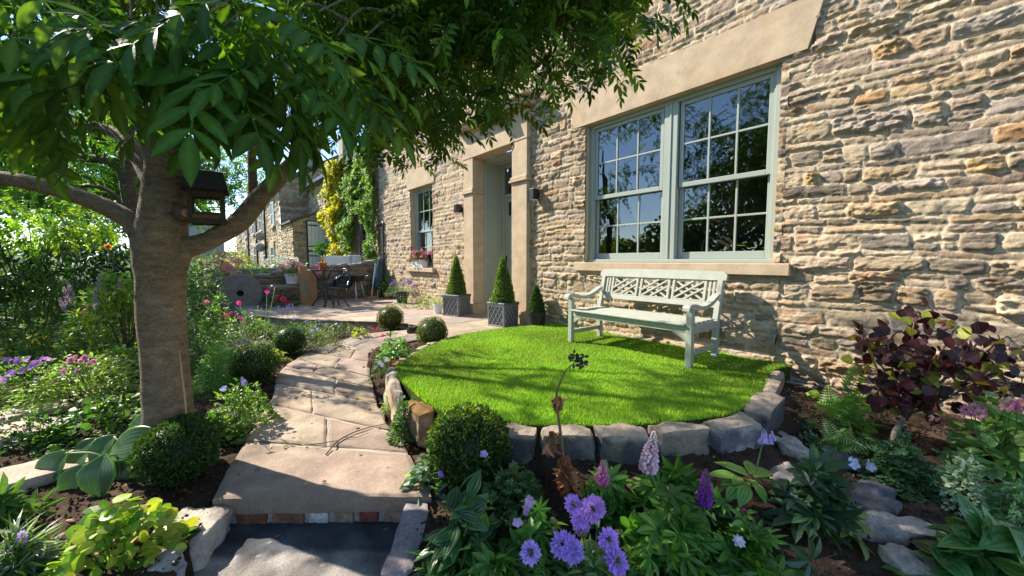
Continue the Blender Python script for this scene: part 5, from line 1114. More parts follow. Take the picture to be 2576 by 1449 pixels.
plant('silver_shrub', 'silver grey leaved shrub at the left edge of the bed', 20, 880, 190, 200, 1500, [T_LAN], .075, GREY, up=.8, nst=20)
plant('yellow_daisy', 'small yellow flowered plant near the silver shrub', 85, 935, 110, 90, 240, [T_LAN], .05, MID, fl=[dict(at=[(75, 848, 0), (92, 842, .1), (85, 858, 0), (100, 862, 0), (70, 868, 0), (8, 888, 0), (115, 850, 0)], size=.055, col=[(.75, .52, .03)])])
plant('heuchera', 'coppery leaved heuchera behind the purple cranesbill', 150, 905, 80, 55, 120, T_HEU, .055, [(.17, .06, .035), (.24, .10, .05), (.12, .05, .04)])
t = plant('stonecrop', 'stonecrop with crimson pink flower heads left of the trunk', 228, 890, 90, 105, 160, [T_OV], .06, [(.13, .22, .10), (.18, .26, .12)], up=1.2, fl=[dict(at=[(198, 788, 0), (222, 776, .05), (232, 772, 0), (205, 800, -.05), (240, 786, .1), (215, 790, 0)], size=.085, col=[MAG, (.68, .1, .28)], tpl=F_DOT)])
def spikes(t, pts, base, L, wr, col, tipc, name='flower_spike', n=160, seed=1):
    for i, (tip, b) in enumerate(zip(pts, base)):
        r = np.random.default_rng(seed + i); tip = np.asarray(tip, float); b = np.asarray(b, float); v = tip - b; mb = MB(); k = r.random(n) ** .8; ax = tip - v / np.linalg.norm(v) * L * (1 - k)[:, None]
        a = unit(n, r); P = ax + a * (wr * (1.05 - k))[:, None]; mb.scatter(T_TINY, P, a + v / np.linalg.norm(v) * .6, r.normal(size=(n, 3)), wr * 1.1, tints([col], n, r, .25) * (1 - k[:, None] * .4) + np.array(tipc) * k[:, None] * .4); rooted(t, mb, name, M['petal'])
        mb = MB(); mb.tube([b, (b + tip) / 2 + r.normal(0, .01, 3), tip], [.004, .003, .0015], 5, (.14, .2, .08), cap=False, smooth_pts=3); rooted(t, mb, 'stem', M['leaf'])
p = GP(195, 930); dd = depth_of(p); t = thing('veronicastrum', 'tall plant with pale mauve tapering spires behind the pink stonecrop', 'plant', p); r = np.random.default_rng(8)
mb, P = mound_mesh(r, .5, .4, .62, 260, [T_LAN], .11, [(.12, .18, .06), (.2, .24, .1)], up=.8); rooted(t, mb, 'foliage', M['leaf'])
tips = [D(x, y, dd + z) - p for x, y, z in ((160, 724, -.4), (172, 712, -.3), (150, 750, -.4), (250, 692, -.2), (240, 730, -.3), (300, 705, -.1))]; spikes(t, tips, [(q[0] * .4 + .1, q[1] * .4, .2) for q in tips], .22, .016, (.38, .27, .38), (.5, .42, .4))
plant('lavender_tuft', 'grey green tuft with one lilac spike in the bottom left corner', 50, 1449, 130, 120, 620, [T_GR], .12, GREY + MID, up=1.5, fl=[dict(at=[(57, 1345, .2), (56, 1352, .2), (55, 1359, .2), (53, 1366, .2)], size=.022, col=[LIL], tpl=F_DOT)])
plant('lupin_plant', 'lupin foliage without flowers at the bottom left edge', -5, 1330, 120, 110, 26, T_PALM, .12, MID, nst=20)
plant('tall_perennial', 'tall fuzzy green perennial close behind the trunk on its right', 515, 960, 105, 310, 1900, [T_LAN, T_OV], .05, [(.10, .19, .06), (.15, .25, .09), (.07, .14, .05)], up=.7, nst=26, shell=.35)
plant('tall_perennial', 'second leafy tall perennial between the trunk and the millstone', 560, 900, 90, 170, 800, [T_OV], .05, MID + YG, up=.7, nst=20, shell=.4)
plant('fennel', 'feathery light green fennel clump left of the path', 555, 985, 120, 120, 2600, [T_GR], .07, [(.18, .32, .07), (.12, .26, .06)], up=1.2, nst=26)
plant('fennel', 'bright grassy tuft right of the trunk, behind the fennel', 525, 930, 70, 130, 700, [T_GR], .13, [(.2, .36, .06), (.14, .3, .05)], up=2., nst=10)
plant('catmint', 'smoky blue flowered catmint clump behind the left path edge', 600, 890, 110, 55, 420, [T_LAN], .03, GREY + [(.16, .15, .3)], fl=[dict(at=[(575, 858, 0), (588, 852, 0), (600, 862, 0), (612, 856, .1), (622, 866, 0), (582, 868, -.1)], size=.035, col=[(.16, .13, .42), (.22, .2, .5)], tpl=F_DOT)])
plant('aster', 'small orange tinged clump behind the smaller left box ball', 690, 850, 90, 40, 220, [T_LAN], .03, YG + [(.3, .18, .08)])
# rose campion: silver stems, magenta heads
p = GP(650, 900); dd = depth_of(p); t = thing('rose_campion', 'rose campion with silvery branching stems and magenta flowers', 'plant', p); r = np.random.default_rng(9)
mb, P = mound_mesh(r, .45, .35, .25, 200, [T_LAN], .09, GREY, up=.7); rooted(t, mb, 'foliage', M['leaf']); fp_ = [D(x, y, dd + z) - p for x, y, z in ((672, 733, 0), (602, 762, 0), (586, 790, -.1), (567, 793, 0), (606, 803, 0), (520, 760, 0), (692, 722, .1), (650, 768, 0))]; mb = MB()
for i, q in enumerate(fp_): b = np.array([q[0] * .3, q[1] * .3, .05]); m = b * .45 + q * .55 + r.normal(0, .03, 3); mb.tube([b, m, q], [.005, .004, .003], 5, (.42, .45, .38), smooth_pts=3); mb.tube([m, m + np.array([r.normal(0, .06), r.normal(0, .04), .14])], .003, 5, (.42, .45, .38))
rooted(t, mb, 'stem', M['leaf'], True); flower_parts(t, fp_[:6], .065, [(.62, .03, .25), (.7, .07, .3)], F_5, r, face=(-.3, -.6, .5))
p = GP(720, 850); dd = depth_of(p); t = thing('salvia', 'sparse dark violet salvia spikes standing before the patio', 'plant', p); mb, P = mound_mesh(r, .4, .3, .15, 160, [T_LAN], .05, MID); rooted(t, mb, 'foliage', M['leaf'])
tips = [D(x, y, dd) - p for x, y in ((700, 770), (712, 775), (722, 768), (728, 766), (736, 764))]; spikes(t, tips, [(q[0] * .7, q[1], .05) for q in tips], .15, .013, (.16, .12, .34), (.3, .25, .5), n=90, seed=20)
plant('cranesbill', 'cranesbill mound with small lavender blue flowers by the smaller left box ball', 795, 885, 150, 75, 900, T_LOB, .035, [(.15, .22, .08), (.2, .27, .1), (.1, .17, .05)], fl=[dict(at=[(792, 822, 0), (800, 828, 0), (787, 832, -.1), (823, 816, .1), (770, 810, .1), (845, 815, .2), (740, 802, .1), (802, 806, .1), (760, 826, 0)], size=.05, col=[BLU, (.45, .45, .8)])])
plant('hebe', 'small green and gold clump at the patio edge behind the lime plant', 855, 845, 90, 42, 260, [T_OV], .035, MID + [(.3, .28, .05)])
plant('heuchera', 'lime yellow heuchera at the path edge by the left box ball', 695, 912, 60, 38, 90, T_HEU, .05, [(.40, .42, .05), (.34, .4, .07)])
plant('heuchera', 'bright lime heuchera beside the pink bedding below the patio step', 906, 848, 66, 42, 110, T_HEU, .055, [(.40, .44, .05), (.32, .4, .06)])
plant('bedding_begonia', 'red pink bedding plants beside the bright lime heuchera', 958, 848, 70, 28, 60, [T_RND], .04, [(.1, .12, .04), (.12, .06, .04)], fl=[dict(at=[(938, 826, 0), (950, 824, 0), (945, 832, 0), (962, 845, 0), (975, 840, 0), (972, 846, 0)], size=.05, col=[(.65, .05, .13)], tpl=F_DBL, stem=0)])
plant('cranesbill', 'leafy cranesbill with two blue flowers at the path edge right of the trunk', 605, 1090, 190, 120, 760, T_LOB, .05, YG + MID, fl=[dict(at=[(563, 978, 0), (612, 956, .1), (618, 962, .1)], size=.055, col=[BLU])])
plant('hardy_fuchsia', 'dark leaved low clump between the big box ball and the path', 545, 1120, 120, 90, 260, [T_OV], .05, DK + MID)
plant('lady_mantle', 'low green filler foliage between the rose campion and the patio edge', 655, 850, 120, 45, 420, T_LOB, .05, MID + YG)
plant('cranesbill', 'low leafy cranesbill edging in front of the patio step', 760, 850, 130, 40, 420, T_LOB, .045, MID + YG)
plant('astrantia', 'loose mid green perennial filling the gap behind the blue catmint', 620, 845, 110, 60, 420, [T_LAN, T_OV], .06, MID)
plant('loosestrife', 'tall leafy stems with pale tips behind the purple cranesbill', 100, 930, 170, 120, 900, [T_LAN], .07, YG + MID, up=1.)
plant('bellflower', 'leafy clump filling the bed beneath the willowy shrub', 300, 960, 130, 90, 600, [T_OV], .055, MID + YG)
plant('cranesbill', 'bushy green cranesbill at the far left behind the silver shrub', -60, 930, 200, 170, 900, T_LOB, .06, MID + YG)
plant('meadow_rue', 'airy tall foliage between silver shrub and laurel', 60, 815, 230, 170, 1700, [T_OV], .075, YG + [(.25, .36, .06)], up=.8)
plant('meadow_rue', 'airy light foliage behind the pink stonecrop beside the trunk', 290, 805, 150, 140, 1200, [T_OV, T_LAN], .07, YG + [(.25, .36, .06)], up=.8)
# corner bed by the lawn rim
plant('primrose', 'bushy bright green plant at the path corner of the lawn rim', 992, 900, 92, 58, 190, [T_OV], .07, [(.10, .24, .04), (.14, .3, .06)], up=.8)
plant('white_bedding', 'white flowered bedding spilling over the path side rim stones', 958, 948, 58, 55, 260, [T_OV], .032, MID, zb=-.2, fl=[dict(at=[(955, 912, 0), (972, 905, 0), (962, 918, 0), (945, 925, -.05)], size=.05, col=[(.75, .75, .72)], stem=0)])
plant('spurge', 'small light green tuft at the foot of the pale rim stone', 983, 1032, 45, 55, 260, [T_LAN], .035, [(.2, .32, .06)], zb=-.22)
plant('ivy', 'small variegated ivy growing below the big mossy block', 1015, 1098, 85, 90, 380, T_LOB, .042, MID + [(.25, .28, .18)], zb=-.22)
# front bed
plant('lungwort', 'silvery spotted lungwort beside the big front box ball', 1078, 1225, 130, 95, 150, [T_OV], .075, [(.13, .22, .14), (.22, .3, .24), (.08, .16, .07)], up=.6, fl=[dict(at=[(1107, 1190, 0), (1112, 1196, 0)], size=.03, col=[PUR])])
r = np.random.default_rng(17)
plant('primula', 'textured oval leaved primula beside the right step stone', 1165, 1425, 210, 200, 130, [hostaleaf(.6, 4, (1.15, 1.15, 1.1), rib=.02), hostaleaf(.5, 4, rib=.03)], .115, [(.05, .125, .03), (.04, .10, .03), (.08, .17, .04)], mat='gloss', up=.9, nst=30)
plant('cranesbill', 'cranesbill with pale lilac flowers in front of the big shaggy box ball', 1290, 1300, 240, 120, 560, T_LOB, .055, [(.09, .18, .05), (.13, .22, .07), (.06, .13, .035)], fl=[dict(at=[(1217, 1143, .1), (1333, 1262, -.15), (1326, 1282, -.15), (1330, 1255, -.15), (1302, 1312, -.15)], size=.048, col=[LIL, (.65, .45, .75)])])
def lupin_spike(t, tip, base, r, cols, W, n=22):
    tip = np.asarray(tip, float); base = np.asarray(base, float); v = tip - base; L = np.linalg.norm(v); v /= L; u = np.cross(v, [1, 0, 0]); u /= np.linalg.norm(u); w = np.cross(v, u); mb = MB(); V, F = CS[8]
    sp = V / np.linalg.norm(V, axis=1)[:, None]; V, F = cubesphere(2); sp = V / np.linalg.norm(V, axis=1)[:, None]
    for k in range(n):
        f = k / (n - 1); rad = W * (1 - f ** 1.8 * .82) * (.75 + .25 * min(1, f * 6)); m = max(4, int(9 * (1 - f * .5)))
        for i in range(m):
            a = (i + .5 * (k % 2)) / m * 2 * PI + r.normal(0, .12); d = math.cos(a) * u + math.sin(a) * w; c = base + v * L * f + d * rad * r.uniform(.62, .85); sz = W * (.42 * (1 - f) + .14)
            col = np.array(cols[0]) * (1 - f) + np.array(cols[1]) * f if r.random() < .6 else np.array(cols[2]) * (1 - .3 * f) + np.array(cols[1]) * .3 * f
            S3 = np.stack([d, np.cross(v, d), v], 1) * np.array([.62, .36, .5]); mb.add(c + (sp * sz) @ S3.T, F, np.clip(col * r.uniform(.85, 1.12), 0, .9))
    rooted(t, mb, 'flower_spike', M['petal'], True)
def lupin(label, px, py, w, h, n, ls, spike, seed, cols=MID):
    r = np.random.default_rng(seed); p = GP(px, py); dep = depth_of(p); s = dep / CAM_F; t = thing('lupin', label, 'plant', p, 'lupins in the front bed')
    mb, P = mound_mesh(r, w * s, w * s * .75, h * s, n, T_PALM + T_PALM5, ls, cols, up=.5, tilt=.55, shell=.7); rooted(t, mb, 'foliage', M['leaf']); rooted(t, stems_mesh(r, P, 26, (.13, .2, .06), rad=.0035), 'stem', M['leaf'])
    if spike:
        (tx, ty, bx, by, dz, cols_, W) = spike; tip = D(tx, ty, dep + dz) - p; b = D(bx, by, dep + dz) - p; lupin_spike(t, tip, b, r, cols_, W); mb = MB(); mb.tube([(0, 0, 0), b * .6, b, tip], [.007, .006, .006, .003], 6, (.12, .2, .06), smooth_pts=3); rooted(t, mb, 'flower_stem', M['leaf'], True)
LUPC = [(.10, .24, .04), (.14, .29, .05), (.07, .17, .03)]
lupin('lupin with the tallest pale pink and white flower spike', 1668, 1275, 190, 110, 60, .11, (1645, 1086, 1630, 1182, -.22, ((.74, .40, .58), (.88, .78, .78), (.88, .76, .80)), .046), 1, LUPC)
lupin('lupin with a short deep pink flower spike', 1535, 1290, 150, 100, 44, .11, (1517, 1158, 1515, 1214, -.22, ((.60, .10, .34), (.8, .62, .65), (.68, .2, .42)), .034), 2, LUPC)
lupin('lupin with a purple flower spike beside the small hosta', 1770, 1350, 140, 110, 50, .11, (1777, 1180, 1771, 1268, -.2, ((.22, .05, .40), (.42, .12, .42), (.34, .06, .45)), .036), 3, DK + MID)
lupin('bright lupin foliage without a spike, left of the violet pompom flowers', 1350, 1410, 170, 120, 34, .10, None, 4, LUPC)
lupin('low lupin foliage at the bottom edge below the primula', 1260, 1475, 220, 100, 40, .11, None, 5, MID)
lupin('large lupin clump at the bottom right of the violet pompom flowers', 1680, 1449, 290, 190, 100, .105, None, 6, MID + LUPC)
lupin('fresh green lupin clump at the bottom edge below the dark hellebore', 1880, 1470, 230, 150, 70, .105, None, 7, LUPC)
for (x, y, c, lab) in ((1873, 1291, (.68, .06, .3), 'single magenta bloom on a thin stem near the hellebore'), (1858, 1362, (.78, .74, .8), 'single white bloom above the bottom lupin clump')):
    p = GP(x, y + 130); dd = depth_of(p) - .05; t = thing('viola', lab, 'flower', p); q = D(x, y, dd) - p; flower_parts(t, [q], .05, [c], F_DBL, r, face=(-.3, -.6, .6), stem_from=(0, 0, 0))
# scabious
p = GP(1490, 1500); dep = 1.62; t = thing('scabious', 'scabious with violet pompom flowers on wiry stems at the bottom centre', 'plant', p); r = np.random.default_rng(31)
mb, P = mound_mesh(r, .42, .36, .20, 1500, [T_GR, T_LAN], .06, [(.12, .2, .07), (.17, .26, .08)], up=1.); rooted(t, mb, 'foliage', M['leaf'])
SC = [(1441, 1268, .05, .052), (1492, 1280, .0, .066), (1505, 1268, .06, .045), (1458, 1306, 0, .06), (1463, 1325, .05, .045), (1418, 1372, -.1, .066), (1440, 1386, -.12, .062), (1530, 1357, -.08, .068), (1550, 1411, -.12, .06), (1334, 1390, -.1, .058)]
pts = [D(x, y, dep + z) - p for x, y, z, s in SC]
for q, s in zip(pts, SC): flower_parts(t, [q], s[3] * 1.25, [(.46, .28, .68) if s[0] > 1340 else (.52, .42, .72)], F_POM, r, name='flower_head', face=(-.25, -.75, .55), jit=.2)
mb = MB()
for q in pts: b = r.normal(0, .05, 3) * [1, 1, 0]; mb.tube([b, (b + q) / 2 + r.normal(0, .02, 3), q - [0, -.01, .01]], [.003, .0022, .002], 5, (.13, .2, .07), smooth_pts=4)
sd = [D(x, y, dep) - p for x, y in ((1393, 1310), (1468, 1345), (1480, 1390), (1395, 1335), (1556, 1340))]
for q in sd: b = r.normal(0, .05, 3) * [1, 1, 0]; mb.tube([b, (b + q) / 2 + r.normal(0, .02, 3), q], .002, 5, (.2, .2, .09), smooth_pts=4)
rooted(t, mb, 'flower_stem', M['leaf'], True)
for q in sd: mb = MB(); rock(mb, q, (.024, .024, .024), 0, 8, .95, .1, 3, ((.22, .2, .10), (.16, .15, .08))); rooted(t, mb, 'seed_head', M['leaf'], True)
# small hosta with pale bells
p = GP(1880, 1255); dd = depth_of(p); t = thing('hosta', 'small bright green hosta with a nodding pale lilac flower stalk', 'plant', p); r = np.random.default_rng(41)
for i, (tx, ty, w, z) in enumerate(((1790, 1180, .34, 0), (1808, 1150, .36, .1), (1832, 1240, .4, -.1), (1865, 1258, .36, -.15), (1930, 1255, .4, -.12), (1950, 1200, .36, 0), (1938, 1170, .34, .08), (1885, 1150, .36, .12), (1860, 1165, .34, .1), (1850, 1205, .38, -.08), (1905, 1215, .36, -.1), (1820, 1208, .36, -.04))):
    w *= 1.4; b = np.array([r.normal(0, .02), r.normal(0, .02), .05]); tp = D(tx, ty, dd + z) - p; m = b * .45 + tp * .55; m[2] = max(m[2], tp[2]) + .04; v = tp - b; b2 = b + v * .25 + [0, 0, .05]; v = tp - b2
    mb = MB(); mb.scatter(hostaleaf(w, 4, (1.1, 1.1, 1.2), rib=.02), [b2], np.array([v]), np.array([[v[0] * .5, v[1] * .5 - .2, 1.]]), np.linalg.norm(v) * 1.1, np.array([[.15, .29, .05]]) * r.uniform(.85, 1.15)); rooted(t, mb, 'leaf', M['gloss'], True)
mb = MB(); q = D(1925, 1085, dd + .12) - p; mb.tube([(0, 0, .03), q * .5 + [.02, 0, .0], q * [.92, .92, .97], q], [.004, .004, .003, .003], 6, (.14, .22, .08), smooth_pts=4); rooted(t, mb, 'flower_stem', M['leaf'], True)
for i in range(8):
    o = q + np.array([r.normal(0, .03), r.normal(0, .02), -.005]); dn = np.array([r.normal(0, .5), r.normal(0, .3) - .2, -1.]); mb = MB(); mb.scatter(F_5[i % 3], [o + dn * .02], np.cross(dn, r.normal(size=3))[None], -dn[None] * -1, .045, np.array([[.50, .42, .72]])); bl = MB(); dn /= np.linalg.norm(dn); x = np.cross(dn, [1, 0, 0]); x /= np.linalg.norm(x); y = np.cross(dn, x); bl.lathe([(.004, 0), (.007, .02), (.012, .035), (.017, .05)], 8, o, (.52, .44, .74), M=np.stack([x, y, dn], 1)); rooted(t, bl, 'flower', M['petal'], True)
plant('hellebore', 'dark green hellebore with fingered leaves and a few pale ones', 2045, 1345, 200, 175, 52, T_PALM5, .13, [(.035, .085, .035), (.05, .11, .05), (.03, .07, .03)], mat='gloss', up=.8, nst=26, shell=.8)
plant('hellebore', 'pale yellow green young hellebore leaves beside the flat stone', 2120, 1345, 90, 55, 9, T_PALM5, .13, [(.33, .38, .16), (.28, .36, .12)], up=.5, nst=6, shell=1)
plant('cranesbill', 'dark leafy cranesbill with two pale blooms below the purple leaved tree', 2260, 1215, 190, 115, 560, T_LOB, .06, [(.05, .12, .05), (.07, .15, .06)], fl=[dict(at=[(2136, 1160, 0), (2145, 1166, 0), (2182, 1166, 0), (2190, 1174, 0)], size=.06, col=[(.62, .62, .78)])])
plant('fern', 'upright green fern against the foot of the house wall', 2130, 1065, 150, 110, 34, T_FERN, .30, [(.12, .24, .05), (.17, .3, .07)], up=1.1, inner=.6, nst=0, shell=.2)
plant('fern', 'small low fern in front of the upright fern', 2120, 1140, 130, 60, 26, T_FERN, .22, [(.10, .2, .06), (.14, .24, .08)], up=.8, inner=.6, nst=0, shell=.2)
plant('ajuga', 'small red leaved ground plant between the rim and the ferns', 2075, 1085, 70, 30, 90, [T_OV], .04, [(.13, .035, .04), (.17, .06, .05)])
plant('seedling', 'tiny lime seedlings on bare soil near the wall foot', 2045, 1005, 50, 22, 24, [T_RND], .045, [(.25, .36, .06)])
plant('seedling', 'yellowing seedling on the soil by the lawn rim', 2010, 1050, 40, 14, 14, [T_RND], .04, [(.4, .33, .07), (.15, .25, .06)])
plant('saxifrage', 'small grey green rosette in front of the red ground plant', 2035, 1105, 55, 22, 60, [T_OV], .035, [(.1, .18, .08)])
plant('sedum', 'pale green stonecrop with dusky pink heads at the right edge', 2505, 1195, 230, 190, 330, [T_OV, T_RND], .085, [(.17, .30, .09), (.22, .34, .13), (.13, .24, .07)], up=.8, nst=24, fl=[dict(at=[(2430, 1030, .1), (2450, 1026, 0), (2470, 1030, .1), (2540, 1010, 0), (2555, 1030, 0), (2420, 1040, 0), (2440, 1038, 0), (2462, 1040, .05), (2550, 1018, 0), (2532, 1022, 0), (2566, 1016, 0)], size=.034, col=[(.42, .14, .22), (.5, .22, .27)], tpl=F_DOT)])
plant('euonymus', 'white and green variegated shrublet at the right side', 2415, 1270, 145, 125, 900, [T_OV], .032, [(.30, .38, .30), (.42, .48, .42), (.16, .25, .16)], up=.8)
plant('bergenia', 'broad leaved dark green plant in the bottom right corner', 2475, 1480, 270, 200, 130, [hostaleaf(.62, 4, rib=.012)], .135, [(.05, .14, .035), (.08, .19, .045)], mat='gloss', up=.8, nst=24)
plant('tufted_perennial', 'blue green fine leaved clump at the right edge above the broad leaves', 2555, 1330, 140, 120, 900, [T_LAN], .045, [(.09, .2, .10), (.12, .24, .14)])
plant('acanthus', 'leafy green perennial rising behind the pink stonecrop at the right edge', 2540, 1060, 130, 130, 160, [T_OV], .10, [(.12, .24, .07), (.16, .28, .08)], up=1.)
# purple leaved redbud
p = GP(2252, 1135); dd = depth_of(p); t = thing('redbud', 'purple leaved redbud with a crooked little trunk before the house wall', 'tree', p); r = np.random.default_rng(51)
J = lambda x, y, z=0: D(x, y, dd + z) - p
mb = MB(); trk = [(0, 0, -.04), J(2248, 1100), J(2262, 1070, .02), J(2275, 1045, .04), J(2290, 1000, .06)]; mb.tube(trk, [.02, .019, .017, .015, .012], 9, (.26, .21, .17), smooth_pts=4, nz=.2, ns=20)
ends = [J(2190, 880, .1), J(2230, 850, 0), J(2300, 800, .1), J(2350, 790, .2), J(2400, 830, .0), J(2470, 850, .1), J(2540, 840, .2), J(2560, 900, .0), J(2500, 930, -.1), J(2420, 900, -.15), J(2350, 900, -.15), J(2280, 930, -.1), J(2200, 960, .0), J(2330, 960, .1), J(2450, 960, .1), J(2560, 960, .2), J(2380, 860, .3), J(2160, 830, .2), J(2300, 880, .2), J(2240, 1000, 0), J(2330, 1010, 0)]
for e in ends: a = trk[3] if r.random() < .6 else trk[4]; mb.tube([a, a * .5 + e * .5 + [0, 0, -.03], e], [.009, .007, .004], 6, (.16, .10, .09), smooth_pts=4)
rooted(t, mb, 'trunk', M['bark'], True)
mb = MB(); n = 470; k = r.integers(len(ends), size=n); E = np.array(ends)[k]; a = np.array(trk[4]); f = r.uniform(-.15, .75, (n, 1)) ** 1; P = E * (1 - np.maximum(f, 0) * .7) + a * np.maximum(f, 0) * .7 + r.normal(0, .07, (n, 3)); d = r.normal(0, .6, (n, 3)) + [-.2, -.2, -.55]; nm = np.array([-.35, -.45, .6]) + r.normal(0, .5, (n, 3))
cc = tints([(.038, .014, .018), (.05, .015, .02), (.03, .016, .014), (.075, .018, .018)], n, r, .3); old = r.random(n) < .20; cc[old] = np.array([.24, .28, .03]) * r.uniform(.7, 1.1, (old.sum(), 1)); T_HEART = leaf_tpl(1.0, 6, [0, .9, 1.05, 1.0, .82, .5, 0], .08, .12, 1.2)
cc2 = cc.copy(); mb.scatter(T_HEART, P, d, nm, r.uniform(.05, .088, n), cc2); rooted(t, mb, 'crown', leaf_mat('redbud_leaf', .3, .45, (1.5, .75, .6)))
# dead stalk
p = GP(1432, 1240); dd = depth_of(p); t = thing('dead_stalk', 'tall dead brown stalk with shrivelled leaves and a dark seed head before the lawn', 'dead plant', p); J = lambda x, y, z=0: D(x, y, dd + z) - p; mb = MB()
mb.tube([(0, 0, -.02), J(1420, 1180), J(1410, 1090), J(1400, 1000), J(1410, 960), J(1425, 930), J(1452, 908)], [.010, .009, .008, .0065, .0045, .003, .0028], 7, [(.25, .16, .09)] * 4 + [(.10, .09, .05)] * 3, smooth_pts=5) if 0 else mb.tube([(0, 0, -.02), J(1420, 1180), J(1410, 1090), J(1400, 1000), J(1410, 960), J(1425, 930), J(1452, 908)], [.010, .009, .008, .0065, .0045, .003, .0028], 7, (.19, .125, .07), smooth_pts=5); rooted(t, mb, 'stalk', M['plain'], True)
r = np.random.default_rng(61); mb = MB(); q = J(1456, 905); nn = 60; mb.scatter(T_TINY, np.tile(q, (nn, 1)) + r.normal(0, .018, (nn, 3)), unit(nn, r), unit(nn, r), .03, tints([(.05, .045, .04)], nn, r)); rooted(t, mb, 'seed_head', M['plain'])
def shrivel(cx, cy, h, n, s): c = J(cx, cy); k = r.uniform(-.5, .5, n); return c + np.stack([r.normal(0, .012, n), r.normal(0, .012, n), k * h], -1)
for (cx, cy, h, n) in ((1387, 1105, .10, 30), (1424, 1180, .17, 60), (1400, 1005, .05, 24)):
    mb = MB(); P = shrivel(cx, cy, h, n, 1); mb.scatter(leaf_tpl(.5, 4, None, .4, .6, wave=.06), P, unit(n, r) * .6 + [0, 0, -.8], unit(n, r), r.uniform(.035, .07, n), tints([(.30, .12, .06), (.22, .10, .05), (.34, .17, .09)], n, r)); rooted(t, mb, 'dry_leaf', M['leaf'])

# ---- pots and flowers round the patio
def pot_thing(name, label, loc, R, h, mat, cat='flower pot', group=None, col=(.5, .5, .5)):
    t = thing(name, label, cat, loc, group); mb = MB(); mb.lathe([(0, 0), (R * .72, 0), (R * .94, h * .82), (R, h * .83), (R, h), (R * .9, h), (R * .86, h * .8), (0, h * .79)], 24, col=col); rooted(t, mb, 'pot_body', M[mat]); mb = MB(); mb.lathe([(0, h * .791), (R * .87, h * .81)], 16, col=(.05, .035, .025)); rooted(t, mb, 'compost', M['soil'])
def potted(name, lab, plab, px, py, R, h, mat, w, ph, n, tpls, ls, cols, flc=None, nf=0, fs=.06, ftpl=F_DBL, loc=None, zb=ZP):
    p = G(px, py, zb) if loc is None else np.array(loc); pot_thing('flower_pot', lab, p, R, h, mat); q = p + [0, 0, h * .8]; SEED[0] += 1; r = np.random.default_rng(SEED[0]); t = thing(name, plab, 'plant', q)
    mb, P = mound_mesh(r, w, w, ph, n, tpls, ls, cols, up=.7); rooted(t, mb, 'foliage', M['leaf']); rooted(t, stems_mesh(r, P, 12, (.12, .18, .06)), 'stem', M['leaf'])
    if nf:
        a = r.uniform(0, 2 * PI, nf); rr = np.sqrt(r.random(nf)) * w * .45; flower_parts(t, np.stack([rr * np.cos(a), rr * np.sin(a), ph * (1.08 - (rr / w * 2) ** 2 * .6)], -1), fs, flc, ftpl, r, face=(-.2, -.6, .7))
potted('geranium', 'terracotta pot near the far wall corner', 'geranium with dusty pink heads in the terracotta pot', 938, 748, .16, .30, 'terra', .55, .28, 200, [T_RND], .06, MID, [(.5, .2, .28), (.42, .18, .25)], 6, .10, F_DOT)
potted('lily', 'smaller terracotta pot by the house wall corner', 'upright leafy lily in the smaller terracotta pot', 975, 750, .12, .2, 'terra', .45, .55, 260, [T_LAN], .10, MID + YG)
potted('salvia', 'black tub at the head of the pots along the house wall', 'violet flowered salvia spilling from the black tub', 1012, 762, .17, .28, 'plastic', .80, .36, 700, [T_LAN], .055, MID + [(.14, .1, .24)], [(.2, .08, .38), (.28, .12, .45)], 22, .05, F_DOT)
plant('thyme', 'low creeping clump in front of the black tub on the patio', 1022, 774, 60, 32, 200, [T_OV], .035, MID + YG, zb=ZP)
plant('lady_mantle', 'yellow green clump against the house wall between tub and planter', 1075, 775, 60, 40, 180, [T_RND, T_HEU[0]], .05, YG + [(.3, .25, .08)], zb=ZP)
plant('wall_rose', 'straggly yellow green stems against the wall left of the planter', 1112, 765, 40, 70, 150, [T_OV], .04, YG, zb=ZP, up=1.2)
potted('viola_pot', 'small white bucket next to the lattice planter', 'little yellow flowered plant in the white bucket', 1102, 788, .105, .2, 'white', .3, .2, 120, [T_OV], .04, YG, [(.7, .5, .05)], 5, .035, F_5)
p = Yp(735, 714, 11.05); potted('geranium', 'pale pot standing on the stone shelf', 'pink and white geranium in the pale pot on the stone shelf', 0, 0, .17, .26, 'white', .62, .30, 220, [T_RND], .06, MID + [(.25, .12, .14)], [(.68, .28, .38), (.72, .5, .52)], 12, .10, F_DOT, loc=p)
p = G(700, 772, ZP); plant('red_geranium', 'dark foliage with red flowers under the stone shelf', 700, 772, 90, 50, 220, [T_RND], .05, DK, zb=ZP, fl=[dict(at=[(712, 752, 0), (690, 757, 0), (725, 762, .1), (705, 745, .1)], size=.08, col=[(.5, .04, .1)], tpl=F_DOT, stem=0)])
plant('shade_plant', 'dark leafy clump on the patio behind the bistro chair', 885, 750, 80, 38, 200, [T_OV], .05, DK, zb=ZP); plant('pink_geranium', 'pink geranium in shade behind the bistro table', 790, 700, 40, 40, 90, [T_RND], .05, DK, loc=Yp(790, 728, 11.0), fl=[dict(at=[(785, 676, 0), (793, 672, 0), (800, 682, 0)], size=.12, col=[(.65, .2, .35)], tpl=F_DOT, stem=0)])
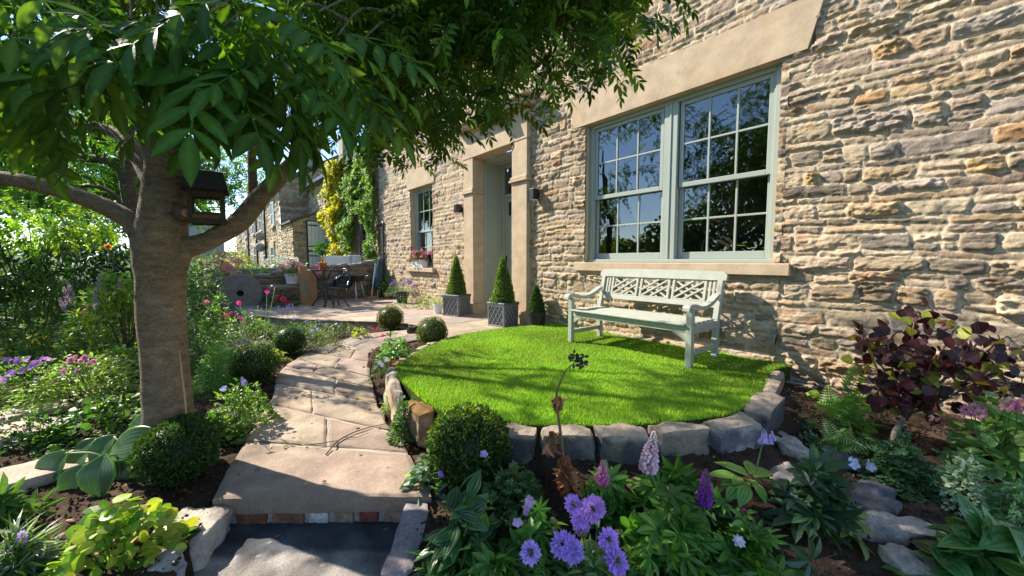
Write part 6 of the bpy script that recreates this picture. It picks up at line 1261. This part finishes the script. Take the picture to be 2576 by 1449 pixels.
# window box
wl = np.array([WX - .02, 8.95, .836]); t = thing('window_box', 'white trough on the small window ledge', 'window box', wl)
mb = MB(); mb.prism([(-.065, 0), (.065, 0), (.085, .17), (-.085, .17)], -.30, .30, M=np.array([[1., 0, 0], [0, 0, 1], [0, 1, 0]])); mb.box((-.095, -.315, .1705), (.095, .315, .195), bev=.006); rooted(t, mb, 'trough', M['white'])
t = thing('window_geranium', 'pink and burgundy geraniums filling the white window trough', 'plant', wl + [0, 0, .15]); r = np.random.default_rng(71); mb, P = mound_mesh(r, .36, .8, .28, 340, [T_RND], .055, [(.12, .05, .06), (.09, .13, .04), (.18, .08, .1)], up=.5); rooted(t, mb, 'foliage', M['leaf']); rooted(t, stems_mesh(r, P, 12, (.12, .18, .06)), 'stem', M['leaf'])
flower_parts(t, np.stack([r.normal(-.05, .06, 14), r.uniform(-.36, .3, 14), r.uniform(.12, .32, 14)], -1), .075, [(.68, .2, .28), (.7, .38, .4), (.4, .06, .12)], F_DOT, r, face=(-.6, -.3, .5))
# beds beyond the wall
def far_shrub(name, label, px, Y, ytop, wpx, n, tpls, ls, cols, fl=None, nf=0, fs=.12):
    pt = Yp(px, ytop, Y); z0 = zgs(pt[0], Y); s = depth_of(pt) / CAM_F; SEED[0] += 1; r = np.random.default_rng(SEED[0]); t = thing(name, label, 'plant', (pt[0], Y, z0)); h = pt[2] - z0; mb, P = mound_mesh(r, wpx * s, wpx * s * .8, h, n, tpls, ls, cols, up=.6); rooted(t, mb, 'foliage', M['leaf']); rooted(t, stems_mesh(r, P, 10, (.12, .12, .06)), 'stem', M['leaf'])
    if nf: a = r.uniform(0, 2 * PI, nf); rr = np.sqrt(r.random(nf)) * wpx * s * .42; flower_parts(t, np.stack([rr * np.cos(a), rr * np.sin(a), h * (1.0 - (rr / (wpx * s) * 2) ** 2 * .6)], -1), fs, fl, F_DOT, r, face=(-.2, -.7, .6))
far_shrub('coneflower', 'golden yellow flowers just beyond the patio wall', 730, 13.0, 658, 90, 260, [T_LAN], .09, MID + YG, [(.75, .48, .04), (.7, .42, .05)], 34, .13)
far_shrub('flag_iris', 'upright blade leaves beyond the wall left of the golden flowers', 652, 13.0, 668, 80, 90, [T_GR], .5, [(.3, .42, .06), (.2, .34, .06)])
far_shrub('coral_shrub', 'coral flowered bush at the left behind the patio wall', 550, 13.2, 660, 110, 420, [T_OV], .08, MID + YG, [(.7, .28, .2), (.68, .35, .28)], 26, .13)
far_shrub('lime_shrub', 'lime yellow shrub in front of the far terrace', 616, 16, 640, 75, 520, [T_OV], .09, [(.36, .38, .05), (.28, .34, .06)])
far_shrub('mixed_shrub', 'greyish pink flowering shrub just right of the tree limb', 535, 16, 635, 150, 800, [T_OV], .09, MID + GREY, [(.6, .35, .3), (.6, .45, .2)], 22, .14)
far_shrub('white_shrub', 'pale flowered low shrub before the far terrace wall', 715, 16.5, 646, 130, 600, [T_OV], .08, GREY + MID, [(.65, .65, .6)], 24, .1)
far_shrub('wall_climber', 'dark shrub with pink blooms beside the stable door', 838, 17.0, 600, 60, 600, [T_OV], .09, DK + MID, [(.6, .25, .2)], 8, .14)
far_shrub('pale_climber', 'dry yellowish bush at the foot of the far terrace', 598, 22, 612, 55, 500, [T_OV], .11, [(.28, .27, .10), (.2, .22, .08)])
# creepers on the cottage wall
def creeper(name, label, y0, y1, z0, z1, n, cols, bulge, seed, ls, shape):
    r = np.random.default_rng(seed); t = thing(name, label, 'climber', (NX - .05, (y0 + y1) / 2, z0)); y = r.uniform(y0, y1, n); z = r.uniform(z0, z1, n); k = shape(y, z, r); y, z = y[k], z[k]; n = len(y)
    th = bulge * (.45 + .55 * fbm(P3(y * 2.2, z * 2.2, seed), 3)); x = -np.abs(th) * r.uniform(.3, 1.05, n) - .06; P = np.stack([x, y - (y0 + y1) / 2, z - z0], -1); d = np.stack([-.3 + 0 * x, r.normal(0, .5, n), -.8 + r.normal(0, .4, n)], -1)
    mb = MB(); split_scatter(mb, T_LOB, P, d, np.array([-.8, .1, .5]) + r.normal(0, .4, (n, 3)), ls * r.uniform(.7, 1.3, n), tints(cols, n, r, .35), r); rooted(t, mb, 'foliage', M['leaf']); mb = MB()
    for q in range(7): yy = r.uniform(y0 + .2, y1 - .2) - (y0 + y1) / 2; mb.tube([(-.06, yy * .4, 0), (-.07, yy * .7, (z1 - z0) * .4), (-.06, yy, (z1 - z0) * .85)], [.03, .02, .01], 6, (.14, .1, .07), smooth_pts=4)
    rooted(t, mb, 'stem', M['bark'])
creeper('golden_ivy', 'golden yellow creeper column on the cottage wall', 14.5, 16.5, .3, 4.6, 7500, [(.55, .45, .03), (.50, .42, .04), (.38, .38, .05)], .55, 81, .17, lambda y, z, r: np.abs(y - 15.5 + .25 * np.sin(z * 2)) < (.62 + .3 * sstep(1, 3.5, z)))
creeper('green_ivy', 'bright green creeper hanging over the cottage wall next to the house corner', 11.65, 14.8, .6, 4.55, 7000, [(.13, .26, .04), (.18, .30, .045), (.09, .19, .035), (.3, .34, .05)], .45, 82, .15, lambda y, z, r: (z > 1.7 + .5 * np.sin(y * 3) + 1.2 * sstep(14.0, 13.0, y) * sstep(12.0, 12.6, y) + r.normal(0, .1, len(y)) - 1.2 * sstep(12.3, 11.9, y)))

# ---- rocks and steps
def rock_thing(label, px, py, size, rz, seed, cols=((.40, .33, .26), (.27, .25, .23)), zoff=0, tilt=None, rnd=.3, amp=.07, facet=.6, name='garden_rock', zb=None, group=None, up=None):
    p = GP(px, py, zb); t = thing(name, label, 'rock', p, group); mb = MB(); rock(mb, (0, 0, zoff), size, rz, 16, rnd, amp, seed, cols, facet=facet, tilt=tilt, up_col=up); rooted(t, mb, 'stone', M['rock'], True); return t
# ================================================================== rocks, step flanks, flags
def world_rock(name, label, c, size, rz, seed, cols, facet=.7, tilt=None, rnd=.22, amp=.06, up=None, group=None):
    t = thing(name, label, 'rock', c, group); mb = MB(); rock(mb, (0, 0, 0), size, rz, 16, rnd, amp, seed, cols, 4.5, facet, tilt, up); rooted(t, mb, 'stone', M['rock'], True)
a, b = G(566, 1266, -.27), G(455, 1400, -.31); m = (a + b) / 2; v = b - a
world_rock('flank_stone', 'long rough pale stone lining the left side of the lower step', m + [-.06, -.02, -.10], (np.linalg.norm(v[:2]) * 1.15, .27, .26), math.atan2(v[1], v[0]), 3, ((.46, .41, .33), (.30, .26, .23)), 1.0, tilt=roty(.07), group=None)
a, b = G(455, 1415, -.31), G(360, 1475, -.33); m = (a + b) / 2; v = b - a
world_rock('flank_stone', 'short jagged stone at the bottom edge, left of the lower step', m + [0, 0, -.08], (np.linalg.norm(v[:2]) * 1.1, .22, .27), math.atan2(v[1], v[0]), 8, ((.44, .40, .36), (.24, .22, .22)), 1.0)
a, b = G(1048, 1262, -.25), G(1003, 1449, -.30); m = (a + b) / 2; v = b - a
world_rock('flank_stone', 'long flat pinkish slab lining the right side of the lower step', m + [.01, 0, -.055], (np.linalg.norm(v[:2]) * 1.25, .14, .15), math.atan2(v[1], v[0]), 5, ((.33, .27, .26), (.25, .22, .23)), .5, rnd=.12, amp=.03)
for (px, py, sz, rz, sd, lab) in ((60, 1212, (.50, .34, .10), .25, 1, 'flat stone flag with a clean front edge on the soil left of the hosta'), (25, 1105, (.55, .40, .09), .5, 2, 'pale flat stone flag behind the dark cranesbill at the left edge'), (75, 1045, (.45, .3, .08), .2, 3, 'small pale flag half hidden by cranesbill leaves, farther up the left bed')):
    p = GP(px, py); world_rock('stone_flag', lab, p + [0, 0, .02], sz, rz, sd, ((.45, .37, .29), (.38, .31, .25)), .2, rnd=.06, amp=.02)
for (px, py, sz, rz, sd, tl, lab) in ((1990, 1130, (.30, .18, .12), .9, 4, .1, 'pale broken rock beside the nodding lilac flower stalk'), (1975, 1185, (.24, .16, .08), .3, 6, .05, 'flat light rock just below the pale broken one'), (2110, 1150, (.3, .22, .1), .6, 14, .0, 'low dark grey rock near the small fern'), (2225, 1335, (.50, .15, .10), -.75, 7, .1, 'long pale ledge rock crossing the bed in the lower right'), (2330, 1425, (.34, .15, .10), -.7, 9, .05, 'continuing ledge rock at the bottom edge, right of the long pale one'), (2200, 1262, (.38, .2, .06), .2, 10, .0, 'bluish flat slab in the shade between hellebore and cranesbill')):
    p = GP(px, py); world_rock('garden_rock', lab, p + [0, 0, .0], sz, rz, sd, ((.44, .38, .31), (.28, .25, .23)) if sd not in (10, 14) else ((.13, .13, .14), (.07, .07, .08)), 1.0, tilt=roty(tl), rnd=.2, amp=.10)
p = GP(1040, 842, -.14); world_rock('garden_rock', 'small dark stone between the two olive box balls', p + [0, 0, .05], (.17, .14, .17), .4, 12, ((.06, .05, .05), (.04, .035, .035)), .8)

# fallen leaves and grit on the path and soil
r = np.random.default_rng(77); mb = MB(); n = 130; k = 0
P = np.concatenate([np.stack([r.uniform(-1., .9, 60), r.uniform(1.5, 3.2, 60)], -1), np.stack([r.uniform(.2, 1.5, 25), r.uniform(2.2, 5, 25)], -1), np.stack([r.uniform(1.2, 4., 45), r.uniform(0, 1.6, 45)], -1)])
ok = ~in_poly(P[:, 0], P[:, 1], LPOLY); P = P[ok]; n = len(P); pp = np.concatenate([LP, RP[::-1]]); onp = in_poly(P[:, 0], P[:, 1], pp); z = np.where(onp, ZS + .006, zg(P[:, 0], P[:, 1]) + .02)
mb.scatter(T_OV, np.stack([P[:, 0], P[:, 1], z], -1), np.concatenate([r.normal(size=(n, 2)), np.zeros((n, 1))], 1), np.array([0, 0, 1.]) + r.normal(0, .3, (n, 3)), r.uniform(.02, .05, n), tints([(.42, .33, .08), (.25, .15, .07), (.35, .28, .12), (.18, .12, .07)], n, r)); tag(mb.build('fallen_leaves', M['leaf']), 'scattered dry yellow and brown leaves on soil and flags', 'leaves', kind='stuff')
t = thing('twig', 'thin dry forked twig lying across the path flags', 'twig', G(850, 1110, ZS + .008)); mb = MB(); q = lambda x, y: G(x, y, ZS + .010) - G(850, 1110, ZS + .008)
mb.tube([q(820, 1143), q(852, 1108), q(905, 1082), q(985, 1062)], [.004, .005, .004, .002], 6, (.10, .07, .05), smooth_pts=4, nz=.3, ns=60); mb.tube([q(862, 1100), q(900, 1100), q(930, 1088)], [.003, .002, .001], 5, (.10, .07, .05)); mb.tube([q(700, 1110), q(760, 1120), q(852, 1108)], [.001, .003, .003], 5, (.10, .07, .05), smooth_pts=4); rooted(t, mb, 'wood', M['plain'], True)

# ================================================================== the tree in front
r = np.random.default_rng(91); TD = 2.42; TB = np.array([-.165, 3.3, -.27]); tree = thing('ash_tree', 'smooth barked tree with forked limbs and long feathered leaves above the left bed', 'tree', TB)
def TP(x, y, d=TD): return D(x, y, d) - TB
def wr(w, d=TD, px=420): return w / 2 / CAM_F * d * math.cos(math.atan((px - 1288) / CAM_F))
SK = []
def limb(mb, pts, ws, sides=14, k=6, nz=.10, ns=5.):
    P = [TP(*q) for q in pts]; R = [wr(w, q[2] if len(q) > 2 else TD, q[0]) for w, q in zip(ws, pts)]; mb.tube(P, R, sides, (.245, .175, .11), smooth_pts=k, nz=nz, ns=ns); q, _ = resample(np.array(P), np.array(R), 5); SK.extend(list(q + TB)); V = mb.v[-1]; mb.c[-1] = np.clip(np.array(mb.c[-1]) * (1 + .16 * fbm(V * [7, 7, 14], 3, 4) + .24 * fbm(V * [30, 30, 80], 2, 9))[:, None] * (1 + .12 * np.clip(fbm(V * 2.5, 2, 7), -1, 1)[:, None] * np.array([-.2, .3, .5])), .02, .5); mb.v[-1] = V; return P
mb = MB()
limb(mb, [(432, 1175, 2.44), (430, 1110, 2.43), (424, 1040), (415, 900), (406, 760), (404, 680), (406, 610), (412, 520), (414, 430), (414, 350), (420, 290), (436, 190), (450, 60), (455, -150)], [188, 156, 134, 126, 130, 142, 152, 128, 102, 88, 80, 60, 48, 36], 40, 12, .05, 5.)
limb(mb, [(395, 690), (372, 610), (330, 556, 2.40), (230, 506, 2.38), (100, 466, 2.36), (-20, 444, 2.34), (-200, 420, 2.30)], [100, 92, 66, 58, 58, 56, 46])
limb(mb, [(425, 690), (455, 630, 2.46), (520, 607, 2.50), (600, 560, 2.56), (655, 495, 2.62), (720, 428, 2.72), (785, 360, 2.85), (860, 280, 3.0), (900, 180, 3.1)], [90, 76, 62, 56, 48, 42, 36, 26, 16])
limb(mb, [(637, 510, 2.61), (636, 440, 2.66), (634, 380, 2.7), (645, 300, 2.76), (640, 200, 2.8)], [30, 24, 22, 16, 10], 10)
limb(mb, [(440, 440, 2.42), (462, 384, 2.38), (520, 360, 2.34), (600, 347, 2.32), (670, 342, 2.3), (760, 325, 2.3)], [50, 38, 30, 24, 20, 10], 10)
limb(mb, [(405, 430), (378, 350, 2.4), (345, 285, 2.34), (268, 238, 2.28), (150, 212, 2.2), (20, 190, 2.1)], [76, 60, 46, 38, 32, 20], 12)
limb(mb, [(398, 480), (350, 400, 2.5), (300, 340, 2.6), (200, 312, 2.7), (80, 300, 2.8)], [70, 50, 42, 36, 22], 12)
limb(mb, [(416, 330), (470, 230, 2.3), (600, 140, 2.15), (780, 112, 2.0), (930, 130, 1.95), (1080, 148, 1.9), (1230, 120, 1.85), (1400, 60, 1.8)], [60, 44, 34, 28, 24, 22, 16, 8], 10)
limb(mb, [(416, 330), (400, 180, 2.1), (330, 20, 1.75), (200, -150, 1.5), (60, -300, 1.3)], [60, 46, 40, 32, 24], 10)
limb(mb, [(440, 150, 2.4), (600, -20, 2.3), (900, -120, 2.1), (1200, -130, 2.0), (1500, -100, 2.0)], [40, 36, 30, 22, 10], 10)
# sawn branch stub with a pale heart beside the feeder
o = TP(470, 536, 2.36); mb.tube([TP(440, 540, 2.42), o], [.055, .036], 12, (.16, .12, .08), nz=.1, ns=9)
trunk = rooted(tree, mb, 'trunk', M['bark'], True)
mb = MB(); d = (o - TP(440, 540, 2.42)); d /= np.linalg.norm(d); x = np.cross(d, Z3); x /= np.linalg.norm(x); y = np.cross(d, x); mb.lathe([(.0, .004), (.012, .003), (.026, .001), (.034, -.004)], 16, o, (.42, .24, .16), M=np.stack([x, y, d], 1)); rooted(tree, mb, 'branch_scar', M['plain'], True)
mb = MB(); mb.tube([TP(452, 880, 2.32), TP(458, 940, 2.315), TP(466, 1010, 2.31), TP(472, 1075, 2.31)], [.002, .0045, .005, .004], 6, (.42, .29, .16), smooth_pts=4, nz=.2, ns=40); rooted(tree, mb, 'pale_strip', M['plain'], True)  # thin pale raised strip down the right of the trunk
SKA = np.array(SK)
def shade_ok(P, r, soft=.04):
    """sunlight that the open side of the crown lets through"""
    t = (P[2] + .2) / 1.72; x, y = P[0] + t, P[1] - 2 * t
    if x > 4.4:
        t = 4.42 - P[0]; Y, z = P[1] - 2 * t, P[2] - 1.72 * t
        if Y > .45 or z > 1.35: return r.random() < soft
        return r.random() < .8
    lim = 3.45 - .62 * x
    if x < 2.: lim = max(2.25, lim)
    if x < 0 and y > 1.3: return r.random() < .10
    if y > lim: return r.random() < soft
    if y > 1.4 and x < 1.2: return r.random() < .55
    return True
YB = np.array([(-400, 330), (0, 335), (180, 330), (300, 300), (390, 220), (450, 200), (560, 200), (640, 215), (700, 240), (780, 285), (850, 335), (930, 350), (1000, 385), (1090, 345), (1180, 320), (1260, 255), (1330, 240), (1400, 235), (1460, 185), (1530, 140), (1580, 60), (1640, 10), (1720, -80)], float)
sprays = []
while len(sprays) < 430:
    px = r.uniform(-300, 1700) if len(sprays) % 2 else r.uniform(780, 1560); py = r.uniform(-380, 390)
    d = r.uniform(1.0, 2.9) if px < 800 else r.uniform(1.45, 2.7)
    if px > 1250: d = r.uniform(1.6, 2.3)
    if py > np.interp(px, YB[:, 0], YB[:, 1]) + 10 - r.uniform(.07, .20) * 957 / d: continue
    P = D(px, py, d)
    if P[2] < 1.35 or np.linalg.norm(P - [0, 0, CAM_H]) < .85: continue
    if shade_ok(P, r, .03): sprays.append(P)
n_vis = len(sprays)
while len(sprays) < n_vis + 150:      # the rest of the crown, over and behind the camera
    P = np.array([.5, 3.0, 3.5]) + r.normal(0, 1, 3) * [1.3, 1.0, .75]
    if P[2] < 2.2 or not shade_ok(P, r, .04): continue
    v = P - [0, 0, CAM_H]; dp = v @ FW
    if dp > .3 and CAM_H + 0 * dp < 9:
        px = 1288 + CAM_F * (v @ RT) / dp; py = 724.5 - CAM_F * (v @ UP) / dp
        if 0 < px < 2576 and py > np.interp(px, YB[:, 0], YB[:, 1], right=-60) - 40: continue
    sprays.append(P)
S = np.array(sprays); nc = 11; n = len(S) * nc
base = np.repeat(S, nc, 0) + r.normal(0, .12, (n, 3)) * [1, 1, .7]; d = unit(n, r); d[:, 2] = d[:, 2] * .45 - .35; nm = np.array([0, 0, 1.]) + r.normal(0, .35, (n, 3))
col = tints([(.045, .10, .014), (.062, .125, .016), (.034, .08, .013), (.09, .16, .02)], n, r, .3); yl = r.random(n) < .04; col[yl] = np.array([.22, .28, .04])
dist = np.linalg.norm(base - [0, 0, CAM_H], axis=1); keep = dist > .75; base, d, nm, col = base[keep] - TB, d[keep], nm[keep], col[keep]; n = len(base)
mb = MB(); split_scatter(mb, T_PIN, base, d, nm, r.uniform(.13, .22, n), col, r)
# big leaves close to the camera
nearp = [(20, 60, .78), (60, 10, .85), (10, 130, .85), (140, 40, .8), (250, 20, .9), (330, 50, .95), (455, 10, .85), (555, 130, .86), (550, 160, .88), (560, 60, .84), (690, 20, .85), (760, 70, .9), (700, 150, .95), (620, 20, .8), (800, 30, .95), (840, 180, 1.1), (400, 120, 1.0), (470, 170, 1.0), (300, 160, 1.1), (200, 120, 1.0), (740, 200, 1.1), (640, 240, 1.1), (520, 40, .9), (850, 90, 1.1)]
NP = []; ND = []; NN = []
for (x, y, dd) in nearp:
    P = D(x, y, dd)
    for q in range(3):
        NP.append(P + r.normal(0, .025, 3)); a = r.uniform(0, 2 * PI); v = RT * math.cos(a) * .9 + FW * math.sin(a) * .55 + Z3 * r.uniform(-.85, -.15); ND.append(v); NN.append(Z3 + r.normal(0, .35, 3) - FW * .35)
NP, ND, NN = np.array(NP), np.array(ND), np.array(NN); n = len(NP)
split_scatter(mb, T_PINN, NP - TB, ND, NN, r.uniform(.24, .31, n), tints([(.036, .09, .016), (.044, .10, .016), (.03, .075, .014), (.08, .15, .02)], n, r, .18), r)
LEAFT = leaf_mat('tree_leaf', .42, .55, (1.8, 1.9, .4), .2); rooted(tree, mb, 'crown', LEAFT)
mb = MB()
for P in sprays + [D(x, y, dd) for x, y, dd in nearp]:
    if np.linalg.norm(P - [0, 0, CAM_H]) < 1.25 or r.random() < .35: continue
    k = np.argmin(np.linalg.norm(SKA - P - [0, 0, .1], axis=1)); q = SKA[k]; L = np.linalg.norm(q - P)
    if L > .7: q = P + (q - P) / L * .35 + [0, 0, .12]
    mb.tube([q - TB, (q + P) / 2 - TB + r.normal(0, .03, 3) + [0, 0, .05], P - TB], [.006, .004, .0025], 5, (.15, .13, .06), cap=False, smooth_pts=3)
rooted(tree, mb, 'twigs', M['bark'], True)['kind'] = 'stuff'

# second tree close behind, its trunk half hidden
T2 = np.array([-.60, 7.15, -.28]); t2 = thing('slender_tree', 'slender dark stemmed tree standing just behind the big trunk', 'tree', T2)
mb = MB(); J = lambda x, y, d=5.05: D(x, y, d) - T2
mb.tube([(0, 0, -.05), J(352, 760), J(346, 600), J(322, 470), J(315, 380), J(322, 300), J(305, 200), J(300, 20), J(320, -260)], [.10, .085, .082, .078, .072, .066, .055, .045, .03], 12, (.10, .075, .05), smooth_pts=5, nz=.1, ns=5); mb.tube([J(318, 440), J(280, 408), J(220, 398), J(120, 393), J(-20, 388), J(-200, 380)], [.06, .055, .05, .042, .036, .02], 10, (.10, .075, .05), smooth_pts=4, nz=.1, ns=5)
mb.tube([J(318, 330), J(400, 260), J(560, 200), J(700, 120)], [.05, .045, .03, .015], 8, (.10, .075, .05), smooth_pts=4); mb.tube([J(345, 560), J(270, 478), J(180, 470), J(60, 480)], [.03, .025, .018, .01], 8, (.10, .075, .05), smooth_pts=4); rooted(t2, mb, 'trunk', M['bark'], True)
P2 = []
while len(P2) < 150:
    P = T2 + [.1, -.3, 5.9] + r.normal(0, 1, 3) * [.9, .9, .5]
    if P[2] > 4.9 and shade_ok(P, r, .0): P2.append(P)
while len(P2) < 235:
    px = r.uniform(-60, 560); py = r.uniform(180, 470); P = D(px, py, r.uniform(4.6, 5.6))
    if py > 400 + 60 * math.sin(px * .01) or not shade_ok(P, r, .015): continue
    P2.append(P)
P2 = np.array(P2); nc = 6; n = len(P2) * nc; base = np.repeat(P2, nc, 0) + r.normal(0, .12, (n, 3)) - T2; d = unit(n, r); d[:, 2] -= .4; mb = MB(); split_scatter(mb, T_PINF, base, d, Z3 + r.normal(0, .4, (n, 3)), r.uniform(.2, .28, n), tints([(.05, .12, .025), (.08, .17, .03), (.11, .2, .035)], n, r), r); rooted(t2, mb, 'crown', LEAFT)
mb = MB()
for P in P2[::2]: mb.tube([P - T2 + r.normal(0, .1, 3) + [0, 0, .2], P - T2], [.008, .004], 4, (.10, .08, .05), cap=False)
rooted(t2, mb, 'twigs', M['bark'])['kind'] = 'stuff'

# shrubs and small trees behind the left bed
def shrub(name, label, px, py, depth, wpx, hpx, n, tpls, ls, cols, cat='shrub', clumps=26, droop=-.3, mat='leaf', fl=None, group=None, filt=True, keep=.3):
    SEED[0] += 1; r = np.random.default_rng(SEED[0]); c = D(px, py, depth); s = depth / CAM_F * .8; z0 = zgs(c[0], c[1]); loc = np.array([c[0], c[1], z0]); t = thing(name, label, cat, loc, group); rx, rz = wpx * s / 2, hpx * s / 1.6 / 2
    cl = unit(clumps, r) * r.uniform(.35, 1., (clumps, 1)) ** .5 * [rx, rx * .7, rz]; k = r.integers(clumps, size=n); P = c - loc + cl[k] + r.normal(0, 1, (n, 3)) * [rx * .2, rx * .18, rz * .2]
    if filt: P = P[[bool(shade_ok(q + loc, r, keep) or r.random() < keep) for q in P]]
    P = P[P[:, 2] > .03]; n = len(P); d = unit(n, r); d[:, 2] += droop; mb = MB(); split_scatter(mb, tpls, P, d, Z3 + r.normal(0, .45, (n, 3)), ls * r.uniform(.7, 1.25, n), tints(cols, n, r), r); rooted(t, mb, 'foliage', M[mat])
    mb = MB()
    for q in cl[:8]: e = c - loc + q; mb.tube([(q[0] * .1, q[1] * .1, -.02), e * [.4, .4, .5], e], [.014, .009, .005], 5, (.10, .075, .05), cap=False, smooth_pts=3)
    rooted(t, mb, 'trunk', M['bark'])
    if fl:
        pts = [D(x, y, depth - .4) - loc for x, y in fl['at']]; flower_parts(t, pts, fl['size'], fl['col'], fl.get('tpl', F_DBL), r, face=(-.1, -.8, .4))
LITC = [(.20, .32, .04), (.26, .36, .05), (.14, .26, .035)]
shrub('sunlit_sapling', 'sunlit yellow green sapling with feathered leaves at the left edge', 75, 545, 5.2, 340, 260, 900, T_PINF, .26, LITC, 'tree', 26, -.5, keep=.15)
shrub('sunlit_sapling', 'second sunlit green sapling behind, touching the left of the trunk', 265, 520, 7.6, 260, 300, 1500, T_PINF, .30, [(.12, .24, .035), (.18, .3, .04)], 'tree', 24, -.4, keep=.05)
shrub('laurel_bush', 'dark glossy evergreen bush below the sunlit sapling', 210, 655, 6.6, 340, 210, 3600, [T_OV], .10, DK + [(.05, .12, .03)], clumps=30, mat='gloss', fl=dict(at=[(268, 620), (272, 622)], size=.11, col=[(.8, .38, .03)]))
shrub('laurel_bush', 'dark evergreen bush at the far left edge above the silver shrub', 5, 690, 5.0, 240, 240, 2600, [T_OV], .10, DK, clumps=20, mat='gloss')
shrub('forsythia_bush', 'open yellow green bush between the laurel and the trunk', 310, 745, 4.6, 120, 240, 1700, [T_OV], .075, YG, clumps=18)
shrub('garden_tree', 'broad green tree filling the background left of the trunk', 120, 400, 10.5, 900, 460, 5200, T_PINF, .42, [(.09, .19, .03), (.14, .26, .035), (.06, .13, .025)], 'tree', 70, -.3, filt=False)
shrub('garden_tree', 'farther green tree seen below the right limb, beyond the beds', 430, 520, 17, 230, 260, 1600, [T_OV], .3, [(.10, .2, .04), (.14, .24, .05)], 'tree', 40, -.2)
shrub('hedge_bush', 'mid green bush behind the feathery shrub', 110, 760, 6.2, 340, 220, 3200, [T_OV], .09, MID + DK, clumps=26)
shrub('hedge_bush', 'tall mixed hedge bush far left behind everything', -60, 560, 8.5, 460, 460, 3600, [T_OV], .15, MID + YG, clumps=40)
shrub('hedge_bush', 'grey green bush right of the trunk in front of the mixed shrubs', 505, 700, 8.0, 130, 110, 900, [T_OV], .07, GREY + MID, clumps=18)

# trees on the far side of the garden, out of the frame but mirrored in the big window
def mirrored(label, x, y, h, rr, n, seed):
    r = np.random.default_rng(seed); loc = np.array([x, y, zgs(x, y)]); t = thing('garden_tree', label, 'tree', loc); k = unit(n, r) * (r.random((n, 1)) ** .4); P = np.array([0, 0, h * .56]) + k * [rr, rr, h * .46]; P = P[P[:, 2] > .05]; n = len(P); mb = MB()
    split_scatter(mb, [T_OV], P, unit(n, r), unit(n, r), r.uniform(.18, .32, n), tints([(.04, .09, .02), (.03, .07, .02)], n, r), r); rooted(t, mb, 'foliage', M['leaf']); mb = MB(); mb.tube([(0, 0, -.1), (.1, 0, h * .4), (0, .1, h * .8)], [.16, .12, .05], 8, (.1, .075, .05), smooth_pts=3); rooted(t, mb, 'trunk', M['bark'])
mirrored('tall dark tree mirrored in the right hand sashes of the big window', -5.2, 4.2, 5.6, 2.0, 2600, 1)
mirrored('dark round tree mirrored low in the middle of the big window', -6.0, 7.2, 3.4, 1.8, 1800, 2)
mirrored('low dark bush mirrored at the foot of the left sash panes', -6.4, 10.2, 2.3, 1.9, 1500, 3)
mirrored('dark tree mirrored at the right edge of the big window', -4.6, 1.0, 5.0, 2.0, 2200, 4)

# bird feeder hanging against the trunk
fd = 2.46; c = D(523, 548, fd); t = thing('bird_feeder', 'dark wooden bird feeder with a pitched felt roof fixed to the right of the trunk', 'bird feeder', c, rz=-.10)
FW_ = col_mat('dark_feeder_wood', .85, 8, 60, .25, .25, .3, .004, color=(.06, .048, .034)); W2 = .080; mb = MB(); mb.box((-W2 - .005, -.08, -.012), (W2 + .005, .08, .014), bev=.003); rooted(t, mb, 'floor', M['wood'])
for sx in (-1, 1):
    for sy in (-1, 1): mb = MB(); mb.box((sx * W2 - .011, sy * .072 - .009, -.045), (sx * W2 + .011, sy * .072 + .009, .185), bev=.002); rooted(t, mb, 'post', FW_)
for sy in (-1, 1):
    for h_, z0_, z1_ in ((.006, .125, .185), (.006, -.044, -.0125), (.004, .0145, .03)): mb = MB(); mb.box((-W2 + .0115, sy * .072 - h_, z0_), (W2 - .0115, sy * .072 + h_, z1_), bev=.002); rooted(t, mb, 'side_board', FW_)
mb = MB(); e = .115
V = [(-e, -.125, .165), (e, -.125, .165), (e, .125, .165), (-e, .125, .165), (-e * .78, 0, .285), (e * .78, 0, .285)]; V2 = [(x, y, z + .014) for x, y, z in V]; F = [[0, 1, 5, 4], [1, 2, 5], [2, 3, 4, 5], [3, 0, 4]]
mb.add(V + V2, [f[::-1] for f in F] + [[i + 6 for i in f] for f in F] + [[0, 6, 7, 1][::-1], [1, 7, 8, 2][::-1], [2, 8, 9, 3][::-1], [3, 9, 6, 0][::-1]]); rooted(t, mb, 'roof', M['felt'])
mb = MB(); mb.bar((-W2 - .10, .02, .06), (-W2 - .011, .02, .06), .03, .03); mb.bar((-W2 - .10, .02, -.02), (-W2 - .011, .02, -.02), .025, .025); rooted(t, mb, 'bracket', M['wood'])
